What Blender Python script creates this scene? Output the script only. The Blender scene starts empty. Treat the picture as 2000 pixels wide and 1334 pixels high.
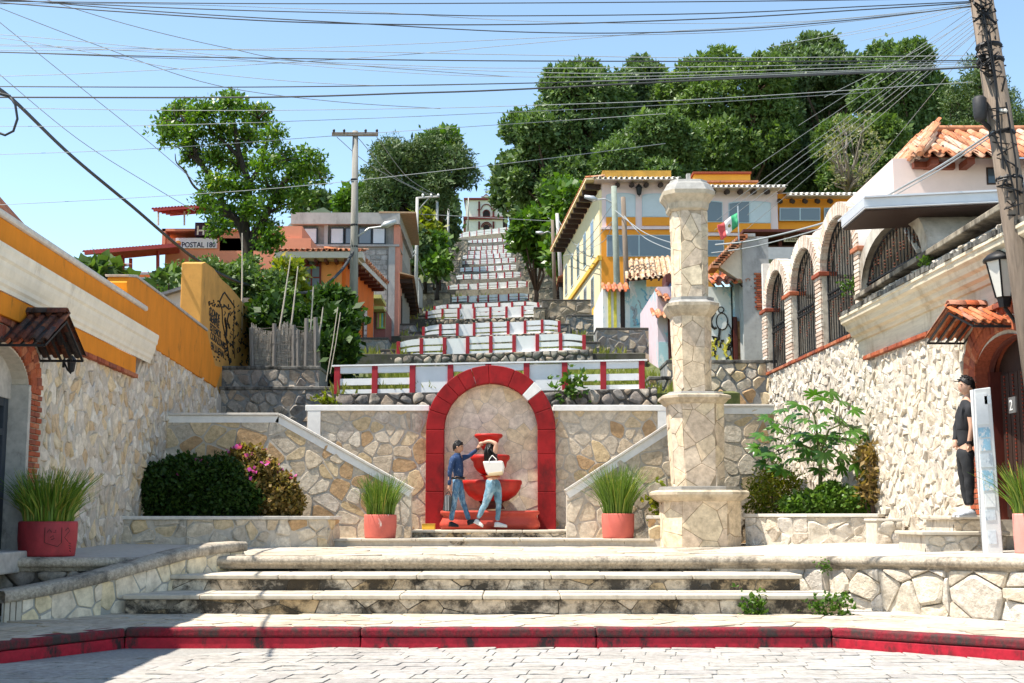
import bpy, bmesh, math, random
import numpy as np
from mathutils import Vector, Matrix, noise
random.seed(7); np.random.seed(7)
SC = bpy.context.scene
COL = SC.collection
# ---------------------------------------------------------------- camera, sky, sun, exposure
F, CX, CY, HZ, CZ = 2520.0, 1000.0, 667.0, 1008.0, 1.36
TILT = math.atan((HZ-CY)/F)
cam_d = bpy.data.cameras.new('camera'); cam = bpy.data.objects.new('camera', cam_d); COL.objects.link(cam)
cam_d.sensor_width = 36; cam_d.lens = F/2000*36; cam_d.clip_start = .1; cam_d.clip_end = 3000
cam.location = (0, 0, CZ); cam.rotation_euler = (math.pi/2+TILT, 0, 0)
SC.camera = cam
LD = Vector((.50, .13, -1.0)).normalized()          # direction in which the sunlight travels
world = bpy.data.worlds.new('World'); SC.world = world; world.use_nodes = True
wn = world.node_tree.nodes; wl = world.node_tree.links
bg = wn['Background']; sky = wn.new('ShaderNodeTexSky'); sky.sky_type = 'NISHITA'; sky.sun_disc = False
sky.sun_elevation = math.asin(-LD.z); sky.sun_rotation = math.atan2(-LD.x, -LD.y)
sky.altitude = 2100; sky.air_density = 1.0; sky.dust_density = .5; sky.ozone_density = .9
wbm = wn.new("ShaderNodeMix"); wbm.data_type = "RGBA"; wbm.blend_type = "MULTIPLY"; wbm.inputs[0].default_value = 1; wbm.inputs[7].default_value = (1.0, .99, .86, 1)   # the camera white balance is warm
wl.new(sky.outputs[0], wbm.inputs[6]); wl.new(wbm.outputs[2], bg.inputs[0]); bg.inputs[1].default_value = .115
sun_d = bpy.data.lights.new('sun', 'SUN'); sun_d.energy = 3.3; sun_d.angle = math.radians(.5); sun_d.color = (1, .93, .82)
sun = bpy.data.objects.new('sun', sun_d); COL.objects.link(sun); sun.location = (-40, 0, 90)
sun.rotation_euler = LD.to_track_quat('-Z', 'Y').to_euler()
SC.view_settings.view_transform = 'Standard'; SC.view_settings.look = 'None'
SC.view_settings.exposure = 1.58; SC.view_settings.gamma = 1; SC.view_settings.use_curve_mapping = False
SC.cycles.max_bounces = 6; SC.cycles.diffuse_bounces = 3; SC.cycles.glossy_bounces = 3; SC.cycles.transmission_bounces = 4; SC.cycles.transparent_max_bounces = 8
SC.cycles.caustics_reflective = False; SC.cycles.caustics_refractive = False
# ---------------------------------------------------------------- measuring helpers
CT, ST = math.cos(TILT), math.sin(TILT)
def ray(px, py):
    u, v = (px-CX)/F, (CY-py)/F
    return Vector((u, CT-v*ST, ST+v*CT))
def P(px, py, Y):
    d = ray(px, py); return Vector((0, 0, CZ)) + d*(Y/d.y)
def X_(px, Y): return P(px, HZ, Y).x
def Z_(py, Y): return P(CX, py, Y).z
class Pl:                                              # a plane with its own (u, v, depth) axes
    def __init__(s, O, U, V=(0, 0, 1)):
        s.O = Vector(O); s.U = Vector(U).normalized(); s.V = Vector(V).normalized(); s.N = s.U.cross(s.V).normalized()
    def p(s, u, v, d=0): return s.O+s.U*u+s.V*v+s.N*d
    def uv(s, px, py):
        r = ray(px, py); o = Vector((0, 0, CZ)); t = (s.O-o).dot(s.N)/r.dot(s.N); q = o+r*t-s.O
        return (q.dot(s.U), q.dot(s.V))
    def uvs(s, pts): return [s.uv(*a) for a in pts]
def front(Y): return Pl((0, Y, 0), (1, 0, 0))
LW = Pl((-5.46, 0, 0), (-.04, 1, 0)); RW = Pl((7.05, 0, 0), (.04, -1, 0))   # the walls of the two side buildings
def LX(Y): return -5.46-.04*Y
def RX(Y): return 7.05-.04*Y
def SX(Y): return .15-.0212*Y+.0                    # centre line of the great stair
# ---------------------------------------------------------------- materials
MATS = {}
def nt(name):
    m = bpy.data.materials.new(name); m.use_nodes = True; return m, m.node_tree.nodes, m.node_tree.links, m.node_tree.nodes['Principled BSDF']
def ramp(n, stops):
    r = n.new('ShaderNodeValToRGB'); e = r.color_ramp.elements
    while len(e) < len(stops): e.new(.5)
    for i, (p, c) in enumerate(stops): e[i].position = p; e[i].color = (*c, 1)
    return r
def tex(n, l, scale, detail=5, rough=.6, stretch=None, kind='ShaderNodeTexNoise'):
    g = n.new('ShaderNodeNewGeometry'); t = n.new(kind); t.inputs['Scale'].default_value = scale
    if kind == 'ShaderNodeTexNoise': t.inputs['Detail'].default_value = detail; t.inputs['Roughness'].default_value = rough
    if stretch:
        mp = n.new('ShaderNodeVectorMath'); mp.operation = 'MULTIPLY'; mp.inputs[1].default_value = stretch
        l.new(g.outputs['Position'], mp.inputs[0]); l.new(mp.outputs[0], t.inputs['Vector'])
    else: l.new(g.outputs['Position'], t.inputs['Vector'])
    return t
def mixc(n, l, fac, a, b, mode='MIX'):
    m = n.new('ShaderNodeMix'); m.data_type = 'RGBA'; m.blend_type = mode
    for s, v in ((0, fac), (6, a), (7, b)):
        if hasattr(v, 'is_linked') or hasattr(v, 'links'): l.new(v, m.inputs[s])
        else: m.inputs[s].default_value = v if s == 0 else (*v, 1)
    return m.outputs[2]
def randout(n, l):                                     # one random number for each object and each loose piece
    oi = n.new('ShaderNodeObjectInfo'); g = n.new('ShaderNodeNewGeometry')
    a = n.new('ShaderNodeMath'); a.operation = 'ADD'; l.new(oi.outputs['Random'], a.inputs[0]); l.new(g.outputs['Random Per Island'], a.inputs[1])
    f = n.new('ShaderNodeMath'); f.operation = 'FRACT'; l.new(a.outputs[0], f.inputs[0]); return f.outputs[0]
def bumpit(n, l, bs, height, strength, dist=.02):
    b = n.new('ShaderNodeBump'); b.inputs['Strength'].default_value = strength; b.inputs['Distance'].default_value = dist
    l.new(height, b.inputs['Height']); l.new(b.outputs[0], bs.inputs['Normal'])
def plain(name, col, rough=.7, var=.25, scale=6, bump=.25, metal=0, dirt=None, dirt_amt=(.55, .75), spec=.3, bdist=.01, stretch=None, dscale=1.3):
    """paint, plaster, metal: one colour with uneven tone, optional dirt with a shape of its own"""
    if name in MATS: return MATS[name]
    m, n, l, bs = nt(name)
    t = tex(n, l, scale, 6, .65, stretch)
    r = ramp(n, [(.3, tuple(c*(1-var) for c in col)), (.7, tuple(min(1, c*(1+var*.6)) for c in col))]); l.new(t.outputs[0], r.inputs[0])
    out = r.outputs[0]
    if dirt:
        d = tex(n, l, dscale, 9, .72, (1.6, 1.6, .8)); dr = ramp(n, [(dirt_amt[0], (0, 0, 0)), (dirt_amt[1], (1, 1, 1))]); l.new(d.outputs[0], dr.inputs[0])
        out = mixc(n, l, dr.outputs[0], out, dirt)
    l.new(out, bs.inputs['Base Color']); bs.inputs['Roughness'].default_value = rough; bs.inputs['Metallic'].default_value = metal
    bs.inputs['Specular IOR Level'].default_value = spec
    if bump: bumpit(n, l, bs, t.outputs[0], bump, bdist)
    MATS[name] = m; return m
def stone(name, pal, dirt=(.02, .018, .016), amt=(.55, .72), fine=14, bump=.6, bdist=.03, dscale=.9, rust=None, bright=1, dstretch=(1.5, 1.5, .6), rough=.85):
    """masonry: each piece draws its own colour from a palette, mottled, with black weathering"""
    if name in MATS: return MATS[name]
    m, n, l, bs = nt(name)
    rnd = randout(n, l); k = len(pal)
    r = ramp(n, [((i+.0)/k, tuple(c*bright for c in p)) for i, p in enumerate(pal)]); r.color_ramp.interpolation = 'CONSTANT'; l.new(rnd, r.inputs[0])
    t = tex(n, l, fine, 7, .7); tr = ramp(n, [(.28, (.58, .55, .52)), (.72, (1.22, 1.2, 1.18))]); l.new(t.outputs[0], tr.inputs[0])
    out = mixc(n, l, 1.0, r.outputs[0], tr.outputs[0], 'MULTIPLY')
    if rust:
        q = tex(n, l, 2.2, 6, .7); qr = ramp(n, [(.56, (0, 0, 0)), (.7, (.7, .7, .7))]); l.new(q.outputs[0], qr.inputs[0]); out = mixc(n, l, qr.outputs[0], out, rust)
    d = tex(n, l, dscale, 10, .74, dstretch); dr = ramp(n, [(amt[0], (0, 0, 0)), (amt[1], (.92, .92, .92))]); l.new(d.outputs[0], dr.inputs[0])
    out = mixc(n, l, dr.outputs[0], out, dirt)
    l.new(out, bs.inputs['Base Color']); bs.inputs['Roughness'].default_value = rough; bs.inputs['Specular IOR Level'].default_value = .25
    bumpit(n, l, bs, t.outputs[0], bump, bdist); MATS[name] = m; return m
def leafmat(name, a, b, c=None, rough=.45, trans=.35, spec=.4):
    if name in MATS: return MATS[name]
    m, n, l, bs = nt(name)
    rnd = randout(n, l); t = tex(n, l, .6, 3, .6)
    ad = n.new('ShaderNodeMath'); ad.operation = 'MULTIPLY_ADD'; l.new(rnd, ad.inputs[0]); ad.inputs[1].default_value = .6; 
    ml = n.new('ShaderNodeMath'); ml.operation = 'MULTIPLY'; ml.inputs[1].default_value = .5; l.new(t.outputs[0], ml.inputs[0]); l.new(ml.outputs[0], ad.inputs[2])
    st = [(.1, a), (.75, b)] + ([(.95, c)] if c else [])
    r = ramp(n, st); l.new(ad.outputs[0], r.inputs[0]); l.new(r.outputs[0], bs.inputs['Base Color'])
    bs.inputs['Roughness'].default_value = rough; bs.inputs['Specular IOR Level'].default_value = spec
    tb = n.new('ShaderNodeBsdfTranslucent'); l.new(mixc(n, l, 1.0, r.outputs[0], (1.3, 1.5, .5), 'MULTIPLY'), tb.inputs[0])
    ms = n.new('ShaderNodeMixShader'); ms.inputs[0].default_value = trans; l.new(bs.outputs[0], ms.inputs[1]); l.new(tb.outputs[0], ms.inputs[2])
    l.new(ms.outputs[0], n['Material Output'].inputs[0]); MATS[name] = m; return m
def glassy(name, col, rough=.08, spec=.6):
    if name in MATS: return MATS[name]
    m, n, l, bs = nt(name); bs.inputs['Base Color'].default_value = (*col, 1); bs.inputs['Roughness'].default_value = rough; bs.inputs['Specular IOR Level'].default_value = spec
    t = tex(n, l, .7, 2); bumpit(n, l, bs, t.outputs[0], .05, .05); MATS[name] = m; return m
# ---------------------------------------------------------------- objects
def tag(o, label=None, cat=None, group=None, kind=None):
    if label: o['label'] = label
    if cat: o['category'] = cat
    if group: o['group'] = group
    if kind: o['kind'] = kind
    return o
def thing(name, loc, label, cat, group=None):
    o = bpy.data.objects.new(name, None); o.empty_display_size = .2; COL.objects.link(o); o.location = loc
    return tag(o, label, cat, group)
def hang(o, parent):
    if parent is not None:
        o.parent = parent
        w = Matrix.Translation(parent.location) if parent.parent is None and parent.type == 'EMPTY' else Matrix.Identity(4)
        o.matrix_parent_inverse = w.inverted()
        o['_w'] = 1
    return o
def link(name, me, mat, parent=None, smooth=False):
    o = bpy.data.objects.new(name, me); COL.objects.link(o)
    if mat is not None and not me.materials: me.materials.append(mat)
    if smooth: me.shade_smooth()
    hang(o, parent)
    if '_w' in o: del o['_w']
    return o
def mesh(name, v, f):
    me = bpy.data.meshes.new(name); me.from_pydata([tuple(a) for a in v], [], f); me.update(); return me
class MB:
    def __init__(s): s.v = []; s.f = []
    def add(s, v, f):
        k = len(s.v); s.v += [tuple(a) for a in v]; s.f += [tuple(i+k for i in q) for q in f]; return s
    def hexa(s, p):                                    # 8 points: bottom ring 0-3, top ring 4-7
        return s.add(p, [(3, 2, 1, 0), (4, 5, 6, 7), (0, 1, 5, 4), (1, 2, 6, 5), (2, 3, 7, 6), (3, 0, 4, 7)])
    def box(s, x0, x1, y0, y1, z0, z1):
        return s.hexa([(x0, y0, z0), (x1, y0, z0), (x1, y1, z0), (x0, y1, z0), (x0, y0, z1), (x1, y0, z1), (x1, y1, z1), (x0, y1, z1)])
    def pbox(s, pl, u0, u1, v0, v1, d0, d1):           # box in plane axes, d grows out of the wall
        return s.hexa([pl.p(u0, v0, d1), pl.p(u1, v0, d1), pl.p(u1, v0, d0), pl.p(u0, v0, d0), pl.p(u0, v1, d1), pl.p(u1, v1, d1), pl.p(u1, v1, d0), pl.p(u0, v1, d0)])
    def prism(s, pl, poly, d0, d1):
        if sum(a[0]*b[1]-b[0]*a[1] for a, b in zip(poly, poly[1:]+poly[:1])) < 0: poly = poly[::-1]
        n = len(poly); v = [pl.p(u, w, d1) for u, w in poly]+[pl.p(u, w, d0) for u, w in poly]
        return s.add(v, [tuple(range(n)), tuple(range(2*n-1, n-1, -1))]+[(i+n, (i+1) % n+n, (i+1) % n, i) for i in range(n)])
    def tube(s, pts, rad, k=6, cap=True, close=False):
        pts = [Vector(p) for p in pts]; n = len(pts); R = rad if hasattr(rad, '__len__') else [rad]*n
        vs, fs, prev = [], [], None
        for i, p in enumerate(pts):
            t = (pts[min(i+1, n-1)]-pts[max(i-1, 0)]).normalized()
            if prev is None: a = t.orthogonal().normalized()
            else:
                a = (prev-t*prev.dot(t)); a = a.normalized() if a.length > 1e-6 else t.orthogonal().normalized()
            prev = a; b = t.cross(a)
            for j in range(k):
                w = 2*math.pi*j/k; vs.append(p+(a*math.cos(w)+b*math.sin(w))*R[i])
        for i in range(n-1):
            for j in range(k): fs.append((i*k+j, i*k+(j+1) % k, (i+1)*k+(j+1) % k, (i+1)*k+j))
        if cap: fs += [tuple(range(k-1, -1, -1)), tuple((n-1)*k+j for j in range(k))]
        return s.add(vs, fs)
    def lathe(s, c, prof, k=24, sx=1, sy=1, power=None):
        c = Vector(c); vs, fs = [], []
        for r, z in prof:
            for j in range(k):
                w = 2*math.pi*j/k; x, y = math.cos(w), math.sin(w)
                if power: x, y = math.copysign(abs(x)**power, x), math.copysign(abs(y)**power, y)
                vs.append(c+Vector((x*(r[0] if isinstance(r, tuple) else r*sx), y*(r[1] if isinstance(r, tuple) else r*sy), z)))
        n = len(prof)
        for i in range(n-1):
            for j in range(k): fs.append((i*k+j, i*k+(j+1) % k, (i+1)*k+(j+1) % k, (i+1)*k+j))
        fs += [tuple(range(k-1, -1, -1)), tuple((n-1)*k+j for j in range(k))]
        return s.add(vs, fs)
    def sheet(s, rows):                                 # rows of points
        k = len(rows[0]); return s.add([p for r in rows for p in r], [(i*k+j, i*k+j+1, (i+1)*k+j+1, (i+1)*k+j) for i in range(len(rows)-1) for j in range(k-1)])
    def build(s, name, mat, parent=None, smooth=False): return link(name, mesh(name, s.v, s.f), mat, parent, smooth)
def bevel(o, w=.01, seg=2):
    m = o.modifiers.new('bevel', 'BEVEL'); m.width = w; m.segments = seg; m.limit_method = 'ANGLE'; m.angle_limit = math.radians(40); return o
def kid(o, me_src, name, parent, mat4=None):            # a copy that shares mesh data
    c = bpy.data.objects.new(name, me_src); COL.objects.link(c); hang(c, parent)
    if '_w' in c: del c['_w']
    if mat4 is not None: c.matrix_basis = mat4
    return c
# ---------------------------------------------------------------- masonry: a wall face split into single stones
def clip(poly, a, b, c):                                # keep a*x+b*y<=c
    out = []
    for i, p in enumerate(poly):
        q = poly[(i+1) % len(poly)]; dp = a*p[0]+b*p[1]-c; dq = a*q[0]+b*q[1]-c
        if dp <= 0: out.append(p)
        if (dp < 0 < dq) or (dq < 0 < dp):
            t = dp/(dp-dq); out.append((p[0]+(q[0]-p[0])*t, p[1]+(q[1]-p[1])*t))
    return out
def area(poly): return .5*sum(a[0]*b[1]-b[0]*a[1] for a, b in zip(poly, poly[1:]+poly[:1]))
def inside(poly, x, y):
    c = False; j = len(poly)-1
    for i in range(len(poly)):
        if (poly[i][1] > y) != (poly[j][1] > y) and x < (poly[j][0]-poly[i][0])*(y-poly[i][1])/(poly[j][1]-poly[i][1])+poly[i][0]: c = not c
        j = i
    return c
def cells(poly, sx, sy, gap, rng, jit=.42, drop=.0):
    """voronoi cells of a jittered brick grid, clipped to the wall outline"""
    if area(poly) < 0: poly = poly[::-1]
    us = [p[0] for p in poly]; vs = [p[1] for p in poly]
    seeds = {}; r = 0; v = min(vs)-sy
    while v < max(vs)+sy*1.5:
        u = min(us)-sx*1.5+(sx*.5 if r % 2 else 0); c = 0
        while u < max(us)+sx*1.5:
            if rng.random() >= drop: seeds[(r, c)] = (u+rng.uniform(-jit, jit)*sx, v+rng.uniform(-jit, jit)*sy)
            u += sx; c += 1
        v += sy; r += 1
    out = []
    for (r, c), (x, y) in seeds.items():
        if x < min(us)-sx or x > max(us)+sx or y < min(vs)-sy or y > max(vs)+sy: continue
        big = 3*max(sx, sy); cell = None
        near = [seeds[k] for k in ((r+i, c+j) for i in range(-3, 4) for j in range(-3, 4) if i or j) if k in seeds]
        cell = poly
        cell = clip(clip(clip(clip(cell, 1, 0, x+big), -1, 0, -x+big), 0, 1, y+big), 0, -1, -y+big)
        for qx, qy in near:
            a, b = qx-x, qy-y; L = math.hypot(a, b)
            if L < 1e-6 or L > big*1.6: continue
            cell = clip(cell, a/L, b/L, (a*(x+qx)/2+b*(y+qy)/2)/L-gap*.5*rng.uniform(.6, 1.5))
            if len(cell) < 3: break
        if len(cell) >= 3 and area(cell) > sx*sy*.07: out.append(cell)
    return out
def roundpoly(c, rng, k=.24):
    n = len(c); out = []
    for i in range(n):
        p, q, r = c[i-1], c[i], c[(i+1) % n]
        L1 = math.hypot(p[0]-q[0], p[1]-q[1]); L2 = math.hypot(r[0]-q[0], r[1]-q[1])
        kk = k*rng.uniform(.6, 1.2)
        if min(L1, L2) < .015: out.append(q); continue
        out += [(q[0]+(p[0]-q[0])*kk, q[1]+(p[1]-q[1])*kk), (q[0]+(r[0]-q[0])*kk, q[1]+(r[1]-q[1])*kk)]
    return out
def stone_geo(pl, cell, h, rng, flat=False, back=-.03, k=.24):
    c = roundpoly(cell, rng, k); n = len(c); mx = sum(p[0] for p in c)/n; my = sum(p[1] for p in c)/n
    ta, tb = rng.uniform(-.25, .25), rng.uniform(-.25, .25)
    def ring(s, d, tilt): return [pl.p(mx+(p[0]-mx)*s, my+(p[1]-my)*s, max(back, d+tilt*((p[0]-mx)*ta+(p[1]-my)*tb))) for p in c]
    if flat:
        v = ring(1, back, 0)+ring(1, h*.75, .1)+ring(.965, h, .1)+[pl.p(mx, my, h)]; rings = 3
    else:
        v = ring(1, back, 0)+ring(.985, h*.5, .5)+ring(.84, h*rng.uniform(.85, 1), 1)+[pl.p(mx+rng.uniform(-.1, .1)*h, my, h*rng.uniform(1.02, 1.2))]; rings = 3
    f = []
    for r in range(rings-1): f += [(r*n+i, r*n+(i+1) % n, (r+1)*n+(i+1) % n, (r+1)*n+i) for i in range(n)]
    f += [((rings-1)*n+i, (rings-1)*n+(i+1) % n, rings*n) for i in range(n)]
    return v, f
def lay_stones(parent, pl, poly, sx, sy, gap, h, mat, seed=1, limit=300, flat=False, name='stone', jit=.42, hvar=.4, drop=.0, holes=(), k=.24, smooth=True):
    rng = random.Random(seed)
    cs = cells(poly, sx, sy, gap, rng, jit, drop)
    if holes: cs = [c for c in cs if not any(inside(hh, sum(p[0] for p in c)/len(c), sum(p[1] for p in c)/len(c)) for hh in holes)]
    def shown(c):
        m = pl.p(sum(p[0] for p in c)/len(c), sum(p[1] for p in c)/len(c)); d = m-Vector((0, 0, CZ)); return area(c)*abs(d.normalized().dot(pl.N))/d.length_squared
    if len(cs) > limit: cs.sort(key=shown, reverse=True)
    rest = MB()
    for i, c in enumerate(cs):
        v, f = stone_geo(pl, c, h*rng.uniform(1-hvar, 1+hvar), rng, flat, k=k)
        if i < limit: link(name, mesh(name, v, f), mat, parent, smooth and not flat)
        else: rest.add(v, f)
    if rest.v: tag(rest.build(name if limit == 0 else 'small_'+name, mat, parent, smooth and not flat), kind='stuff')
def wall(name, label, pl, poly, thick, sx, sy, gap, h, smat, mmat, seed, limit=300, group=None, cat='wall', flat=False, parent=None, **kw):
    """a masonry wall: mortar core with its stones"""
    m = Vector((0, 0, 0)); n = len(poly)
    if parent is None:
        c = pl.p(sum(p[0] for p in poly)/n, min(p[1] for p in poly), -thick/2); parent = thing(name, c, label, cat, group)
    MB().prism(pl, poly, -thick, 0).build('mortar_core', mmat, parent)
    lay_stones(parent, pl, poly, sx, sy, gap, h, smat, seed, limit, flat, **kw)
    return parent
# ---------------------------------------------------------------- palettes
BEIGE = [(.63, .54, .41), (.66, .58, .46), (.58, .48, .35), (.68, .62, .52), (.62, .49, .30), (.54, .48, .39), (.66, .54, .36), (.60, .54, .46)]
PALE = [(.62, .56, .46), (.55, .50, .43), (.60, .52, .38), (.66, .62, .54), (.50, .44, .36), (.58, .54, .48), (.62, .5, .32), (.57, .53, .47), (.52, .40, .26)]
GREY = [(.28, .26, .24), (.36, .33, .29), (.42, .37, .31), (.22, .21, .2), (.38, .31, .24), (.31, .27, .24), (.45, .4, .34)]
M_left = stone('left_wall_stone', [tuple(min(.8, c*1.15) for c in p) for p in PALE], amt=(.64, .78), fine=9, dscale=.8, bump=.8)
M_right = stone('right_wall_stone', [(.70, .65, .57), (.66, .60, .50), (.72, .68, .62), (.64, .59, .52), (.70, .62, .50), (.60, .53, .44), (.72, .66, .56)], dirt=(.25, .18, .11), amt=(.60, .85), fine=10, bump=1.0, bdist=.05)
M_beige = stone('beige_stone', BEIGE+[(.50, .34, .19), (.64, .57, .46)], amt=(.59, .72), fine=11, rust=None, dscale=.7)
M_grey = stone('grey_stone', GREY, amt=(.50, .66), fine=10, dscale=1.4)
M_greyd = stone('shaded_grey_stone', [tuple(c*.75 for c in p) for p in GREY], amt=(.44, .62), fine=10, dscale=1.2)  # grey palette darkened for the low terrace wall, shade put into its colour
M_far = stone('hill_stone', [(.30, .27, .22), (.40, .35, .27), (.25, .23, .2), (.44, .37, .28)], amt=(.52, .7), fine=5, dscale=.6)
M_riser = stone('riser_stone', [(.62, .53, .41), (.66, .57, .45), (.56, .46, .33), (.60, .46, .28), (.68, .61, .5)], amt=(.43, .55), fine=12, dscale=1.8, dstretch=(1, 1, 1.2))
M_flag = stone('mosaic_stone', [(.80, .69, .49), (.78, .68, .53), (.82, .72, .53), (.75, .65, .51), (.79, .71, .58), (.80, .67, .44)], amt=(.70, .85), fine=7, bump=.2, bdist=.01, rough=.6)
M_pave = stone('paving_stone', [(.50, .45, .37), (.54, .49, .41), (.46, .40, .32), (.52, .45, .35)], dirt=(.16, .13, .10), amt=(.52, .80), fine=8, bump=.5, bdist=.01, dscale=1.2, dstretch=(1, 1, 1))
M_road = stone('road_paver', [(.38, .37, .35), (.42, .41, .39), (.36, .35, .34), (.40, .39, .37)], dirt=(.20, .18, .16), amt=(.48, .80), fine=12, bump=.5, bdist=.01, dscale=.9, dstretch=(1, 1, 1))
M_pillar = stone('pillar_flagstone', [(.70, .58, .42), (.67, .57, .45), (.73, .63, .46), (.64, .53, .41), (.71, .59, .43)], dirt=(.06, .045, .03), amt=(.66, .78), fine=9, bump=.35, bdist=.015, dscale=1.1)
M_mort = plain('lime_mortar', (.51, .46, .39), .9, .2, 12, .5, dirt=(.06, .05, .04), dirt_amt=(.60, .74))
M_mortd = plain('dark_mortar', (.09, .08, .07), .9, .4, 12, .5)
M_mortg = plain('grey_mortar', (.25, .25, .24), .9, .3, 12, .5, dirt=(.03, .03, .03), dirt_amt=(.5, .66))
M_mortw = plain('white_mortar', (.58, .52, .43), .9, .3, 12, .5, dirt=(.14, .10, .07), dirt_amt=(.54, .70))
M_conc = plain('concrete', (.44, .42, .39), .85, .25, 9, .4, dirt=(.05, .045, .04), dirt_amt=(.58, .76))
M_concl = plain('pale_concrete', (.62, .58, .52), .85, .2, 9, .4, dirt=(.08, .07, .06), dirt_amt=(.6, .8))
M_nose = plain('nosing_stone', (.46, .40, .32), .9, .4, 30, .9, dirt=(.045, .04, .034), dirt_amt=(.48, .68), bdist=.02)
M_slab = plain('pale_slab', (.54, .48, .39), .75, .18, 7, .35, dirt=(.12, .095, .07), dirt_amt=(.54, .76))
M_white = plain('white_paint', (.80, .79, .76), .6, .1, 8, .2, dirt=(.25, .22, .19), dirt_amt=(.66, .84))
M_whiteb = plain('white_balustrade', (.82, .82, .80), .6, .08, 3, .1, dirt=(.32, .3, .27), dirt_amt=(.68, .85), dscale=.8)
M_red = plain('red_oxide_paint', (.30, .012, .014), .65, .4, 2.6, .3, dirt=(.025, .010, .010), dirt_amt=(.54, .76), spec=.2)
M_redb = plain('red_post_paint', (.36, .02, .03), .6, .15, 5, .1)
M_kerb = plain('kerb_red_paint', (.42, .012, .03), .55, .3, 14, .4, dirt=(.035, .02, .02), dirt_amt=(.52, .64), dscale=3)
M_kerbt = plain('worn_kerb_red', (.24, .012, .025), .8, .5, 30, .8, dirt=(.05, .035, .032), dirt_amt=(.40, .60), dscale=4)
M_oran = plain('orange_lime_wash', (.70, .235, .010), .8, .14, 2.5, .25, dirt=(.10, .055, .015), dirt_amt=(.58, .80), stretch=(1.3, 1.3, .6), dscale=1.8)
M_crea = plain('cream_cornice', (.78, .72, .60), .8, .12, 4, .2, dirt=(.35, .3, .23), dirt_amt=(.58, .8))
M_brick = stone('brick', [(.36, .09, .04), (.42, .12, .055), (.30, .075, .04), (.45, .17, .09), (.26, .08, .05)], amt=(.66, .8), fine=22, bump=.5, bdist=.01)
M_tile = stone('roof_tile', [(.42, .15, .07), (.50, .22, .12), (.36, .12, .06), (.54, .30, .19), (.46, .20, .11)], dirt=(.08, .07, .06), amt=(.56, .74), fine=9, bump=.4, bdist=.01, dscale=2)
M_tiled = stone('sooty_roof_tile', [(.16, .05, .03), (.10, .06, .05), (.22, .08, .04), (.08, .06, .055)], dirt=(.02, .018, .018), amt=(.48, .62), fine=9, dscale=2.5)
M_tileo = stone('orange_roof_tile', [(.50, .14, .05), (.44, .11, .045), (.54, .22, .11), (.40, .18, .12)], amt=(.58, .78), fine=9, dscale=2)
M_iron = plain('black_iron', (.018, .018, .02), .5, .3, 10, .2, metal=.3)
M_dark = plain('dark_timber', (.035, .017, .012), .6, .4, 12, .3, stretch=(4, 4, .5))
M_blued = plain('slate_blue_door_paint', (.035, .045, .06), .5, .25, 8, .2)
M_glass = glassy('window_glass', (.05, .07, .09))
M_glassb = glassy('blue_window_glass', (.14, .165, .19), .12)
M_blind = plain('window_blind', (.52, .56, .60), .5, .08, 2, 0)
M_grass = leafmat('grass_blade', (.18, .20, .03), (.34, .34, .07), (.50, .46, .18), trans=.3)
M_soil = plain('soil', (.10, .075, .045), .95, .4, 6, .6)
M_earth = plain('hill_earth', (.12, .13, .045), .95, .5, 1.5, .6, dirt=(.05, .07, .02), dirt_amt=(.45, .6))
# ---------------------------------------------------------------- ground, road, pavement, steps
H0 = Pl((0, 0, 0), (1, 0, 0), (0, 1, 0))
def flat(z): return Pl((0, 0, z), (1, 0, 0), (0, 1, 0))
KL = [(-16, 8.4), (-9, 9.9), (-4.82, 12.15), (-4.02, 13.68), (3.32, 13.68), (4.91, 12.37), (9, 10.0), (16, 7.0)]
rd = MB(); rd.add([(-40, -30, 0), (40, -30, 0), (40, 14.2, 0), (-40, 14.2, 0)], [(0, 1, 2, 3)])
road = tag(rd.build('road', plain('road_joint', (.30, .29, .27), .95, .3, 20, .5)), kind='structure')
rp = [(-7, 8.6), (-9, 9.6), (-4.9, 12.1), (-4.0, 13.62), (3.3, 13.62), (4.95, 12.3), (7.5, 10.6), (7.5, 8.6)]
rng = random.Random(4); pc = []
for r in range(17):                                     # stamped concrete pavers in courses
    y0 = 8.7+r*.3; x = -8+(r % 3)*.2
    while x < 8:
        w = rng.choice((.3, .45, .45, .6)); q = [(x+.007, y0+.007), (x+w-.007, y0+.007), (x+w-.007, y0+.293), (x+.007, y0+.293)]
        q = [(a+(b-8.7)*.12, b) for a, b in q]
        for i in range(2, 6):
            (ax, ay), (bx, by) = KL[i-1], KL[i]; nx, ny = -(by-ay), bx-ax; L = math.hypot(nx, ny); q = clip(q, nx/L, ny/L, (nx*ax+ny*ay)/L-.03)
            if len(q) < 3: break
        if len(q) >= 3 and area(q) > .01: pc.append(q)
        x += w
pc.sort(key=lambda c: abs(sum(p[0] for p in c)/len(c))+.2*sum(p[1] for p in c)/len(c))
rest = MB(); pl = flat(.004)
for i, c in enumerate(pc):
    v, f = stone_geo(pl, c, .008, rng, True, -.02, .05)
    if i < 290: link('paver', mesh('paver', v, f), M_road, road)
    else: rest.add(v, f)
tag(rest.build('small_paver', M_road, road), kind='stuff')
gr = MB(); gr.add([(-60, 9.5, -.02), (60, 9.5, -.02), (60, 30, -.02), (-60, 30, -.02)], [(0, 1, 2, 3)])
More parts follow.
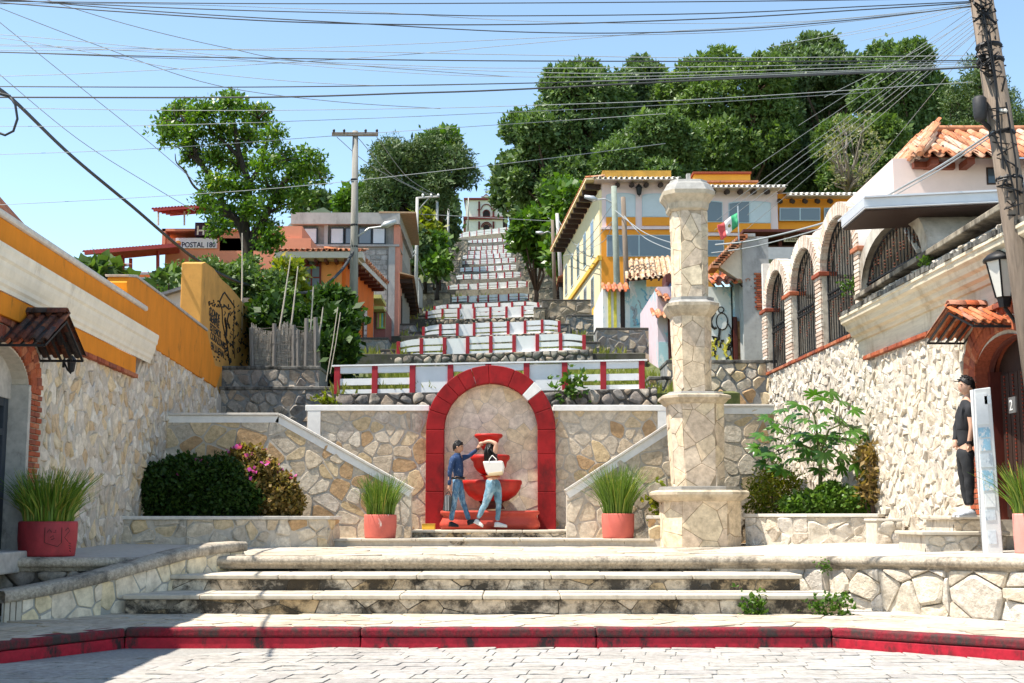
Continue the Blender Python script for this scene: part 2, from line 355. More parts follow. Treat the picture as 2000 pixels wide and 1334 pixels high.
# pavement
pv = MB(); pts = [(x, y+.16) for x, y in KL]
pv.add([(x, y, .2) for x, y in pts]+[(x, 26, .2) for x, y in pts], [(i, i+1, i+9, i+8) for i in range(7)])
pave = tag(pv.build('pavement', plain('pavement_joint', (.52, .48, .42), .9, .3, 15, .5)), kind='structure')
pp = [(-6.2, 11.6), (-4.72, 12.35), (-3.98, 13.86), (3.28, 13.86), (5.0, 12.5), (6.9, 11.4), (6.9, 13.2), (4.2, 15.7), (-4.8, 15.7), (-5.7, 14.7), (-6.2, 14.7)]
lay_stones(pave, flat(.202), pp, .62, .44, .010, .008, M_pave, 11, 260, True, name='flagstone', k=.12)
kerb = tag(MB().box(-.1, .1, 13.78, 13.8, .0, .1).build('kerb', M_conc), kind='structure')
for i in range(1, 6):
    a, b = Vector((*KL[i], 0)), Vector((*KL[i+1], 0)) if i < 6 else None
    L = (b-a).length; nseg = max(1, round(L/2.4)); d = (b-a)/nseg; K = Pl(a, b-a)
    for j in range(nseg):
        e = .0055*rng.uniform(.5, 2); u0, u1 = j*L/nseg+.003, (j+1)*L/nseg-.003
        bevel(MB().pbox(K, u0, u1, -.02, .112, -.2, .0+e).build('kerb_stone', M_kerb, kerb), .012)
        bevel(MB().pbox(K, u0, u1, .116, .208, -.2, .012+e).build('kerb_stone', M_kerbt, kerb), .025, 3)
studs = []
for px in (1437, 1766):
    s = thing('road_stud', P(px, 1331, 10.55), 'small yellow road stud on the grey pavers, %s' % ('nearer the middle of the road' if px < 1500 else 'further along towards the wooden pole'), 'road stud', 'yellow road studs'); c = s.location; c.z = .012
    MB().lathe((c.x, c.y, .008), [(.085, 0), (.08, .012), (.055, .025), (.02, .03)], 14).build('dome', plain('yellow_plastic', (.7, .42, .02), .4, .1), s, True)
    MB().box(c.x-.03, c.x+.03, c.y-.09, c.y-.07, .012, .03).build('reflector', M_white, s)
# three broad steps
def step(Y, x0, x1, z, depth, n, seed):
    st = tag(MB().box(x0, x1, Y+.06, Y+depth, .19, z-.055).build('step', plain('step_mortar', (.26, .22, .17), .9, .4, 10, .5, dirt=(.03, .025, .02), dirt_amt=(.48, .6))), kind='structure')
    lay_stones(st, front(Y+.06), [(x0, .2), (x1, .2), (x1, z-.06), (x0, z-.06)], .62, .26, .010, .014, M_riser, seed, 120, True, k=.08, jit=.40)
    rg = random.Random(seed); xs = [x0-.03]+sorted(x0+(x1-x0)*(i+rg.uniform(-.25, .25))/n for i in range(1, n))+[x1+.03]
    for a, b in zip(xs, xs[1:]):
        bevel(MB().box(a+.004, b-.004, Y+rg.uniform(-.008, .004), Y+depth, z-.055, z+rg.uniform(-.003, .003)).build('tread_slab', M_slab, st), .012)
    return st
step(15.56, X_(250, 15.56), X_(1640, 15.56), .435, 1.0, 8, 21)
step(16.45, X_(330, 16.45), X_(1560, 16.45), .63, 1.12, 7, 22)
# terrace with its rounded nosing
ED = [(-9, 15.0, .88), (-6.4, 15.25, .88), (-5.3, 15.55, .87), (-4.6, 16.5, .84), (-4.25, 17.45, .825), (-3, 17.5, .825), (0, 17.5, .825), (2.6, 17.5, .825), (3.5, 17.38, .83), (4.05, 16.85, .845), (4.55, 16.1, .865), (5.1, 15.25, .885), (5.72, 14.4, .90), (7.6, 11.9, .92)]
tv = MB(); rows = []
for t in range(7):
    rows.append([(x+(.1*0), y+(24.6-y)*t/6, z+(.07*max(0, abs(x)-3.4)/3)*min(1, t/3)*(1 if t else 0)*.6) for x, y, z in ED])
tv.sheet(rows)
terr = tag(tv.build('terrace', plain('terrace_screed', (.48, .44, .38), .9, .2, 10, .4, dirt=(.2, .16, .12), dirt_amt=(.58, .8))), kind='structure')
lay_stones(terr, flat(.822), [(-4.1, 17.62), (2.6, 17.62), (3.4, 17.6), (3.4, 22.9), (-4.1, 22.9)], .95, .8, .018, .011, M_pave, 31, 90, True, name='slab', jit=.06, k=.04)
def edge_strip(name, mat, prof, parent):                # a moulding swept along the terrace edge; prof = (outward, down from top)
    mb = MB(); rows = []
    for i, (x, y, z) in enumerate(ED):
        a = Vector(ED[max(i-1, 0)][:2]); b = Vector(ED[min(i+1, len(ED)-1)][:2]); t = (b-a).normalized(); n = Vector((t.y, -t.x))
        rows.append([(x+n.x*o, y+n.y*o, z+d) for o, d in prof])
    mb.sheet(rows); return mb.build(name, mat, parent, True)
edge_strip('nosing', M_nose, [(-.3, .002), (-.02, .006), (.05, -.002), (.085, -.03), (.09, -.065), (.07, -.10), (.03, -.115), (.015, -.118), (.012, -.16), (-.06, -.16)], terr)
for i in range(len(ED)-1):                               # facing below the nosing
    a, b = Vector(ED[i]), Vector(ED[i+1])
    if -4.3 < a.x < 2.7:
        if a.x > -4.24: MB().add([(a.x, a.y+.06, .6), (b.x, b.y+.06, .6), (b.x, b.y+.06, b.z-.1), (a.x, a.y+.06, a.z-.1)], [(0, 1, 2, 3)]).build('riser', plain('stained_riser', (.34, .28, .21), .9, .4, 9, .6, dirt=(.02, .017, .014), dirt_amt=(.42, .58), dscale=2), terr)
RWP = [Vector((ED[i][0], ED[i][1], 0)) for i in range(7, 14)]
rw = thing('retaining_wall', (5.0, 15.6, .2), 'low retaining wall of big pale rough stones under the terrace edge', 'wall')
for i in range(len(RWP)-1):
    K = Pl(RWP[i]+Vector((0, .02, 0)), RWP[i+1]-RWP[i]); L = (RWP[i+1]-RWP[i]).length; z0, z1 = ED[i+7][2]-.15, ED[i+8][2]-.15
    pg = [(0, .19), (L, .19), (L, z1), (0, z0)]
    MB().prism(K, pg, -.25, -.02).build('mortar_core', M_mortw, rw)
    lay_stones(rw, K, pg, .40, .30, .014, .045, M_right, 40+i, 60, jit=.5, k=.10, smooth=False, drop=.15)
lw = thing('low_wall', (-5.4, 15.4, .2), 'stone face in shade-darkened grey under the terrace edge beside the curved parapet', 'wall')
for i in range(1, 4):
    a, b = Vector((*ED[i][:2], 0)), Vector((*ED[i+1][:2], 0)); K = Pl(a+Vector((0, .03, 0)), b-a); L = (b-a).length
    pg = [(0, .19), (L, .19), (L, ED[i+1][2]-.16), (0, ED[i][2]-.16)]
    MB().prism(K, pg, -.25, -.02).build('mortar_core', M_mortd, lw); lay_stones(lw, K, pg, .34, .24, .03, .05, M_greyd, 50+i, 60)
# curved parapet beside the steps
cp = thing('curved_parapet', (-4.6, 16, .2), 'swooping low parapet faced with pale crazy paving beside the steps', 'parapet')
path = [(-5.62, 14.45, .54), (-5.25, 14.9, .60), (-4.85, 15.45, .71), (-4.5, 16.05, .83), (-4.2, 16.75, .945), (-3.95, 17.4, 1.0), (-3.72, 18.05, 1.01)]
pts = []
for i in range(len(path)-1):
    for t in range(4): pts.append(Vector(path[i]).lerp(Vector(path[i+1]), t/4))
pts.append(Vector(path[-1]))
for _ in range(3): pts = [pts[0]]+[(pts[i-1]+pts[i]*2+pts[i+1])/4 for i in range(1, len(pts)-1)]+[pts[-1]]
def sweep(prof):
    rows = []
    for i, p in enumerate(pts):
        t = pts[min(i+1, len(pts)-1)]-pts[max(i-1, 0)]; t.z = 0; t.normalize(); n = Vector((t.y, -t.x, 0)); rows.append([p+n*o+Vector((0, 0, d)) for o, d in prof])
    return rows
cr = sweep([(.05, -.13), (.075, -.12), (.08, -.03), (.05, .0), (-.2, .005), (-.25, -.03), (-.25, -.13), (.05, -.13)])
mb = MB().sheet(cr); k = len(cr[0]); mb.f += [tuple(range(k-1)), tuple(range(len(mb.v)-1, len(mb.v)-k, -1))]
mb.build('coping', M_nose, cp, True)
mb = MB(); r2 = sweep([(-.2, -.13), (.02, -.13)])
mb.sheet([[q[0], q[1], (q[1][0], q[1][1], .2), (q[0][0], q[0][1], .2)] for q in r2]).build('mortar_core', plain('parapet_mortar', (.42, .40, .36), .9, .2), cp)
a = r2[-1][1]; MB().add([r2[-1][0], r2[-1][1], (a.x, a.y, .8), (r2[-1][0].x, r2[-1][0].y, .8)], [(0, 1, 2, 3)]).build('end_face', M_slab, cp)
for s0, s1 in ((0, 4), (4, 8), (8, 12), (12, 16), (16, 20), (20, 24)):
    a, b = r2[s0][1], r2[s1][1]; A = Vector((a.x, a.y, 0)); K = Pl(A+(Vector((b.x, b.y, 0))-A)*0, Vector((b.x-a.x, b.y-a.y, 0))); L = math.hypot(b.x-a.x, b.y-a.y)
    pg = [(0, .2), (L, .2), (L, b.z), (0, a.z)]
    if s0 == 0:
        for q in range(3): MB().pbox(K, .02+q*.07, .075+q*.07, .2, a.z+.01, -.03, .03).build('edge_strip', M_slab, cp)
        pg = [(.24, .2), (L, .2), (L, b.z), (.24, a.z+.03)]
    lay_stones(cp, K, pg, .34, .26, .022, .016, M_flag, 60+s0, 80, True, jit=.5, k=.08, name='facing_stone')
# ---------------------------------------------------------------- brick helpers
BRK = {}
def brick_mesh(l, h, d):
    k = (round(l, 3), round(h, 3), round(d, 3))
    if k not in BRK:
        mb = MB(); e = min(l, h)*.09
        mb.hexa([(-l/2, -h/2, 0), (l/2, -h/2, 0), (l/2, -h/2, -d), (-l/2, -h/2, -d), (-l/2, h/2, 0), (l/2, h/2, 0), (l/2, h/2, -d), (-l/2, h/2, -d)])
        mb.v[0:2] = [(-l/2+e, -h/2+e, 0), (l/2-e, -h/2+e, 0)]; mb.v[4:6] = [(-l/2+e, h/2-e, 0), (l/2-e, h/2-e, 0)]
        mb.add([(-l/2, -h/2, -e), (l/2, -h/2, -e), (l/2, h/2, -e), (-l/2, h/2, -e)], [])
        mb.f = [(0, 1, 5, 4), (8, 9, 1, 0), (9, 10, 5, 1), (10, 11, 4, 5), (11, 8, 0, 4), (3, 2, 9, 8), (2, 6, 10, 9), (6, 7, 11, 10), (7, 3, 8, 11)]
        me = mesh('brick', mb.v, mb.f); me.materials.append(M_brick); BRK[k] = me
    return BRK[k]
def frame4(pl, u, v, d, ang=0):
    c, s = math.cos(ang), math.sin(ang); x = pl.U*c+pl.V*s; y = pl.V*c-pl.U*s; p = pl.p(u, v, d)
    return Matrix(((x.x, y.x, pl.N.x, p.x), (x.y, y.y, pl.N.y, p.y), (x.z, y.z, pl.N.z, p.z), (0, 0, 0, 1)))
def brick_at(parent, pl, u, v, d, l, h, ang=0, dep=.1):
    return kid(parent, brick_mesh(l, h, dep), 'brick', parent, None) if 0 else _brick(parent, pl, u, v, d, l, h, ang, dep)
def _brick(parent, pl, u, v, d, l, h, ang, dep):
    c = bpy.data.objects.new('brick', brick_mesh(l, h, dep)); COL.objects.link(c); hang(c, parent)
    if '_w' in c: del c['_w']
    c.matrix_basis = frame4(pl, u, v, d+random.uniform(-.006, .006), ang+random.uniform(-.02, .02)); return c
def arch_pts(uc, vc, r, a0=0, a1=math.pi, n=16, rv=None):
    return [(uc+math.cos(a0+(a1-a0)*i/n)*r, vc+math.sin(a0+(a1-a0)*i/n)*(rv or r)) for i in range(n+1)]
# curved clay tile (a half pipe), shared mesh
def tile_mesh(name, L, w, mat, up=True, k=5, th=.018):
    vs, fs = [], []
    for s in (0, 1):
        r = w/2*(1 if s == 0 else .86)
        for rr in (r, r-th):
            for j in range(k+1):
                a = math.pi*j/k; vs.append((math.cos(a)*rr, s*L, math.sin(a)*rr*.75*(1 if up else -1)))
    n = k+1
    for j in range(k):
        fs += [(j, j+1, 2*n+j+1, 2*n+j), (n+j+1, n+j, 3*n+j, 3*n+j+1), (j+1, j, n+j, n+j+1), (2*n+j, 2*n+j+1, 3*n+j+1, 3*n+j)]
    me = mesh(name, vs, fs); me.materials.append(mat); me.shade_smooth(); return me
def tiled_slope(parent, O, A, B, na, nb, w, mat, keep=None, stuff=False, seed=0, under=True, name='roof_tile', over=.28):
    """barrel tiles on a slope: O lower corner, A along the eave, B up the slope"""
    rg = random.Random(seed); A, B = Vector(A), Vector(B); n = A.normalized().cross(B.normalized()).normalized()
    if n.z < 0: n = -n
    a, b = A.normalized(), B.normalized(); L = B.length/nb; pitch = A.length/na
    key = tile_mesh('roof_tile', L*(1+over), pitch*.62, mat)
    keyu = tile_mesh('roof_tile', L*(1+over), pitch*.66, mat, False)
    out = MB()
    for i in range(na*2+1):
        up = i % 2 == 0
        if not up and not under: continue
        for j in range(nb):
            o = Vector(O)+A*((i*.5)/na)+B*(j/nb)+n*((.05*pitch if up else .0)+.02+rg.uniform(-.006, .006)*pitch*4)
            if keep and not keep(o+B/nb*.5): continue
            x = a.copy(); y = (b+n*(.03)+a*rg.uniform(-.02, .02)).normalized(); z = x.cross(y).normalized()
            if z.dot(n) < 0: x = -x; z = -z
            M = Matrix(((x.x, y.x, z.x, o.x), (x.y, y.y, z.y, o.y), (x.z, y.z, z.z, o.z), (0, 0, 0, 1)))
            if stuff:
                src = key if up else keyu; out.add([M @ v.co for v in src.vertices], [tuple(p.vertices) for p in src.polygons])
            else:
                c = bpy.data.objects.new(name, key if up else keyu); COL.objects.link(c); hang(c, parent)
                if '_w' in c: del c['_w']
                c.matrix_basis = M
    if stuff: tag(out.build('roof_tile', mat, parent, True), kind='stuff')
# ---------------------------------------------------------------- left building: rubble wall, cornice, orange parapet
lb = thing('stone_building', (-6.2, 17, .85), 'long rubble stone house with orange parapet and white cornice beside the steps', 'building')
top1 = LW.uv(287, 671); top2 = LW.uv(421, 754)
arch_in = arch_pts(15.15, 2.98, 1.08, math.pi, 0, 14, .42)
core = [(29.4, .6), (29.4, top2[1]-.2), top2, top1, (21.6, 3.75), (4, 3.75), (4, .6), (14.07, .6)]+arch_in+[(16.23, .6)]
MB().prism(LW, core, -.5, 0).build('mortar_core', M_mort, lb)
pgL = [(16.72, .75), (28.9, .75), (28.9, top2[1]-.15), top2, top1, (21.75, 3.72), (16.72, 3.72)]
lay_stones(lb, LW, pgL, .19, .22, .010, .013, M_left, 70, 300, jit=.5, k=.12, smooth=False, hvar=.7, drop=.12)
lay_stones(lb, LW, [(12.5, .3), (13.6, .3), (13.6, 3.7), (12.5, 3.7)], .3, .3, .025, .035, M_left, 71, 0)
bevel(MB().pbox(LW, 4, 21.25, 3.70, 3.97, -.45, .08).build('orange_band', M_oran, lb), .01)
mb = MB(); prof = [(.08, 3.97), (.10, 3.97), (.105, 4.02), (.13, 4.05), (.135, 4.10), (.155, 4.14), (.18, 4.22), (.185, 4.28), (.21, 4.31), (.215, 4.37), (.23, 4.42), (.23, 4.46), (.05, 4.50)]
mb.sheet([[LW.p(u, v, d) for d, v in prof] for u in (4, 22.15)]); mb.add([LW.p(22.15, v, d) for d, v in prof]+[LW.p(22.15, 3.97, -.2)], [tuple(range(len(prof)+1))])
mb.build('cornice', M_crea, lb)
bevel(MB().pbox(LW, 4, 21.72, 4.46, 4.84, -.35, .05).build('parapet', M_oran, lb), .01)
bevel(MB().pbox(LW, 4, 21.9, 4.842, 4.93, -.38, .09).build('parapet_coping', M_concl, lb), .03)
MB().pbox(LW, 4, 29.2, .3, 3.6, -.9, -.52).build('inner_wall', M_conc, lb)
MB().add([LW.p(4, 4.7, -.3), LW.p(21.7, 4.7, -.3), LW.p(21.7, 4.6, -6), LW.p(4, 4.6, -6)], [(0, 1, 2, 3)]).build('flat_roof', M_conc, lb)
MB().pbox(LW, 21.4, 21.7, .3, 4.7, -6, -.5).build('end_wall', M_oran, lb)
u = 16.75
while u < 21.4: _brick(lb, LW, u, 3.665, .10, .21, .065, 0, .14); u += .225
for r in range(31):                                       # brick jamb
    v = .92+r*.072
    if r % 2: _brick(lb, LW, 16.40, v, .035, .22, .058, 0, .1); _brick(lb, LW, 16.62, v, .035, .19, .058, 0, .1)
    else: _brick(lb, LW, 16.35, v, .035, .12, .058, 0, .1); _brick(lb, LW, 16.53, v, .035, .22, .058, 0, .1)
for ring, (ra, rb) in enumerate(((1.2, .54), (1.40, .74))):
    n = 24
    for i in range(n+1):
        a = math.pi*(i+.5*ring)/n*.62
        _brick(lb, LW, 15.15+math.cos(a)*ra, 2.98+math.sin(a)*rb, .04, .115, .18, math.atan2(-ra*math.sin(a), rb*math.cos(a)) if 0 else a*.55-math.pi/2*(1-a/math.pi*.0) if a < .9 else (a-math.pi/2)*.8, .1)
bevel(MB().pbox(LW, 16.2, 16.29, .75, 3.0, -.4, .03).build('door_jamb', M_conc, lb), .01)
# old double door
dr = MB().pbox(LW, 14.07, 16.2, .95, 3.0, -.36, -.34).build('door', M_glassb, lb)
for a, b in ((14.07, 14.2), (15.05, 15.2), (16.06, 16.2)): bevel(MB().pbox(LW, a, b, .95, 2.82, -.33, -.22).build('stile', M_blued, dr), .01)
for a, b in ((.95, 1.3), (1.72, 1.82), (2.36, 2.44), (2.72, 2.82)): MB().pbox(LW, 14.07, 16.2, a, b, -.33, -.23).build('rail', M_blued, dr)
for u in (14.45, 14.75, 15.45, 15.62, 15.82): MB().pbox(LW, u, u+.06, 1.3, 2.36, -.33, -.25).build('bar', M_blued, dr)
MB().prism(LW, [(14.07, 2.82)]+arch_in+[(16.23, 2.82)], -.33, -.2).build('lunette_panel', M_conc, lb)
bevel(MB().pbox(LW, 13.9, 16.35, .7, .95, -.3, .28).build('door_step', M_conc, lb), .02)
def bracket_lamp(c, label, n=Vector((1, 0, 0)), s=1.0):
    t = thing('wall_lamp', c, label, 'lamp'); c = Vector(c)
    MB().lathe(c+n*.12*s+Vector((0, 0, -.02*s)), [(.01, -.16*s), (.05*s, -.14*s), (.075*s, .02*s), (.09*s, .03*s), (.03*s, .1*s), (.012*s, .12*s)], 8).build('lantern_body', M_iron, t)
    MB().tube([c, c+n*.06*s+Vector((0, 0, -.14*s)), c+n*.12*s+Vector((0, 0, -.2*s)), c+n*.12*s+Vector((0, 0, -.16*s))], .014*s, 5).build('bracket', M_iron, t)
    MB().pbox(Pl(c, n.cross(Vector((0, 0, 1)))*-1), -.03*s, .03*s, -.1*s, .1*s, -.03, .01).build('back_plate', M_iron, t); return t
bracket_lamp(LW.p(17.55, 3.46, .03), 'small black iron wall lamp under the sooty tiled awning', LW.N, .85)
# upper storey set back at the near end of the same house
up = thing('red_gable_house', (-8.6, 12, 4.6), 'dark red gable house behind the orange parapet at the left edge', 'building')
M_pinkr = plain('faded_red_plaster', (.38, .07, .06), .85, .2, 3, .2)
G = front(20.0)
MB().prism(G, [(-12.6, 4.3), (-7.62, 4.3), (-7.62, 5.5), (-10.1, 8.2), (-12.6, 5.5)], -.4, 0).build('wall', M_pinkr, up)
MB().prism(G, [(-7.35, 5.36), (-7.38, 5.48), (-10.1, 8.42), (-10.1, 8.26)], -.5, .12).build('roof_edge', M_tiled, up)
MB().prism(G, [(-12.85, 5.36), (-12.82, 5.48), (-10.1, 8.42), (-10.1, 8.26)], -.5, .12).build('roof_edge', M_tiled, up)
# orange boundary wall and mural wall
ow = thing('orange_wall', LW.p(25, 3.4, 0), 'tall weathered orange wall on rubble stone, stepping down towards the mural', 'wall')
pg = LW.uvs([(243, 552), (247, 541), (262, 542), (330, 592), (401, 648), (417, 714), (431, 718), (419, 757), (287, 673), (252, 652)])
bevel(MB().prism(LW, pg, -.30, .04).build('plaster', M_oran, ow), .012)
bevel(MB().prism(LW, LW.uvs([(244, 536), (262, 537), (330, 587), (401, 642), (401, 647), (330, 592), (262, 542), (246, 541)]), -.33, .06).build('coping', M_conc, ow), .01)
MWP = Pl((-6.66, 27.2, 0), (-.39, 7, 0))
mw = thing('mural_wall', MWP.p(3, 3.6, 0), 'ochre mural wall with black lettering and line drawing above the grey stones', 'wall')
M_ochre = plain('ochre_wall', (.60, .30, .07), .85, .18, 2.2, .3, dirt=(.15, .09, .03), dirt_amt=(.58, .78))
topm = MWP.uvs([(396, 514), (402, 512), (418, 524), (433, 545), (448, 558), (462, 574), (476, 592), (488, 599)])
u1 = topm[-1][0]
bevel(MB().prism(MWP, [(topm[0][0], 3.0)]+topm+[(u1, 3.0)], -.45, 0).build('plaster', M_ochre, mw), .02)
MB().pbox(MWP, u1+.05, u1+.22, 3.0, topm[-1][1]+.25, -.2, 0).build('timber_post', plain('grey_timber', (.25, .23, .21), .9, .3, 8, .5, stretch=(4, 4, .5)), mw)
M_ink = plain('black_paint', (.02, .018, .016), .7, .1)
def letters(txt, size, pl, u, v, d, mat, name='lettering', parent=None, sx=1, ext=.003, align='LEFT', bold=0):
    cu = bpy.data.curves.new(name, 'FONT'); cu.body = txt; cu.size = size; cu.extrude = ext; cu.align_x = align; cu.offset = bold; cu.resolution_u = 3
    o = bpy.data.objects.new('text', cu); COL.objects.link(o); bpy.context.view_layer.update()
    me = bpy.data.meshes.new_from_object(o.evaluated_get(bpy.context.evaluated_depsgraph_get())); bpy.data.objects.remove(o)
    me.transform(frame4(pl, u, v, d) @ Matrix.Diagonal((sx, 1, 1, 1))); me.materials.clear(); return link(name, me, mat, parent)
for i, (t, py, w) in enumerate((('¿DONDE', 607, 1), ('SIEMPRE', 622, 1), ('ESTEMOS', 640, 1), ('CORAZONES', 657, .95), ('EN LUCHA?', 677, 1))):
    a = MWP.uv(408+i*.8, py+4); letters(t, .235, MWP, a[0], a[1], .004, M_ink, 'lettering', mw, 1.5*w, bold=.005)
rg = random.Random(5); mb = MB()
def ink(ptspx, w=.022):
    q = [MWP.p(*MWP.uv(*p), .004) for p in ptspx]; mb.tube(q, w, 4)
ink([(428, 590), (434, 576), (438, 571), (444, 580), (450, 588), (458, 600)]); ink([(428, 590), (433, 604), (434, 630), (438, 650), (444, 680), (448, 712)]); ink([(432, 600), (440, 598), (446, 604), (450, 602)])
ink([(456, 586), (457, 620), (455, 660), (458, 700)], .015); ink([(438, 622), (441, 640), (440, 655)], .05); ink([(446, 612), (443, 625), (447, 640)], .03)
for i in range(70):
    x, y = rg.uniform(436, 484), rg.uniform(590, 710)
    if y < 560+(x-430)*.75: continue
    s = rg.uniform(3, 8); ink([(x, y), (x+rg.uniform(-2, 3), y+s*.5), (x+rg.uniform(-3, 3), y+s)], rg.uniform(.012, .03))
for i in range(40):
    x, y = rg.uniform(404, 434), rg.choice((rg.uniform(585, 600), rg.uniform(685, 712))); ink([(x, y), (x+.8, y+1.2)], .02)
mb.build('line_drawing', M_ink, mw)
sh = thing('shed', (-7.9, 33, 3.5), 'pale rendered shed with a grey sheet roof behind the orange wall', 'shed')
K = front(32); MB().prism(K, K.uvs([(300, 585), (396, 556), (396, 720), (300, 720)]), -3, 0).build('wall', plain('grey_render', (.50, .48, .46), .9, .12, 3, .2, dirt=(.7, .68, .66), dirt_amt=(.55, .6)), sh)
MB().prism(K, K.uvs([(296, 582), (396, 551), (396, 557), (296, 588)]), -3.2, .25).build('sheet_roof', plain('grey_sheet', (.16, .16, .17), .6, .3, 8, .2), sh)
# ---------------------------------------------------------------- fountain niche, retaining walls, stair parapets
bp_ = MB().box(X_(633, 23), X_(1272, 23), 23.0, 30, .7, .92).build('platform_step', M_mort); tag(bp_, kind='structure')
def slabrow(parent, x0, x1, Y0, Y1, z, th, n, seed, mat=None):
    rg = random.Random(seed); xs = [x0]+sorted(x0+(x1-x0)*(i+rg.uniform(-.2, .2))/n for i in range(1, n))+[x1]
    for a, b in zip(xs, xs[1:]): bevel(MB().box(a+.004, b-.004, Y0, Y1, z-th, z+rg.uniform(-.002, .002)).build('tread_slab', mat or M_slab, parent), .01)
xa, xb = X_(633, 23), X_(1272, 23)
lay_stones(bp_, front(23.02), [(xa, .8), (xb, .8), (xb, .925), (xa, .925)], .4, .2, .015, .015, M_riser, 81, 60, True)
slabrow(bp_, xa-.04, xb+.04, 22.95, 24.4, .965, .045, 7, 82)
pl_ = tag(MB().box(X_(803, 24.2), X_(1110, 24.2), 24.32, 26.6, .9, 1.05).build('platform', M_mort), kind='structure')
xa, xb = X_(803, 24.3), X_(1110, 24.3)
lay_stones(pl_, front(24.3), [(xa, .96), (xb, .96), (xb, 1.055), (xa, 1.055)], .4, .2, .015, .015, M_riser, 83, 60, True)
slabrow(pl_, xa-.03, xb+.03, 24.25, 26.2, 1.10, .045, 4, 84)
# niche
YA = 26.0; A = front(YA); ax = X_(958.5, YA); ro, ri = 126/F*YA, 91/F*YA; zc = Z_(840, YA); zb = 1.09
nw = thing('fountain_niche', (ax, YA, zb), 'tall red painted arch round a niche of cream crazy paving', 'arch')
ang = [0, 20, 38, 48, 68, 92, 108, 122, 134, 148, 162, 180]
def vous(a0, a1, mat, name='voussoir'):
    n = 6; o = [(ax+math.cos(math.radians(a0+(a1-a0)*i/n))*ro, zc+math.sin(math.radians(a0+(a1-a0)*i/n))*ro) for i in range(n+1)]
    q = [(ax+math.cos(math.radians(a0+(a1-a0)*i/n))*ri, zc+math.sin(math.radians(a0+(a1-a0)*i/n))*ri) for i in range(n+1)]
    mb = MB()
    for i in range(n): mb.prism(A, [q[i], o[i], o[i+1], q[i+1]], -.28, .12)
    bm = bmesh.new(); me = mesh('voussoir', mb.v, mb.f); bm.from_mesh(me); bmesh.ops.remove_doubles(bm, verts=bm.verts, dist=1e-4)
    seen = {}
    for f in list(bm.faces):
        k = tuple(sorted(v.index for v in f.verts)); seen.setdefault(k, []).append(f)
    bmesh.ops.delete(bm, geom=[f for fs in seen.values() if len(fs) > 1 for f in fs], context='FACES'); bm.to_mesh(me); bm.free()
    return bevel(link(name, me, mat, nw), .012)
for a0, a1 in zip(ang, ang[1:]):
    o = vous(a0+.12, a1-.12, M_white if a0 == 38 else M_red)
    if a0 == 38: o['label'] = 'white unpainted voussoir'
for s in (-1, 1):
    u0, u1 = sorted((ax+s*ri, ax+s*ro)); zs = [zb, zb+.75, zb+1.5, zc]
    for a, b in zip(zs, zs[1:]): bevel(MB().pbox(A, u0, u1, a+.002, b-.002, -.28, .12).build('jamb_block', M_red, nw), .012)
npoly = [(ax-ri-.02, zb), (ax+ri+.02, zb)]+arch_pts(ax, zc, ri+.02)
MB().prism(A, npoly, -.4, -.12).build('mortar_back', plain('niche_grout', (.46, .41, .34), .9, .15), nw)
A2 = front(YA+.12); lay_stones(nw, A2, npoly, .30, .27, .006, .006, M_flag, 90, 200, True, jit=.55, k=.02, name='facing_stone')
# fountain
fx = X_(957, 25.5); fy = 25.5
M_terra = plain('red_fountain_paint', (.44, .015, .010), .48, .3, 4, .2, dirt=(.16, .02, .015), dirt_amt=(.5, .75), spec=.4)
M_terral = plain('pale_basin_red', (.52, .07, .045), .55, .18, 4, .2, dirt=(.30, .035, .025), dirt_amt=(.48, .72))  # basin red is paler than the bowls, with darker patches
fo = thing('fountain', (fx, fy, 1.1), 'red painted three tier fountain with a long moulded basin', 'fountain')
bw, bd = 97/F*25.5, .42
MB().lathe((fx, fy, 1.1), [((bw*.97, bd*.92), 0), ((bw*.97, bd*.92), .035), ((bw, bd), .05), ((bw*1.0, bd), .12), ((bw*.955, bd*.93), .20), ((bw*.93, bd*.9), .265), ((bw*.985, bd*.98), .30), ((bw*.99, bd), .345), ((bw*.97, bd*.96), .365), ((bw*.9, bd*.85), .365), ((bw*.88, bd*.82), .28)], 40, power=.45).build('basin', M_terral, fo, True)
def tier(name, ctr, rim, yt, yb, prof, mat=M_terra):
    zt, zb_ = Z_(yt, fy), Z_(yb, fy); r = rim/F*fy; x = X_(ctr, fy)
    MB().lathe((x, fy, 0), [(r*a, zb_+(zt-zb_)*b) for a, b in prof], 30).build(name, mat, fo, True)
tier('pedestal', 960, 26, 978, 994, [(1, 0), (.9, .3), (.8, .6), (1, 1)], plain('dark_pedestal_red', (.10, .02, .015), .6))  # pedestal red is far darker than the bowls
tier('large_bowl', 961, 58, 938, 980, [(.35, 0), (.55, .06), (.8, .3), (.95, .62), (.97, .78), (1.0, .82), (1.0, .96), (.97, 1), (.9, .97), (.75, .6)])
tier('stem', 957, 13, 928, 942, [(1.2, 0), (1, .4), (1.0, .7), (1.5, 1)])
tier('middle_bowl', 957, 38.5, 889, 930, [(.32, 0), (.36, .06), (.62, .2), (.82, .45), (.86, .68), (.95, .76), (1.0, .82), (1, .95), (.96, 1), (.88, .96), (.7, .6)])
tier('stem', 955, 10, 878, 892, [(1.2, 0), (.9, .4), (.9, .8), (1.3, 1)])
tier('small_bowl', 954, 27.5, 848, 880, [(.36, 0), (.5, .15), (.66, .45), (.78, .7), (.95, .8), (1, .86), (1, .95), (.95, 1), (.85, .96), (.6, .7)])
yb_ = thing('yellow_box', (X_(837, 25.3), 25.3, 1.1), 'small yellow block on the platform beside the red arch', 'box')
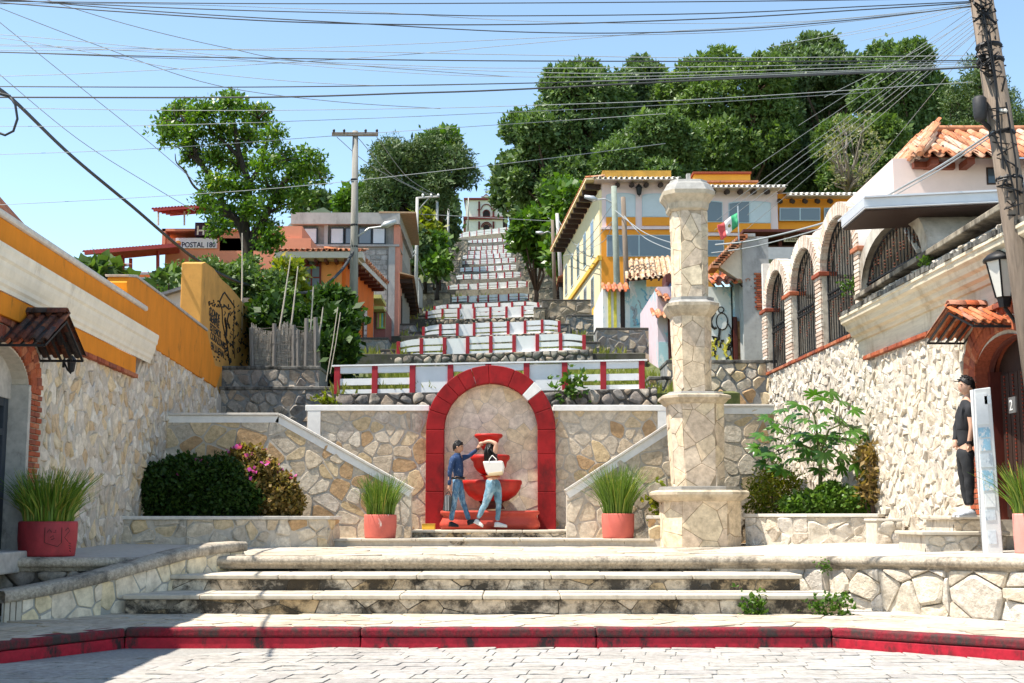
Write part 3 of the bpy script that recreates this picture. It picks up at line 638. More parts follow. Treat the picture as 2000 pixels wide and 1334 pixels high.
c = yb_.location; bevel(MB().box(c.x-.12, c.x+.13, 25.2, 25.45, 1.1, 1.2).build('block', plain('yellow_paint', (.72, .42, .04), .6, .15), yb_), .01); MB().box(c.x-.125, c.x+.135, 25.195, 25.455, 1.2, 1.215).build('lid', plain('ochre_lid', (.5, .3, .05), .6), yb_)
# back walls either side of the arch
YB = 26.15; B = front(YB)
def back_wall(x0, x1, name, label, seed, white_px):
    a, b = B.uv(x0, 800), B.uv(x1, 800); zt = Z_(803, YB)
    t = wall(name, label, B, [(a[0], .9), (b[0], .9), (b[0], zt), (a[0], zt)], .5, .29, .25, .030, .014, M_beige, M_mort, seed, 300, 'retaining walls beside the arch', flat=True, jit=.54, k=.2, drop=.2, hvar=.8)
    bevel(MB().pbox(B, a[0]-.03, b[0]+.03, zt-.0, zt+.12, -.55, .07).build('coping', M_white, t), .01)
    if white_px:
        c, d = B.uv(white_px[0], 800)[0], B.uv(white_px[1], 800)[0]; MB().pbox(B, c, d, Z_(880, YB), zt+.115, -.2, .066).build('painted_quoin', M_white, t)
    return t
back_wall(600, 836, 'back_wall', 'stone retaining wall with white coping to the left of the red arch', 91, (602, 627))
back_wall(1083, 1500, 'back_wall', 'stone retaining wall with white coping to the right of the red arch', 92, (1284, 1318))
# stair parapets with sloping white copings
Q = front(24.0)
def stair_parapet(pts, cop, label, seed, quoin):
    pg = Q.uvs(pts); t = wall('stair_parapet', label, Q, pg, .3, .32, .28, .032, .014, M_beige, M_mort, seed, 300, 'stair parapets beside the fountain', cat='parapet', flat=True, jit=.54, k=.2, drop=.2, hvar=.8)
    cc = Q.uvs(cop)
    for (a, b) in zip(cc, cc[1:]):
        d = Vector((b[0]-a[0], b[1]-a[1])).normalized(); n = Vector((-d.y, d.x)); n = n if n.y > 0 else -n
        lo = [(a[0], a[1]), (b[0], b[1])]
        MB().prism(Q, [(a[0]-n.x*.13, a[1]-n.y*.13), (b[0]-n.x*.13, b[1]-n.y*.13), b, a], -.28, .025).build('white_band', M_white, t)
        bevel(MB().prism(Q, [(a[0], a[1]+.002), (b[0], b[1]+.002), (b[0]+n.x*.05, b[1]+n.y*.05), (a[0]+n.x*.05, a[1]+n.y*.05)], -.34, .06).build('coping_slab', M_concl, t), .008)
    return t
stair_parapet([(300, 815), (545, 815), (803, 962), (803, 1050), (300, 1066)], [(300, 812), (545, 812), (805, 958)], 'left stair parapet of beige rubble with a white sloping coping beside the bougainvillea', 93, 0)
stair_parapet([(1107, 966), (1362, 800), (1512, 800), (1512, 1066), (1107, 1050)], [(1105, 961), (1362, 795), (1512, 795)], 'right stair parapet of beige rubble with a white sloping coping behind the tall pillar', 94, 0)
for s, x0, x1 in ((-1, 803, 545), (1, 1107, 1362)):         # the hidden flights behind the parapets
    st = tag(MB().box(min(X_(x0, 24.8), X_(x1, 24.8)), max(X_(x0, 24.8), X_(x1, 24.8)), 24.3, 25.6, .8, 1.0).build('side_stair', M_conc), kind='structure')
    for i in range(12):
        xa = X_(x0, 24.8)+(X_(x1, 24.8)-X_(x0, 24.8))*i/12; xb = X_(x1, 24.8)
        MB().box(min(xa, xb), max(xa, xb), 24.31, 25.58, 1.0+i*.17, 1.0+(i+1)*.17-.002).build('stair_tread', M_slab, st)
# ---------------------------------------------------------------- planters and bedding walls
def bed(name, label, pts, ztop, seed, mat, mm, capm, cell=(.32, .26)):
    """pts: plan points of the front faces, left to right"""
    t = thing(name, (pts[0][0], pts[0][1], .83), label, 'planter')
    for i, (a, b) in enumerate(zip(pts, pts[1:])):
        K = Pl((a[0], a[1], 0), (b[0]-a[0], b[1]-a[1], 0)); L = math.hypot(b[0]-a[0], b[1]-a[1])
        pg = [(0, .80), (L, .80), (L, ztop-.06), (0, ztop-.06)]
        MB().prism(K, pg, -.3, -.005).build('mortar_core', mm, t); lay_stones(t, K, pg, cell[0], cell[1], .02, .014, mat, seed+i, 80, k=.12, jit=.5, smooth=False)
        bevel(MB().pbox(K, -.03, L+.03, ztop-.058, ztop, -.33, .045).build('coping', capm, t), .01)
    return t
YL = 21.4
bed('planter_bed', 'low stone planter wall in front of the bougainvillea', [(X_(197, 20.6), 20.6+.4), (X_(365, 21.4), 21.4), (X_(640, 22.6), 22.6), (X_(662, 23.2), 23.2)], 1.36, 100, M_beige, M_mort, M_concl)
bed('planter_bed', 'low stone planter wall under the papaya plant', [(X_(1455, 22.6), 22.6), (X_(1577, 21.7), 21.7), (X_(1712, 21.3), 21.3), (X_(1758, 22.3), 22.3)], 1.40, 110, M_right, M_mortw, M_concl)
bed('planter_bed', 'narrow stone planter between the round pot and the tall pillar', [(X_(1266, 23.0), 23.0), (X_(1330, 22.9), 22.9)], 1.37, 120, M_beige, M_mort, M_concl)
so = MB()
so.add([(X_(200, 21), 21.2, 1.27), (X_(640, 22.7), 22.8, 1.27), (X_(640, 24), 24, 1.27), (-6.4, 24, 1.27)], [(0, 1, 2, 3)])
so.add([(X_(1450, 22.6), 22.7, 1.3), (X_(1577, 21.8), 21.9, 1.3), (X_(1758, 22.3), 22.3, 1.3), (6.3, 24, 1.3), (X_(1450, 24), 24, 1.3)], [(0, 1, 2, 3, 4)])
so.add([(X_(1268, 23), 23.1, 1.28), (X_(1330, 23), 23.0, 1.28), (X_(1440, 23.9), 23.9, 1.28), (X_(1268, 23.9), 23.9, 1.28)], [(0, 1, 2, 3)])
tag(so.build('soil', M_soil), kind='structure')
# rough block and steps before the right door
rb = thing('stone_block', (X_(1755, 20), 20, .85), 'rough square stone block at the end of the papaya planter', 'block')
K = Pl((X_(1712, 20.2), 20.2, 0), (1, .08, 0)); MB().pbox(K, 0, .40, .8, 1.28, -.5, -.01).build('mortar_core', M_mortw, rb); lay_stones(rb, K, [(0, .8), (.4, .8), (.4, 1.28), (0, 1.28)], .2, .24, .02, .02, M_right, 130, 20); bevel(MB().pbox(K, -.02, .42, 1.282, 1.32, -.52, .02).build('coping', M_concl, rb), .01)
ds = thing('door_steps', (5.6, 16.9, .9), 'pair of worn pale stone steps below the studded door', 'steps')
def dstep(px0, px1, Y, py0, py1, seed):
    K = front(Y); a, b = K.uv(px0, py0), K.uv(px1, py0); zt = Z_(py0, Y); MB().box(a[0]+.06, max(b[0], 6.3), Y+.05, Y+1.2, .85, zt-.055).build('riser', M_mortw, ds)
    lay_stones(ds, front(Y+.05), [(a[0]+.06, .88), (6.35, .88), (6.35, zt-.06), (a[0]+.06, zt-.06)], .3, .16, .02, .02, M_right, seed, 30, True)
    bevel(MB().box(a[0], 6.4, Y, Y+1.2, zt-.05, zt).build('tread_slab', M_slab, ds), .012)
dstep(1800, 2000, 16.75, 1038, 1062, 140); dstep(1856, 2000, 17.05, 1007, 1030, 141)
# ---------------------------------------------------------------- the tall pillar
YP = 22.2
pi_ = thing('pillar', (X_(1376, YP), YP+.6, .83), 'tall octagonal pillar faced with cream flagstones and banded with ledges', 'pillar')
def octo(cxp, wpx, fr, Y):                               # plan outline: broad front with chamfered corners, from pixel width
    w = (P(CX+wpx, Y or HZ, YP).x)/2; x = P(cxp, Y or HZ, YP).x; c = w*(1-fr); y = YP+.62
    return [(x-w+c, y-w), (x+w-c, y-w), (x+w, y-w+c), (x+w, y+w-c), (x+w-c, y+w), (x-w+c, y+w), (x-w, y+w-c), (x-w, y-w+c)]
def shaft(cx0, w0, cx1, w1, fr, y0, y1, seed, sx, sy):
    o0, o1 = octo(cx0, w0, fr, y0), octo(cx1, w1, fr, y1); z0, z1 = Z_(y0, YP), Z_(y1, YP)
    MB().hexa([(*o0[7], z0)]*0 or [(0, 0, 0)]*8) if 0 else None
    mb = MB(); mb.add([(*p, z0) for p in o0]+[(*p, z1) for p in o1], [tuple(range(7, -1, -1)), tuple(range(8, 16))]+[(i, (i+1) % 8, 8+(i+1) % 8, 8+i) for i in range(8)])
    mb.build('shaft_core', plain('pillar_mortar', (.38, .30, .21), .9, .3), pi_)
    for i in (7, 0, 1, 6, 2):
        a, b = Vector((*o0[i], z0)), Vector((*o0[(i+1) % 8], z0)); c = Vector((*o1[i], z1)); e = Vector((*o1[(i+1) % 8], z1))
        K = Pl(a, b-a, (c+e)/2-(a+b)/2); K.N = K.U.cross(K.V).normalized(); K.V = K.N.cross(K.U)
        pg = [((q-a).dot(K.U), (q-a).dot(K.V)) for q in (a, b, e, c)]
        s = min(1, ((b-a).length)/sx*1.4)
        lay_stones(pi_, K, pg, sx*max(.7, s), sy, .008, .012, M_pillar, seed+i, 60, True, jit=.5, k=.04, name='facing_stone')
def ledge(cxp, fr, prof, mat):
    rings = [[(*p, Z_(y, YP)) for p in octo(cxp, w, fr, y)] for w, y in prof]; mb = MB(); mb.sheet([r+[r[0]] for r in rings]); n = len(rings)
    mb.f.append(tuple(range(7, -1, -1))); mb.f.append(tuple((n-1)*9+i for i in range(8))); return mb.build('ledge', mat, pi_)
M_ledge = plain('ledge_stone', (.52, .44, .33), .85, .25, 9, .5, dirt=(.14, .12, .09), dirt_amt=(.5, .72)); M_ledget = plain('ledge_top_stone', (.32, .31, .29), .9, .25, 9, .5)
shaft(1376, 150, 1376, 150, .58, 1072, 978, 200, .5, .42)
ledge(1374, .58, [(154, 979), (165, 976), (178, 971), (186, 966), (186, 961), (176, 957)], M_ledge); ledge(1374, .58, [(150, 957), (150, 950), (112, 949)], M_ledget)
shaft(1373, 97, 1366, 106, .6, 950, 786, 210, .36, .40)
ledge(1365, .6, [(106, 787), (116, 784), (126, 778), (136, 775), (136, 770), (120, 767)], M_ledge); ledge(1365, .6, [(110, 767), (106, 762), (80, 761)], M_ledget)
shaft(1362, 68, 1358, 74, .6, 762, 611, 220, .32, .36)
ledge(1359, .6, [(76, 612), (86, 607), (96, 600), (104, 592), (104, 586)], M_ledge); ledge(1359, .6, [(100, 586), (84, 580), (84, 574), (60, 573)], M_ledget)
shaft(1357, 66, 1354, 68, .6, 574, 402, 230, .32, .36)
ledge(1351, .6, [(70, 402), (78, 398), (82, 386), (92, 378), (102, 372), (104, 364)], M_ledge); ledge(1351, .6, [(102, 364), (86, 350), (76, 346), (72, 341)], M_ledget)
# ---------------------------------------------------------------- pots of horsetail
def blades(mb, c, r, n, h, lean, w, seed, segs=3):
    rg = random.Random(seed)
    for i in range(n):
        a = rg.uniform(0, 2*math.pi); q = math.sqrt(rg.random())*r; b = Vector((c[0]+math.cos(a)*q, c[1]+math.sin(a)*q, c[2]))
        out = Vector((math.cos(a), math.sin(a), 0))*(q/r)*lean*(rg.uniform(.4, 1.3) if rg.random() < .9 else rg.uniform(1.3, 2.4))+Vector((rg.gauss(0, .12), rg.gauss(0, .12), 0)); H = h*rg.uniform(.5, 1.08); ww = w*rg.uniform(.7, 1.2)
        sd = Vector((rg.uniform(-1, 1), rg.uniform(-.6, .6), 0)).normalized()*ww; pr = []
        for k in range(segs+1):
            t = k/segs; p = b+Vector((0, 0, H*t*(1-.25*t*out.length)))+out*H*t*t*.9; s = sd*(1-t*.85); pr.append((p-s, p+s))
        mb.add([x for p in pr for x in p], [(2*k, 2*k+1, 2*k+3, 2*k+2) for k in range(segs)])
M_reed = leafmat('horsetail_stem', (.045, .10, .012), (.14, .24, .02), (.46, .36, .08), trans=.15)
M_pot = plain('salmon_pot_paint', (.55, .13, .10), .7, .12, 5, .2, dirt=(.66, .56, .50), dirt_amt=(.63, .67), dscale=2.2)
M_potd = plain('shaded_pot_crimson', (.40, .04, .05), .6, .25, 4, .3, dirt=(.22, .03, .035), dirt_amt=(.5, .7))  # deeper red than the other pots, house shade mixed into the colour
def pot(px, Y, zf, rpx, py_top, label, seed, h, n, mat, lean=.35):
    r = rpx/F*Y; x = X_(px, Y); zt = Z_(py_top, Y); t = thing('plant_pot', (x, Y, zf), label, 'plant pot', 'round pots of tall rush')
    MB().lathe((x, Y, 0), [(r*.93, zf), (r*.95, zf+.03), (r*1.0, zf+(zt-zf)*.5), (r, zt-.02), (r*.97, zt), (r*.9, zt), (r*.88, zt-.06)], 28).build('pot_body', mat, t, True)
    MB().lathe((x, Y, 0), [(r*.8, zt-.08), (r*.88, zt-.055)], 20).build('soil', M_soil, t)
    mb = MB(); blades(mb, (x, Y, zt-.06), r*.8, n, h, lean, .011 if Y > 20 else .013, seed); tag(mb.build('foliage', M_reed, t), kind='stuff'); return t
p0 = pot(95, 15.95, .875, 55, 1018, 'shade-darkened crimson pot with drawn scribbles and dark rush, beside the old blue door', 301, .72, 900, M_potd, .55)
K = front(15.6); mb = MB()
for a in ([(88, 1030), (87, 1060), (112, 1068), (120, 1060), (121, 1030)], [(128, 1036), (133, 1031), (136, 1037), (131, 1043), (126, 1050), (133, 1058)], [(92, 1040), (97, 1034), (101, 1040)], [(104, 1040), (109, 1040), (109, 1035)], [(98, 1050), (104, 1046), (106, 1052), (100, 1054)]): mb.tube([P(x, y, 15.95-math.sqrt(max(0, .348**2-(X_(x, 15.95)-X_(95, 15.95))**2))-.003) for x, y in a], .004, 4)
for i in range(4): q = [(134+i*.6, 1060+i*5), (138, 1062+i*5)]; mb.tube([P(x, y, 15.95-math.sqrt(max(0, .348**2-(X_(x, 15.95)-X_(95, 15.95))**2))-.003) for x, y in q], .005, 4)
mb.build('scribble', M_ink, p0)
pot(743, 23.45, .965, 31.5, 1005, 'salmon pot with flaked paint and rush at the foot of the left parapet', 302, .78, 700, M_pot)
pot(1207, 23.45, .965, 31.5, 1003, 'salmon pot with tall green rush at the foot of the right parapet', 303, .95, 800, M_pot, .42)
pot(2006, 15.7, .905, 27, 1003, 'slim pink pot of yellowing rush at the right edge beside the white post', 304, .70, 350, plain('pink_pot_paint', (.60, .28, .24), .7, .1), .5)
# ---------------------------------------------------------------- the hill and the great stair
FEN = [(28.5, 765, 651, 1256, 9), (46, 690, 773, 1143, 13), (60, 655, 823, 1094, 12), (70, 622, 829, 1085, 9), (80, 611, 845, 1052, 7), (108, 590, 871, 1034, 8), (118, 565, 873, 1030, 9),
       (134, 545, 886, 1018, 8), (148, 530, 890, 1011, 8), (160, 516, 893, 1007, 8), (170, 505, 898, 1001, 6), (182, 497, 902, 994, 6), (194, 488, 905, 994, 6), (208, 474, 910, 991, 7), (226, 459, 884, 1004, 16)]
PROF = [(24, 3.3)]+[(Y, Z_(y, Y)) for Y, y, *_ in FEN]+[(245, 56), (300, 58), (420, 45), (800, 0)]
def prof(Y):
    for (a, za), (b, zb) in zip(PROF, PROF[1:]):
        if Y <= b: return za+(zb-za)*max(0, (Y-a))/(b-a)
    return 0
def sm(t): t = max(0, min(1, t)); return t*t*(3-2*t)
def ground(x, Y):
    h = prof(Y); d = abs(x-SX(Y)); h = h*(1-.42*sm((-x-9)/35)) if x < 0 else h*(1+.10*sm((x-12)/40))
    return h+(-1.2 if d < 4.6 else -1.2+1.3*sm((d-4.6)/2.0))+.5*noise.noise((x*.12, Y*.12, 3.1))*sm((d-6)/6)
xs = [-160, -120, -90, -70, -55, -45, -37, -30, -25, -21, -18, -15, -12.5, -10.5, -9, -7.8, -6.8, -5.8, -4.8, -3.5, 0, 3.2, 4.6, 5.6, 6.6, 7.8, 9, 10.5, 12.5, 15, 18, 21, 25, 30, 37, 45, 55, 70, 90, 120, 160]
ys = [30.2+i*2.2 for i in range(30)]+[98+i*6 for i in range(32)]+[300, 330, 370, 420, 500, 620, 800]
hm = MB(); hm.sheet([[(x*(1+max(0, Y-250)/250), Y, ground(x, Y)) for x in xs] for Y in ys])
hill = tag(hm.build('hillside', M_earth, None, True), kind='structure')
gnd = MB().add([(-900, -100, -.6), (900, -100, -.6), (900, 1500, -.6), (-900, 1500, -.6)], [(0, 1, 2, 3)]); tag(gnd.build('ground', M_earth), kind='structure')
NTH = ['lowest', 'second', 'third', 'fourth', 'fifth', 'sixth', 'seventh', 'eighth', 'ninth', 'tenth', 'eleventh', 'twelfth', 'thirteenth', 'fourteenth', 'topmost']
GB = MB(); rgg = random.Random(9)
for k, (Y, yb, xl, xr, tl) in enumerate(FEN):
    z = Z_(yb, Y); L, R = X_(xl, Y), X_(xr, Y); sl = tl/F*Y/(R-L); mid = (L+R)/2
    K = Pl((mid, Y, z), (1, -.06, sl*.8)); hw = (R-L)/2
    if k+1 < len(FEN):                                   # grassy slope up to the next low wall
        Y2 = FEN[k+1][0]; z2 = Z_(FEN[k+1][1], Y2)-.5; L2, R2 = X_(FEN[k+1][2], Y2)-2.5, X_(FEN[k+1][3], Y2)+2.5
        gl, gy = (L-2, Y-.1) if k else (L-.1, Y+.1); tag(MB().sheet([[(gl, gy-.02, z-1.6), (R+2.2, gy-.02, z-1.6)], [(gl, gy, z-.05), (R+2.2, gy, z-.02)], [(L2, Y2, z2), (R2, Y2, z2)]]).build('terrace_slope', M_earth if k == 0 else plain('stair_rubble', (.085, .08, .068), .95, .4, 4, .6, dirt=(.05, .06, .02), dirt_amt=(.5, .65))), kind='structure')
        if k < 6:
            for i in range((900, 260, 120, 120, 60, 60)[k]):
                t = (rgg.random()**2)*.75; x = (L-(1.5 if k else .05))+(R-L+(3 if k else 1.4))*rgg.random(); x = x+((L2+R2)/2-(L+R)/2)*t; y = Y+.2+(Y2-Y-.8)*t; zz = z+(z2-z)*t+.0
                s = .16+.012*Y*.2; a = rgg.uniform(0, 3.14)
                for _ in range(3):
                    dx, dy = rgg.uniform(-.12, .12), rgg.uniform(-.1, .1); w = .02+.0006*Y
                    GB.add([(x-w+dx, y+dy, zz-.05), (x+w+dx, y+dy, zz-.05), (x+dx*2.4+rgg.uniform(-.05, .05), y+dy*2, zz+s*rgg.uniform(.6, 1.3))], [(0, 1, 2)])
    # low wall that carries the balustrade
    rw_ = thing('terrace_wall', (mid, Y-.25, z-.6), 'low stone terrace wall under the %s red and white balustrade' % NTH[k], 'wall', 'terrace walls of the great stair')
    W = Pl((mid, Y-.28, 0), (1, -.06, 0)); top = z-.02
    pg = [(-hw-.3, z-.9-(.4 if k else .6)), (hw+.3, z-.9-(.4 if k else .6)), (hw+.3, top+sl*hw*.8), (-hw-.3, top-sl*hw*.8)]
    MB().prism(W, pg, -.5, 0).build('mortar_core', M_mortd if k < 4 else M_far, rw_)
    if k < 6: lay_stones(rw_, W, pg, .34, .26, .04, .03, M_grey if k < 2 else M_far, 400+k, 80 if k < 2 else 0)
    bl = thing('balustrade', (mid, Y, z), 'red and white balustrade across the %s terrace of the stair%s' % (NTH[k], ', behind the arch' if k == 0 else ', below the church' if k == 14 else ''), 'balustrade', 'red and white balustrades up the great stair')
    n = 9; H = .62 if k != 14 else .95; us = [-hw+2*hw*i/(n-1) for i in range(n)]; pw = .065
    for i, u in enumerate(us):
        e = i in (0, n-1); hh = H-(.09 if e and k else 0); lift = (.0 if not e or not k else .02)
        bevel(MB().pbox(K, u-pw, u+pw, -.02-lift, hh+.012, -.12, .045).build('post', M_redb, bl), .008)
    def rail(i, v0, v1, name='rail', d0=-.09, d1=.02):
        u0, u1 = us[i]+pw, us[i+1]-pw; a = (-.1 if (i == 0 and k) else 0); b = (-.1 if (i == n-2 and k) else 0)
        m = 5; mb = MB()
        if not a and not b: mb.pbox(K, u0, u1, v0, v1, d0, d1)
        else:
            for q in range(m):
                t0, t1 = q/m, (q+1)/m; f = (lambda t: a*(1-t)**2.0 if a else b*t**2.0)
                x0, x1 = u0+(u1-u0)*t0, u0+(u1-u0)*t1; p0, p1 = f(t0)*(v0/H), f(t1)*(v0/H); q0, q1 = f(t0), f(t1)
                mb.hexa([K.p(x0, v0+p0, d1), K.p(x1, v0+p1, d1), K.p(x1, v0+p1, d0), K.p(x0, v0+p0, d0), K.p(x0, v1+q0, d1), K.p(x1, v1+q1, d1), K.p(x1, v1+q1, d0), K.p(x0, v1+q0, d0)])
        return mb.build(name, M_whiteb, bl)
    for i in range(n-1):
        if i in (2, 5): rail(i, 0, H-.03, 'panel', -.09, -.03 if k else .0)
        elif k == 0: rail(i, H-.155, H-.005); rail(i, .20*H/.62, .345*H/.62); rail(i, -.02, .10)
        else: rail(i, H*.64, H-.005); rail(i, .27*H, .54*H); rail(i, -.02, .16*H)
    MB().pbox(K, -hw-.12, hw+.12, H, H+.035, -.13, .06).build('cap', M_whiteb, bl) if k == 0 else None
    MB().pbox(K, -hw*.8 if k else -hw, hw*.86 if k else -hw*.72, -.12 if k else -.25, -.022, -.12, .10).build('plinth', M_whiteb, bl)
    if k == 0: MB().pbox(K, hw*.85, hw, -.25, -.022, -.12, .10).build('plinth', M_whiteb, bl)
tag(GB.build('grass', M_grass), kind='stuff')
WING = [('L', 1, 418, 622, 715, 815, 30.2), ('L', 1, 430, 654, 755, 815, 29.4), ('L', 1, 640, 692, 772, 806, 28.7), ('L', 2, 677, 757, 659, 722, 47), ('L', 2, 740, 775, 682, 722, 46.4), ('L', 2, 770, 810, 694, 722, 46.1),
        ('L', 3, 735, 810, 632, 672, 61), ('L', 3, 800, 828, 648, 672, 60.4), ('L', 4, 752, 822, 601, 640, 71), ('L', 4, 815, 848, 616, 640, 70.4), ('L', 5, 819, 879, 571, 606, 100), ('L', 6, 824, 870, 553, 580, 112), ('L', 7, 841, 890, 538, 562, 128), ('L', 8, 855, 897, 508, 548, 142), ('L', 9, 868, 902, 488, 522, 158), ('L', 10, 876, 913, 468, 500, 176),
        ('R', 1, 1303, 1520, 703, 815, 29.4), ('R', 1, 1268, 1310, 735, 812, 29.0), ('R', 1, 1238, 1282, 756, 806, 28.7), ('R', 2, 1165, 1285, 640, 716, 47), ('R', 2, 1143, 1172, 667, 716, 46.4), ('R', 2, 1108, 1150, 684, 716, 46.1),
        ('R', 3, 1107, 1192, 615, 674, 61), ('R', 3, 1090, 1114, 632, 662, 60.4), ('R', 4, 1058, 1172, 585, 630, 69.6), ('R', 4, 1043, 1064, 600, 622, 69), ('R', 5, 1034, 1094, 562, 594, 104), ('R', 6, 1032, 1082, 540, 570, 114), ('R', 7, 1018, 1070, 523, 548, 130), ('R', 8, 1008, 1044, 500, 532, 146), ('R', 9, 998, 1032, 484, 512, 160), ('R', 10, 990, 1014, 458, 492, 190)]
seen = {}
for i, (s, lv, x0, x1, y0, y1, Y) in enumerate(WING):
    j = seen[(s, lv)] = seen.get((s, lv), 0)+1
    lab = '%s stone block beside the %s balustrade, %s side of the stair' % (('tall', 'middle', 'low')[j-1], NTH[lv-1], 'left' if s == 'L' else 'right')
    W = front(Y); a = W.uv(x0, y0); b = W.uv(x1, y1); zt = a[1]; zb = min(b[1], ground((a[0]+b[0])/2, Y)-.3)
    pg = [(a[0], zb), (b[0], zb), (b[0], zt-.08), (a[0], zt-.08)]
    near = Y < 32; mid_ = Y < 65
    t = thing('wing_wall', ((a[0]+b[0])/2, Y, zb), lab, 'wall', 'stepped stone walls flanking the great stair')
    MB().prism(W, pg, -(1.4 if Y < 90 else 3), 0).build('mortar_core', M_mortg if mid_ else M_far, t)
    sz = (.32, .27) if near else (.38, .32) if mid_ else (.5, .4)
    lay_stones(t, W, [(p[0], max(p[1], b[1]-.1)) for p in pg], *sz, .05 if not near else .03, .02, (M_grey if s == 'L' else M_beige if near else M_far) if Y < 65 else M_far, 500+i, 70 if mid_ else 0, k=.14, jit=.48, smooth=False)
    bevel(MB().pbox(W, a[0]-.02, b[0]+.02, zt-.078, zt, -(1.42 if Y < 90 else 3), .04).build('coping', M_mortd if Y > 32 else plain('mossy_coping', (.2, .19, .17), .95, .5, 8, .8, dirt=(.02, .02, .018), dirt_amt=(.45, .6)), t), .015)
# ---------------------------------------------------------------- church at the top
YC = 245; C = front(YC); ch = thing('church', (X_(947, YC), YC, Z_(450, YC)), 'small cream church with dark red trim at the top of the stair', 'church')
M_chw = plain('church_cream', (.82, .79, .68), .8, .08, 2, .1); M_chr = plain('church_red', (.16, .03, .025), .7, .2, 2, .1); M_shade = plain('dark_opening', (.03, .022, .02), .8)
def CB(x0, x1, y0, y1, d0, d1, name, mat, par=None): a, b = C.uv(x0, y1), C.uv(x1, y0); return MB().pbox(C, a[0], b[0], a[1], b[1], d0, d1).build(name, mat, par or ch)
CB(909, 982, 388, 470, -9, 0, 'wall', M_chw); CB(904, 911, 430, 470, -6, -.5, 'side_wing', M_chw); CB(906, 974, 387.5, 391, -9, .5, 'cornice', M_chr); CB(905, 991, 424, 429, -9, .5, 'cornice', M_chr)
CB(906, 909.5, 429, 455, -6, .12, 'corner_strip', M_chr)
for x in (934, 962): CB(x, x+3.5, 394, 424, -.1, .25, 'pilaster', M_chr); CB(x, x+3.5, 433, 448, -.1, .25, 'pilaster', M_chr); CB(x-1.5, x+5, 409, 411, -.1, .32, 'capital', M_chr)
def CA(cx, cy, r, rr, ybot, name, mat, d):
    q = [C.uv(cx+math.cos(math.pi*i/12)*r, cy-math.sin(math.pi*i/12)*r) for i in range(13)]; w = [C.uv(cx+math.cos(math.pi*i/12)*rr, cy-math.sin(math.pi*i/12)*rr) for i in range(13)]
    if rr == 0: return MB().prism(C, [C.uv(cx+r, ybot)]+q+[C.uv(cx-r, ybot)], -.1, d).build(name, mat, ch)
    mb = MB()
    for i in range(12): mb.prism(C, [q[i], q[i+1], w[i+1], w[i]], -.1, d)
    return mb.build(name, mat, ch)
CA(950, 409, 10.5, 9, 424, 'arch_moulding', M_chr, .2); CA(950, 417, 7, 0, 424, 'window', M_shade, .1); CA(950, 417, 7.5, 5.8, 424, 'window_arch', M_chr, .2)
CA(950, 444, 10.5, 8.5, 448, 'door_arch', M_chr, .25); CA(950, 444, 7.5, 6, 448, 'inner_arch', M_chr, .2); CA(950, 445, 6, 0, 450, 'doorway', M_shade, .12)
pp_ = [C.uv(x, y) for x, y in ((938, 388), (940, 385), (944, 385), (947, 381.5), (949.5, 380.5), (952, 381.5), (955, 385), (959, 385), (961, 388))]
MB().prism(C, pp_, -.6, 0).build('gable', M_chw, ch); MB().prism(C, pp_[1:-1]+[(a, b+.14) for a, b in pp_[1:-1]][::-1], -.7, .08).build('gable_trim', M_chr, ch)
a = C.uv(949.5, 381); mb = MB().pbox(C, a[0]-.05, a[0]+.05, a[1], a[1]+1.7, -.1, 0); mb.pbox(C, a[0]-.45, a[0]+.45, a[1]+1.0, a[1]+1.1, -.1, -.002); mb.build('cross', M_iron, ch)
# ---------------------------------------------------------------- gabled tile canopies over the two doors
def canopy(parent, pl, uc, half, proj, zr, ze, mat, seed, nt_=4, nb=3):
    for s in (-1, 1):
        e0 = pl.p(uc+s*half, ze, 0); A = pl.N*proj; B = pl.p(uc, zr, 0)-e0
        tiled_slope(parent, e0, A, B, nt_, nb, .2, mat, seed=seed+s, name='canopy_tile')
        for q in range(nt_+1):
            o = e0+A*(q/nt_)-Vector((0, 0, .045)); MB().tube([o, o+B], .018, 4).build('canopy_bar', M_iron, parent)
        MB().tube([e0-Vector((0, 0, .045)), e0+A-Vector((0, 0, .045))], .02, 4).build('canopy_bar', M_iron, parent)
    tm = tile_mesh('ridge_tile', proj/3*1.25, .22, mat)
    for j in range(3):
        o = pl.p(uc, zr+.05, proj*j/3-.03); y = (pl.N+Vector((0, 0, .05))).normalized(); x = pl.U; z = x.cross(y).normalized()
        if z.z < 0: x = -x; z = -z
        c = bpy.data.objects.new('ridge_tile', tm); COL.objects.link(c); hang(c, parent); del c['_w']
        c.matrix_basis = Matrix(((x.x, y.x, z.x, o.x), (x.y, y.y, z.y, o.y), (x.z, y.z, z.z, o.z), (0, 0, 0, 1)))
canopy(lb, LW, 15.85, .78, .55, 3.80, 3.40, M_tiled, 3)
# ---------------------------------------------------------------- right building
rbld = thing('arcade_house', (6.3, 20, .9), 'pale rubble stone house with studded door, moulded cornice and three brick arches', 'building')
def ur(px): return RW.uv(px, 900)[0]
zS = 4.62; UD0, UD1 = -17.52, -15.75                       # door opening
darc = arch_pts((UD0+UD1)/2, 3.28, (UD1-UD0)/2, math.pi, 0, 14, .42)
U29 = -29.6
core = [(U29, .5), (UD0, .5)]+darc+[(UD1, .5), (-14.95, .5), (-14.95, 4.1), (-22.2, 4.1), (-22.2, zS), (U29, zS)]
MB().prism(RW, core, -.45, 0).build('mortar_core', M_mortw, rbld)
lay_stones(rbld, RW, [(U29, .7), (-17.95, .7), (-17.95, 4.0), (-22.3, 4.0), (-22.3, zS-.08), (U29, zS-.08)], .18, .155, .008, .017, M_right, 600, 300, jit=.52, hvar=.9, k=.12, smooth=False, drop=.12)
lay_stones(rbld, RW, [(-15.35, .7), (-14.95, .7), (-14.95, 4.0), (-15.35, 4.0)], .23, .21, .022, .045, M_right, 601, 0)
u = -29.5
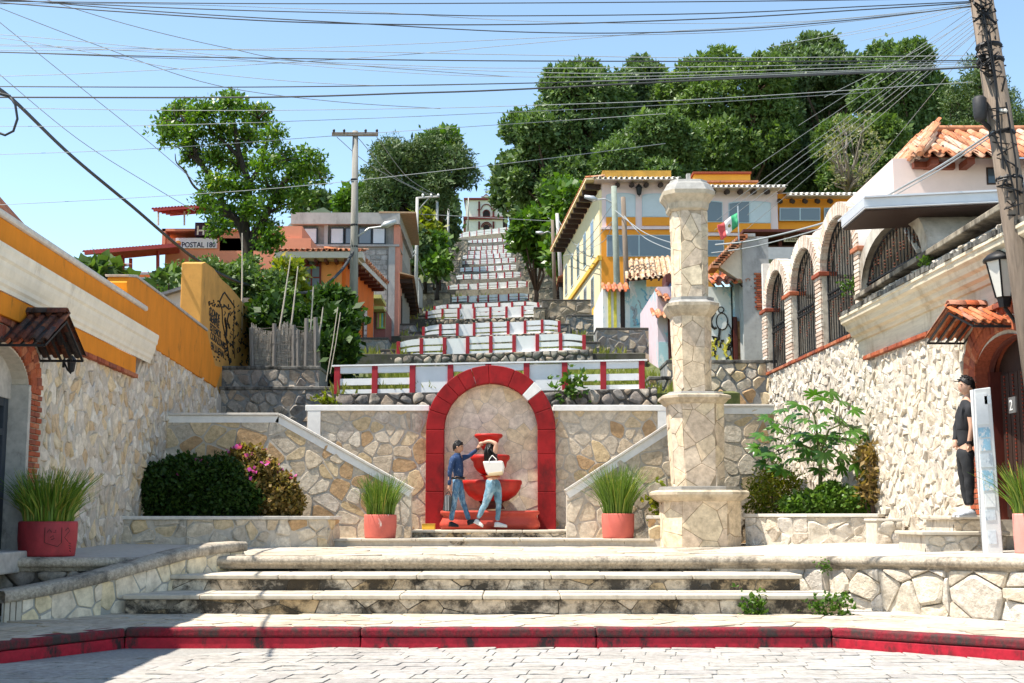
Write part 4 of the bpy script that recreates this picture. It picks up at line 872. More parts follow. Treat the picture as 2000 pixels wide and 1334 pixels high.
while u < -22.3: _brick(rbld, RW, u+.1, zS-.035, .06, .19, .06, 0, .14); u += .21
u = -22.2
while u < -15.0: _brick(rbld, RW, u+.1, 4.07, .09, .20, .065, 0, .16); u += .22
M_corn = plain('ochre_stained_cornice', (.66, .58, .44), .85, .18, 3, .25, dirt=(.36, .27, .16), dirt_amt=(.5, .75), stretch=(.4, .4, 6))
cpf = [(.02, 4.11), (.03, 4.40), (.07, 4.41), (.09, 4.47), (.16, 4.50), (.18, 4.57), (.24, 4.60), (.27, 4.68), (.33, 4.72), (.34, 4.79), (.36, 4.80), (.36, 4.84), (.04, 4.90)]
mb = MB().sheet([[RW.p(uu, v, d) for d, v in cpf] for uu in (-22.6, -14.95)]); mb.add([RW.p(-22.6, v, d) for d, v in cpf]+[RW.p(-22.6, 4.11, -.2)], [tuple(range(len(cpf)+1))]); mb.build('cornice', M_corn, rbld)
rng = random.Random(3); mb = MB()
for i in range(60):                                        # broken edge of the cornice
    uu = -22.5+7.4*i/60; mb.pbox(RW, uu, uu+.125, 4.845, 4.90+rng.uniform(0, .03), .0, .36+rng.uniform(-.03, .03))
mb.build('cornice_edge', plain('mossy_coping', (.2, .19, .17)), rbld)
MB().pbox(RW, -22.4, -14.95, 4.1, 5.15, -.4, -.02).build('upper_wall', M_conc, rbld)
lay_stones(rbld, RW, [(-22.35, 4.9), (-14.95, 4.9), (-14.95, 5.12), (-22.35, 5.12)], .2, .12, .02, .05, M_right, 602, 60)
bevel(MB().prism(RW, [(-22.5, 5.13), (-14.95, 5.30), (-14.95, 5.39), (-22.5, 5.22)], -.45, .12).build('coping', plain('broken_timber_edge', (.30, .26, .2), .9, .4, 8, .6, dirt=(.05, .04, .03), dirt_amt=(.45, .6)), rbld), .015)
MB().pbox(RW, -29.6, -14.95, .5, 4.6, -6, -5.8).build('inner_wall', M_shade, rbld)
MB().pbox(RW, -29.75, -29.6, .5, 7.2, -5, .02).build('end_wall', M_concl, rbld)
MB().pbox(RW, -14.95, -14.8, .5, 5.3, -5, -.02).build('end_wall', M_concl, rbld)
# brick jamb and arch of the studded door
for r in range(36):
    v = .98+r*.072
    for uu, l in (((UD0-.10, .2), (UD0-.30, .16)) if r % 2 else ((UD0-.06, .12), (UD0-.24, .22))): _brick(rbld, RW, uu, v, .03, l, .058, 0, .1)
    for uu, l in (((UD1+.10, .2), (UD1+.30, .16)) if r % 2 else ((UD1+.06, .12), (UD1+.24, .22))): _brick(rbld, RW, uu, v, .03, l, .058, 0, .1)
uc = (UD0+UD1)/2
for k_, (ra, rb_, n) in enumerate(((1.0, .54, 24), (1.21, .75, 28))):
    for i in range(n+1):
        a = math.pi*(i+.5*(k_ % 2))/n
        if a > math.pi: continue
        tx, ty = -ra*math.sin(a), rb_*math.cos(a); _brick(rbld, RW, uc+math.cos(a)*ra, 3.3+math.sin(a)*rb_, .035, .115, .185, math.atan2(ty, tx)+math.pi, .1)
dr = MB().prism(RW, [(UD0, .9)]+darc+[(UD1, .9)], -.36, -.3).build('door', M_dark, rbld); M_dfr = plain('red_brown_timber', (.10, .022, .015), .5, .3, 10, .2, stretch=(4, 4, .4))
for a, b in zip(darc, darc[1:]): MB().tube([RW.p(*a, -.2), RW.p(*b, -.2)], .05, 6).build('door_frame', M_dfr, dr)
for uu in (UD0+.03, UD1-.03): MB().pbox(RW, uu-.05, uu+.05, 1.3, 3.3, -.3, -.14).build('door_frame', M_dfr, dr)
for i in range(6):
    uu = UD0+.14+i*.27; MB().pbox(RW, uu, uu+.25, 1.35, 3.25, -.3, -.26).build('plank', M_dark, dr)
    mb = MB()
    for j in range(36): mb.pbox(RW, uu+.115, uu+.14, 1.45+j*.05, 1.475+j*.05, -.262, -.245)
    mb.build('stud', plain('copper_stud', (.30, .06, .035), .4, .2, 10, 0, metal=.6), dr)['kind'] = 'stuff'
MB().sheet([[RW.p(u_, v_, d_) for u_, v_ in [(UD0+.006, .9)]+[(a_*.997+uc*.003, b_-.006) for a_, b_ in darc]+[(UD1-.006, .9)]] for d_ in (.02, -.42)]).build('brick_reveal', M_brick, rbld)
pn = MB().pbox(RW, -15.62, -15.42, 2.62, 2.80, .03, .055).build('number_plate', plain('slate_plate', (.12, .12, .12)), rbld)
K = Pl(RW.O, RW.U); a = RW.uv(1990, 792); MB().pbox(RW, a[0]-.03, a[0]+.17, a[1]-.1, a[1]+.1, .1, .12).build('number_plate', plain('slate_plate', (.12, .12, .12)), rbld); letters('2', .19, RW, a[0]+.0, a[1]-.065, .122, M_white, 'house_number', rbld)
canopy(rbld, RW, -17.1, .82, .52, 4.10, 3.80, M_tileo, 8, 4, 3)
# gates under brick arches with barrel vaults behind
M_vault = plain('whitewashed_vault', (.66, .62, .56), .85, .12, 3, .3, dirt=(.3, .25, .2), dirt_amt=(.56, .75))
def bay(px0, px1, zb, zsp, ztop, ring, seed, vault=True, rmat=None):
    u0, u1 = ur(px0), ur(px1); c, r = (u0+u1)/2, (u1-u0)/2; rv = ztop-zsp
    g = MB().tube([RW.p(u0+.03, zb, -.12)]+[RW.p(c+math.cos(math.pi-math.pi*i/16)*(r-.03), zsp+math.sin(math.pi*i/16)*(rv-.03), -.12) for i in range(17)]+[RW.p(u1-.03, zb, -.12)], .02, 5).build('gate', M_iron, rbld)
    n = max(8, int((u1-u0)/.155)); bead = MB(); mn = MB()
    for i in range(1, n):
        uu = u0+(u1-u0)*i/n; h = zsp+rv*math.sqrt(max(0, 1-((uu-c)/r)**2))-.02
        MB().tube([RW.p(uu, zb+.03, -.12), RW.p(uu, h, -.12)], .012, 4).build('bar', M_iron, g)
        for zz in (zb+.42+.14*(i % 4), zsp-.05+.14*(i % 4)):
            if zz < h-.1:
                for q in (0, .055, .11): bead.lathe(RW.p(uu, zz+q, -.12), [(.012, -.014), (.021, 0), (.012, .014)], 6)
    bead.build('bead', plain('rusty_bead', (.13, .04, .022), .6), g)['kind'] = 'stuff'
    zm = zb+(zsp-zb)*.62
    for zz in (zb+.05, zm, zm+.12): MB().pbox(RW, u0, u1, zz, zz+.03, -.14, -.10).build('rail', M_iron, g)
    for i in range(n):
        uu = u0+(u1-u0)*(i+.5)/n; mn.tube([RW.p(uu+math.cos(q*math.pi/3)*.05, zm+.075+math.sin(q*math.pi/3)*.035, -.12) for q in range(7)], .008, 3)
    mn.build('scroll', M_iron, g)['kind'] = 'stuff'
    if ring:
        m = int(math.pi*(r+.1)/.085); rr = r+.13
        for i in range(m+1):
            a = math.pi*i/m; tx, ty = -rr*math.sin(a), (rv+.13)*math.cos(a)
            _brick(rbld, RW, c+math.cos(a)*rr, zsp+math.sin(a)*(rv+.13), .03, .062, .25, math.atan2(ty, tx)+math.pi, .25).data = brick_pale(.062, .25)
    mb = MB(); rows = []
    for d in (-.0, -3.2):
        rows.append([RW.p(c+math.cos(math.pi*i/14)*(r+.27), zsp+math.sin(math.pi*i/14)*(rv+.24), d) for i in range(15)])
    mb.sheet(rows); mb.sheet([[RW.p(c+math.cos(math.pi*i/14)*(r+.0), zsp+math.sin(math.pi*i/14)*(rv), d) for i in range(15)] for d in (-.25, -3.2)])
    mb.sheet([[RW.p(c+math.cos(math.pi*i/14)*(r+.27), zsp+math.sin(math.pi*i/14)*(rv+.24), -.001) for i in range(15)], [RW.p(c+math.cos(math.pi*i/14)*r, zsp+math.sin(math.pi*i/14)*rv, -.001) for i in range(15)]])
    mb.build('vault', rmat or M_vault, rbld, True)
M_bpale = stone('pale_brick', [(.66, .56, .47), (.70, .62, .54), (.60, .46, .37), (.72, .66, .58), (.62, .5, .42)], dirt=(.1, .07, .05), amt=(.66, .8), fine=22, bump=.5, bdist=.01)
BPM = {}
def brick_pale(l, h):
    if (l, h) not in BPM: me = brick_mesh(l, h, .25).copy(); me.materials.clear(); me.materials.append(M_bpale); BPM[(l, h)] = me
    return BPM[(l, h)]
bay(1506, 1543, zS+.02, 6.05, 6.82, True, 1); bay(1556, 1604, zS+.02, 6.05, 6.84, True, 2); bay(1616, 1684, zS+.02, 6.05, 6.94, True, 3)
for a, b in ((1497, 1506), (1543, 1556), (1604, 1616), (1684, 1694)):
    u0, u1 = ur(a), ur(b); MB().pbox(RW, u0, u1, zS, 6.1, -.3, -.01).build('pier_core', M_mortw, rbld)
    w = u1-u0
    for r in range(19):
        v = zS+.045+r*.078
        for q in ((.25, .5), (.75, .5)) if r % 2 else ((.5, .96),): _brick(rbld, RW, u0+w*q[0], v, .03, w*q[1]-.012, .062, 0, .25).data = brick_pale(round(w*q[1]-.012, 2), .062)
    bevel(MB().pbox(RW, u0-.06, u1+.06, 6.02, 6.10, -.3, .07).build('capital', M_brick, rbld), .01)
MB().pbox(RW, -29.6, -22.3, zS-.1, zS+.01, -3.2, -.02).build('terrace_floor', M_conc, rbld)
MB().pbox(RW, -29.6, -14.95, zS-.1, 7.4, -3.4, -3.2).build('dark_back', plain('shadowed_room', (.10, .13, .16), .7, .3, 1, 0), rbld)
bay(1694, 1818, 5.24, 5.3, 6.12, False, 4, rmat=plain('stained_concrete_band', (.50, .46, .40), .9, .25, 5, .4, dirt=(.2, .15, .1), dirt_amt=(.5, .7)))
u0, u1 = ur(1800), -15.0                                    # lean-to sheets right of the last arch
for i in range(4):
    a, b = u0+(u1-u0)*i/4, u0+(u1-u0)*(i+1)/4; n = 8
    MB().sheet([[RW.p(a+(b-a)*(q/n)*.985, 5.28+.02*(q % 2)+.1*(i+q/n)/4, -.05) for q in range(n+1)], [RW.p(a+(b-a)*(q/n)*.985, 5.78+.02*(q % 2), -1.2) for q in range(n+1)]]).build('roof_sheet', plain('grey_roof_sheet', (.34, .34, .32), .5, .2, 3, .1) if i % 2 else M_concl, rbld)
mb = MB().pbox(RW, ur(1775), ur(1800), 5.3, 6.4, -.10, .02)
gt = thing('gutter_beam', P(1830, 380, 18.9), 'long white folded metal gutter above the dark barred arch', 'gutter')
g0, g1 = P(1688, 404, 18.9), P(1985, 390, 18.75); dz = Vector((0, 0, .13)); by = Vector((0, 1.35, 0)); M_zinc = plain('zinc_sheet', (.60, .61, .64), .4, .08, 2, .05, metal=.3)
MB().hexa([g0, g1, g1+by, g0+by, g0+dz, g1+dz, g1+dz+by, g0+dz+by]).build('channel', M_zinc, gt)
f0, f1 = g0+dz*1.02-Vector((0, .05, 0)), g1+dz*1.02-Vector((0, .05, 0)); MB().hexa([f0, f1, f1+by*1.2, f0+by*1.2, f0+dz*.2, f1+dz*.2, f1+dz*.2+by*1.2, f0+dz*.2+by*1.2]).build('top_flange', M_zinc, gt)
f0, f1 = g0-Vector((0, .04, .03)), g1-Vector((0, .04, .03)); MB().hexa([f0, f1, f1+by, f0+by, f0+dz*.13, f1+dz*.13, f1+dz*.13+by, f0+dz*.13+by]).build('lower_flange', M_zinc, gt)
MB().hexa([g0+Vector((.02, .03, -.06)), g1+Vector((0, .03, -.06)), g1+by+Vector((0, 0, -.06)), g0+by+Vector((.02, 0, -.06)), g0+Vector((.02, .03, -.04)), g1+Vector((0, .03, -.04)), g1+by+Vector((0, 0, -.04)), g0+by+Vector((.02, 0, -.04))]).build('underside_shade', M_dark, gt)  # added dark panel in place of the shade under the slab
q = P(1756, 425, 21.3); MB().tube([q, P(1795, 490, 19.8)], .05, 5).build('prop', M_concl, gt)
# big street lantern near the pole
c = RW.p(ur(2012), Z_(530, 15.8), .22); ln = thing('street_lantern', c, 'large black lantern with frosted panes on the wall beside the wooden pole', 'lantern')
MB().lathe(c, [(.07, -.42), (.09, -.32), (.10, -.30)], 6).build('lantern_base', M_iron, ln); 
MB().lathe(c, [(.10, -.29), (.205, .16)], 6).build('pane', plain('frosted_pane', (.62, .60, .55), .4, .05), ln)
for j in range(6): a = j*math.pi/3; MB().tube([c+Vector((math.cos(a)*.105, math.sin(a)*.105, -.3)), c+Vector((math.cos(a)*.21, math.sin(a)*.21, .17))], .012, 4).build('glazing_bar', M_iron, ln)
MB().lathe(c, [(.23, .16), (.24, .19), (.18, .25), (.06, .31), (.02, .36)], 12).build('lantern_cap', M_iron, ln, True); MB().tube([c+Vector((0, 0, -.42)), c+Vector((.12, 0, -.6)), c+Vector((.4, 0, -.62))], .025, 6).build('bracket', M_iron, ln)
# pink house with the tiled hip roof
ph = thing('pink_house', (9.6, 27, 5), 'pale pink house with red clay tile roof and dark eaves beams', 'building')
M_pink = plain('pale_pink_plaster', (.70, .56, .52), .85, .06, 3, .1)
x0 = X_(1772, 26.6); ze = Z_(303, 26); MB().box(x0, 16, 26.6, 34, 4, ze+.1).build('wall', M_pink, ph)
for a, b in ((1930, 1943), (1953, 1962)): w = front(26.6); p_, q_ = w.uv(a, 358), w.uv(b, 330); f = MB().pbox(w, p_[0]-.03, q_[0]+.03, p_[1]-.03, q_[1]+.03, 0, .02).build('window', M_dark, ph); MB().pbox(w, p_[0], q_[0], p_[1], q_[1], .02, .025).build('pane', M_glass, f)
e0 = Vector((X_(1828, 26), 26.0, ze)); eL = Vector((X_(1720, 29.2), 29.6, ze+.02)); rdg = Vector((X_(1862, 28.5), 28.6, Z_(258, 28.5)))
eR = Vector((16, 25.9, ze)); rdR = Vector((16, 28.6, rdg.z)); M_bx = plain('red_brown_beam', (.16, .04, .02), .6, .3); M_tilep = stone('peach_roof_tile', [(.56, .30, .19), (.60, .38, .27), (.50, .22, .12), (.62, .44, .34), (.54, .20, .10)], dirt=(.1, .08, .07), amt=(.6, .78), fine=9, dscale=2)
MB().add([e0-Vector((0, 0, .06)), eR-Vector((0, 0, .06)), rdR-Vector((0, 0, .06)), rdg-Vector((0, 0, .06)), eL-Vector((0, 0, .06)), Vector((rdg.x, eL.y, rdg.z-.06))], [(0, 1, 2, 3), (0, 3, 5, 4)]).build('roof_board', M_bx, ph)
hipk = lambda p: (p.y-e0.y)/(rdg.y-e0.y)-(p.x-e0.x)/(rdg.x-e0.x)
tiled_slope(ph, e0, Vector((eR.x-e0.x, 0, 0))*.45, Vector((0, rdg.y-e0.y, rdg.z-e0.z)), 12, 5, .3, M_tilep, seed=12, keep=lambda p: hipk(p) <= .12)
bl_ = Vector((rdg.x-e0.x, 0, rdg.z-e0.z)); tiled_slope(ph, eL, e0-eL, bl_, 11, 4, .3, M_tilep, seed=13, keep=lambda p: hipk(p) >= -.06)
MB().tube([e0+Vector((0, 0, .06)), rdg+Vector((0, 0, .1)), rdg+Vector((6, 0, .1))], .09, 6).build('ridge', M_tilep, ph, True)
for i in range(7): p_ = Vector((e0.x+.25+i*.75, 26.08, ze-.16)); MB().box(p_.x, p_.x+.16, p_.y, 26.7, p_.z, p_.z+.13).build('beam', M_bx, ph)
for i in range(6): p_ = e0.lerp(eL, .1+i*.16)-Vector((0, 0, .16)); MB().hexa([p_, p_+Vector((.9, .1, 0)), p_+Vector((.9, .26, 0)), p_+Vector((0, .16, 0)), p_+Vector((0, 0, .13)), p_+Vector((.9, .1, .13)), p_+Vector((.9, .26, .13)), p_+Vector((0, .16, .13))]).build('beam', M_bx, ph)
# ---------------------------------------------------------------- big pink and orange building with its left flank
YG = 66.0; Gf = front(YG); bb = thing('hotel_building', (X_(1300, YG), YG, 11), 'large two storey pink and orange building with white roof tiles behind the pillar', 'building')
M_pk = plain('light_pink_wall', (.72, .56, .56), .85, .06, 2, .1); M_or2 = plain('bright_orange_wall', (.78, .29, .03), .8, .08, 1.5, .15, dirt=(.5, .33, .2), dirt_amt=(.66, .75)); M_yel = plain('warm_yellow_wall', (.74, .42, .06), .8, .08, 1.2, .1)
M_och2 = plain('ochre_parapet', (.50, .27, .05), .9, .25, 2, .3, dirt=(.25, .14, .04), dirt_amt=(.45, .7)); M_crm = plain('cream_flank', (.76, .63, .38), .85, .08, 2, .1); M_roofw = plain('whitish_tile', (.66, .64, .60), .8, .15, 6, .2, dirt=(.4, .36, .3), dirt_amt=(.55, .7)); M_frm = plain('grey_blue_frame', (.42, .50, .54), .5, .08)
def gb(x0, x1, y0, y1, d0, d1, name, mat, par=None, K=None):
    K = K or Gf; a, b = K.uv(x0, y1), K.uv(x1, y0); return MB().pbox(K, a[0], b[0], a[1], b[1], d0, d1).build(name, mat, par or bb)
gb(1176, 1322, 350, 444, -12, 0, 'upper_wall', M_pk); gb(1174, 1330, 444.5, 448.5, -3, .12, 'string_course', M_pk); gb(1176, 1330, 449, 660, -12, .0, 'lower_wall', M_or2)
gb(1322.5, 1518, 362, 456, -12, -.05, 'upper_wall', M_pk); gb(1322, 1520, 456.5, 461, -3, .1, 'string_course', M_pk); gb(1330.5, 1520, 461.5, 660, -12, -.05, 'lower_wall', M_or2)
gb(1518.5, 1700, 376, 660, -12, -.25, 'wing_wall', M_or2)
def arcwin(x0, x1, y0, y1, rise, mat, panes=1, sill=None, K=None, lites=None):
    K = K or Gf; c = (x0+x1)/2; pts = [(x1, y1), (x1, y0+rise)]+[(c+(x1-c)*math.cos(math.pi*i/10), y0+rise-rise*math.sin(math.pi*i/10)) for i in range(1, 10)]+[(x0, y0+rise), (x0, y1)]
    f = MB().prism(K, K.uvs(pts), -.1, .03).build('window', M_frm, bb); w = (x1-x0)/panes
    for i in range(panes):
        a, b = x0+w*i+1.3, x0+w*(i+1)-1.3; q = [(b, y1-1.3), (b, y0+rise+(.4 if rise else 1.3)), (a, y0+rise+(.4 if rise else 1.3)), (a, y1-1.3)]
        if rise: q = [(b, y1-1.3)]+[(x, y0+1.3+rise*(((x-c)/(x1-c))**2)) for x in (b, (a+b)/2+.25*(b-a), (a+b)/2, (a+b)/2-.25*(b-a), a)]+[(a, y1-1.3)]
        MB().prism(K, K.uvs(q), .0, .04).build('pane', (lites[i] if lites else mat), f)
    if sill: gb(x0, x1, y1+.6, sill, -.1, .05, 'apron', M_or2, f, K)
    return f
arcwin(1184, 1241, 377, 424, 5, M_blind, 1, 441); arcwin(1254, 1309, 378, 424, 5, M_blind, 1, 441); arcwin(1185, 1311, 459, 501, 0, M_glassb, 2)
arcwin(1340, 1411, 392, 434, 3, M_glassb, 2, 453); arcwin(1423, 1505, 393, 436, 4, M_glassb, 2, 454, lites=[M_glassb, M_blind]); arcwin(1346, 1414, 469, 501, 0, M_glassb, 2); arcwin(1430, 1500, 470, 501, 0, M_glassb, 2)
arcwin(1523, 1602, 406, 431, 0, M_glassb, 2); arcwin(1610, 1660, 406, 431, 0, M_glassb, 2)
gb(1178, 1313, 328, 349, -6, -.5, 'roof_parapet', M_och2); gb(1312, 1521, 345, 364, -8, -2.2, 'roof_parapet', M_och2); gb(1530, 1668, 363, 380, -8, -2.0, 'roof_parapet', M_och2)
tw = gb(1373, 1487, 308, 350, -5, -3.2, 'roof_tower', M_yel); gb(1369, 1488, 305.5, 309.5, -5.2, -3.0, 'tower_coping', M_brick, tw); gb(1366, 1498, 329, 333, -5, -2.4, 'tile_band', M_tile, tw); gb(1368, 1496, 333.5, 342, -4.8, -2.6, 'lower_band', M_yel, tw)
gb(1346, 1353, 330, 350, -1.2, -.9, 'vent_pipe', M_conc)
def roofrow(x0, x1, yb, yt, out, seed):
    a, b = Gf.uv(x0, yb), Gf.uv(x1, yb); o = Gf.p(a[0], a[1], out); tiled_slope(bb, o, Vector((b[0]-a[0], 0, 0)), Vector((0, out+1.1, Gf.uv(x0, yt)[1]-a[1]+.12)), int((b[0]-a[0])/.27), 3, .27, M_roofw, seed=seed, stuff=True)
    MB().pbox(Gf, a[0], b[0], a[1]-.06, a[1]-.02, -.5, out-.05).build('soffit', M_pk, bb)
roofrow(1160, 1324, 356, 345, .8, 1); roofrow(1318, 1530, 371, 361, .75, 2); roofrow(1535, 1690, 384, 375, .5, 3)
def beam(px, y0, y1, d): a, b = Gf.uv(px-4.5, y1), Gf.uv(px+4.5, y0); c = (a[0]+b[0])/2; MB().tube([Gf.p(c, (a[1]+b[1])/2+.05, 0), Gf.p(c, (a[1]+b[1])/2-.06, d)], .13, 8).build('beam', M_dark, bb)
for x in (1205, 1233, 1261, 1289, 1310): beam(x, 357, 371, .55)
for x in (1391, 1418, 1444, 1470, 1496): beam(x, 370, 385, .55)
for x in (1522, 1546, 1571, 1595, 1620): beam(x, 390, 398, .3)
bracket_lamp(Gf.p(Gf.uv(1247, 372)[0], Gf.uv(1247, 370)[1], .05), 'black hanging lantern between the shuttered upper windows of the pink building', Gf.N, 2.2)
# left flank
s0, s1 = Vector((X_(1176, YG), YG, 0)), Vector((3.35, 83, 0)); S = Pl(s1, s0-s1); LL = (s0-s1).length
MB().prism(S, [(0, 9), (LL-.01, 9), (LL-.01, 18.3), (0, 18.3)], -.3, 0).build('flank_wall', M_crm, bb)
ze = Z_(352, YG); e0 = S.p(-1, ze-.15, .75); MB().hexa([S.p(-1, ze-.12, .75), S.p(LL+.5, ze-.12, .75), S.p(LL+.5, ze-.08, -.3), S.p(-1, ze-.08, -.3), S.p(-1, ze-.02, .75), S.p(LL+.5, ze-.02, .75), S.p(LL+.5, ze+.02, -.3), S.p(-1, ze+.02, -.3)]).build('flank_roof', M_crm, bb)
tiled_slope(bb, S.p(-1, ze+.02, .75), S.U*(LL+1.2), S.p(0, ze+.12, -.2)-S.p(0, ze, .75), 52, 3, .3, M_tile, seed=5, stuff=True)
for i in range(13): u = .4+i*LL/12.6; MB().pbox(S, u, u+.22, ze-.42, ze-.16, -.1, .68).build('beam', M_dark, bb)
for i in range(5):
    u = 1.2+i*(LL-1.5)/5
    for z0, z1 in ((15.3, 17.3), (11.8, 14.2)): f = MB().pbox(S, u, u+1.25, z0, z1, -.1, .03).build('window', M_frm, bb); MB().pbox(S, u+.1, u+1.15, z0+.1, z1-.1, 0, .035).build('pane', M_glassb, f)
MB().pbox(S, 0, LL+.1, 14.55, 14.8, -.1, .12).build('string_course', M_yel, bb); MB().pbox(S, LL-1.4, LL+.05, 9, 12.2, -.2, .25).build('yellow_pier', M_yel, bb)
# small lean-to house further up on the flank
kh = thing('hillside_cottage', (3.4, 88, 14), 'small white cottage with a tiled eave beyond the big pink building', 'building')
s2, s3 = Vector((3.75, 84.2, 0)), Vector((3.7, 97, 0)); S2 = Pl(s3, s2-s3); L2 = (s2-s3).length
MB().prism(S2, [(0, 12), (L2, 12), (L2, 17.1), (0, 17.1)], -5, 0).build('wall', M_white, kh); MB().hexa([S2.p(-.3, 17.0, .7), S2.p(L2, 17.0, .7), S2.p(L2, 17.8, -1), S2.p(-.3, 17.8, -1), S2.p(-.3, 17.1, .7), S2.p(L2, 17.1, .7), S2.p(L2, 17.9, -1), S2.p(-.3, 17.9, -1)]).build('roof', M_tile, kh)
for i in range(8): MB().pbox(S2, .5+i*1.5, .8+i*1.5, 16.7, 16.98, 0, .6).build('beam', M_dark, kh)
# ---------------------------------------------------------------- painted cottages in front of it
M_mur = {k: plain('mural_'+k, c, .8, .1, 3, .1, dirt=d, dirt_amt=(.56, .6), dscale=1.0) for k, c, d in (('white', (.74, .74, .70), (.30, .50, .55)), ('aqua', (.42, .60, .62), (.70, .72, .70)), ('pink', (.62, .50, .54), (.3, .5, .55)), ('blue', (.36, .52, .60), (.7, .72, .68)))}
def cottage(label, Y, x0, x1, y0, y1, depth, mat, z0=None, flank=None):
    K = front(Y); a, b = K.uv(x0, y1), K.uv(x1, y0); t = thing('painted_cottage', ((a[0]+b[0])/2, Y, a[1]), label, 'building', 'painted cottages below the pink building')
    MB().pbox(K, a[0], b[0], a[1]-1, b[1], -depth, 0).build('wall', mat, t); return t, K
def squig(t, K, x0, x1, y0, y1, n, mats, seed, w=.03):
    rg = random.Random(seed)
    for m in mats:
        mb = MB()
        for i in range(n):
            x, y = rg.uniform(x0, x1), rg.uniform(y0, y1); q = []
            for j in range(7): q.append(K.p(*K.uv(x, y), .012)); x = min(x1, max(x0, x+rg.uniform(-6, 6))); y = min(y1, max(y0, y+rg.uniform(-3, 11)))
            mb.tube(q, w*rg.uniform(.6, 1.6), 4)
        mb.build('painted_lines', m, t)
M_py = plain('mural_yellow', (.70, .60, .08), .7); M_pbl = plain('mural_sky_blue', (.18, .42, .55), .7); M_pgr = plain('mural_grey', (.35, .37, .38), .7)
c1, K = cottage('long low painted cottage with an old tile roof behind the tall pillar', 52, 1178, 1330, 560, 640, 6, M_mur['white'])
gb(1231, 1262, 545, 640, -.2, .03, 'painted_panel', M_mur['aqua'], c1, K); gb(1262.5, 1278, 560, 640, -.2, .02, 'painted_panel', M_mur['white'], c1, K)
for x in (1188, 1199): gb(x, x+5, 565, 640, -.05, .03, 'yellow_stripe', M_py, c1, K)
gb(1212, 1220, 566, 640, -.1, .02, 'doorway', M_dark, c1, K); squig(c1, K, 1232, 1300, 562, 635, 12, (M_pbl, M_pgr), 1, .05)
a, b = K.uv(1222, 556), K.uv(1332, 545); e = K.p(a[0], Z_(548, 51.2), .9); r_ = Vector((.3, 3.6, Z_(500, 54)-Z_(548, 51.2)-.1)); M_tilet = stone('tan_roof_tile', [(.50, .34, .21), (.56, .41, .28), (.44, .28, .17), (.60, .46, .33)], dirt=(.08, .07, .06), amt=(.56, .74), fine=9, dscale=2); tiled_slope(c1, e, Vector((b[0]-a[0]+.4, 0, .25)), r_, 12, 9, .3, M_tilet, seed=21, name='roof_tile')
MB().add([e-Vector((.1, 0, .06)), e+Vector((b[0]-a[0]+.5, 0, .19)), e+Vector((b[0]-a[0]+.5, 0, .19))+r_, e-Vector((.1, 0, .06))+r_], [(0, 1, 2, 3)]).build('roof_board', M_bx, c1)
for i in range(6): gb(1226+i*15, 1229+i*15, 540, 547, -.2, .8, 'rafter', M_bx, c1, K)
e = K.p(K.uv(1178, 571)[0], Z_(571, 51.4), .9); tiled_slope(c1, e, Vector((.95, 0, 0)), Vector((0, .95, .42)), 4, 3, .25, M_tileo, seed=22, name='porch_tile')
c2, K2 = cottage('pink and aqua painted cottage with a dark doorway and small tile canopy', 44, 1286, 1345, 560, 720, 6, M_mur['pink'])
gb(1287, 1306, 668, 720, -.1, .02, 'painted_panel', M_mur['aqua'], c2, K2); gb(1308, 1318, 618, 720, -.2, .04, 'door', M_dark, c2, K2); gb(1305.5, 1308, 614, 720, -.1, .08, 'door_post', M_dfr, c2, K2); gb(1319, 1328, 630, 720, -.1, .03, 'painted_panel', M_mur['aqua'], c2, K2)
e = K2.p(K2.uv(1274, 622)[0], Z_(620, 43.3), .7); tiled_slope(c2, e, Vector((.9, 0, 0)), Vector((0, .8, .36)), 4, 3, .25, M_tile, seed=23, name='porch_tile'); e = K2.p(K2.uv(1283, 580)[0], Z_(582, 43), .9); tiled_slope(c2, e, Vector((1.1, .0, -.45)), Vector((0, 1.2, .45)), 4, 3, .25, M_tile, seed=24, name='porch_tile')
gb(1300, 1332, 536, 552, -1, .06, 'red_beam', M_dfr, c2, K2); gb(1310, 1334, 552, 578, -1, .03, 'blue_wall', plain('deep_blue_wall', (.03, .10, .28)), c2, K2)
c3, K3 = cottage('white mural cottage with a brown panelled door and tiled porch right of the pillar', 36, 1380, 1430, 560, 725, 4, M_mur['white'])
gb(1431, 1464, 520, 725, -3, .0, 'porch_wall', M_mur['blue'], c3, K3); gb(1436, 1460, 556, 640, -.1, .03, 'grey_shutter', plain('grey_blue_shutter', (.42, .46, .48), .6, .1), c3, K3)
f = gb(1438, 1463, 628, 725, -.1, .06, 'door', plain('varnished_door', (.32, .14, .05), .45, .3, 8, .2, stretch=(4, 4, .4)), c3, K3)
for x in (1441.5, 1451): 
    for y in (640, 668, 696): gb(x, x+8, y, y+22, 0, .085, 'panel', plain('varnished_panel', (.42, .20, .08), .45, .3, 8), f, K3)
gb(1433.5, 1438, 620, 725, -.05, .12, 'door_post', M_dfr, c3, K3)
squig(c3, K3, 1388, 1428, 600, 712, 10, (M_py, M_ink), 3, .03)
mb = MB(); q = K3.uv(1410, 628); mb.tube([K3.p(q[0]+math.cos(i*.4)*.16, q[1]+math.sin(i*.4)*.24, .012) for i in range(17)], .02, 4); q = K3.uv(1408, 605); mb.tube([K3.p(q[0]+math.cos(i*.4)*.08, q[1]+math.sin(i*.4)*.08, .012) for i in range(17)], .018, 4); mb.build('painted_lines', M_ink, c3)
e = K3.p(K3.uv(1385, 560)[0], Z_(556, 35.0), 1.0); tiled_slope(c3, e, Vector((1.15, 0, .12)), Vector((0, 1.1, .42)), 5, 4, .25, M_tileo, seed=25, name='porch_tile')
for i in range(5): MB().tube([e+Vector((.25*i, 0, -.05)), e+Vector((.25*i, 1.1, .36))], .025, 4).build('porch_rafter', M_iron, c3)
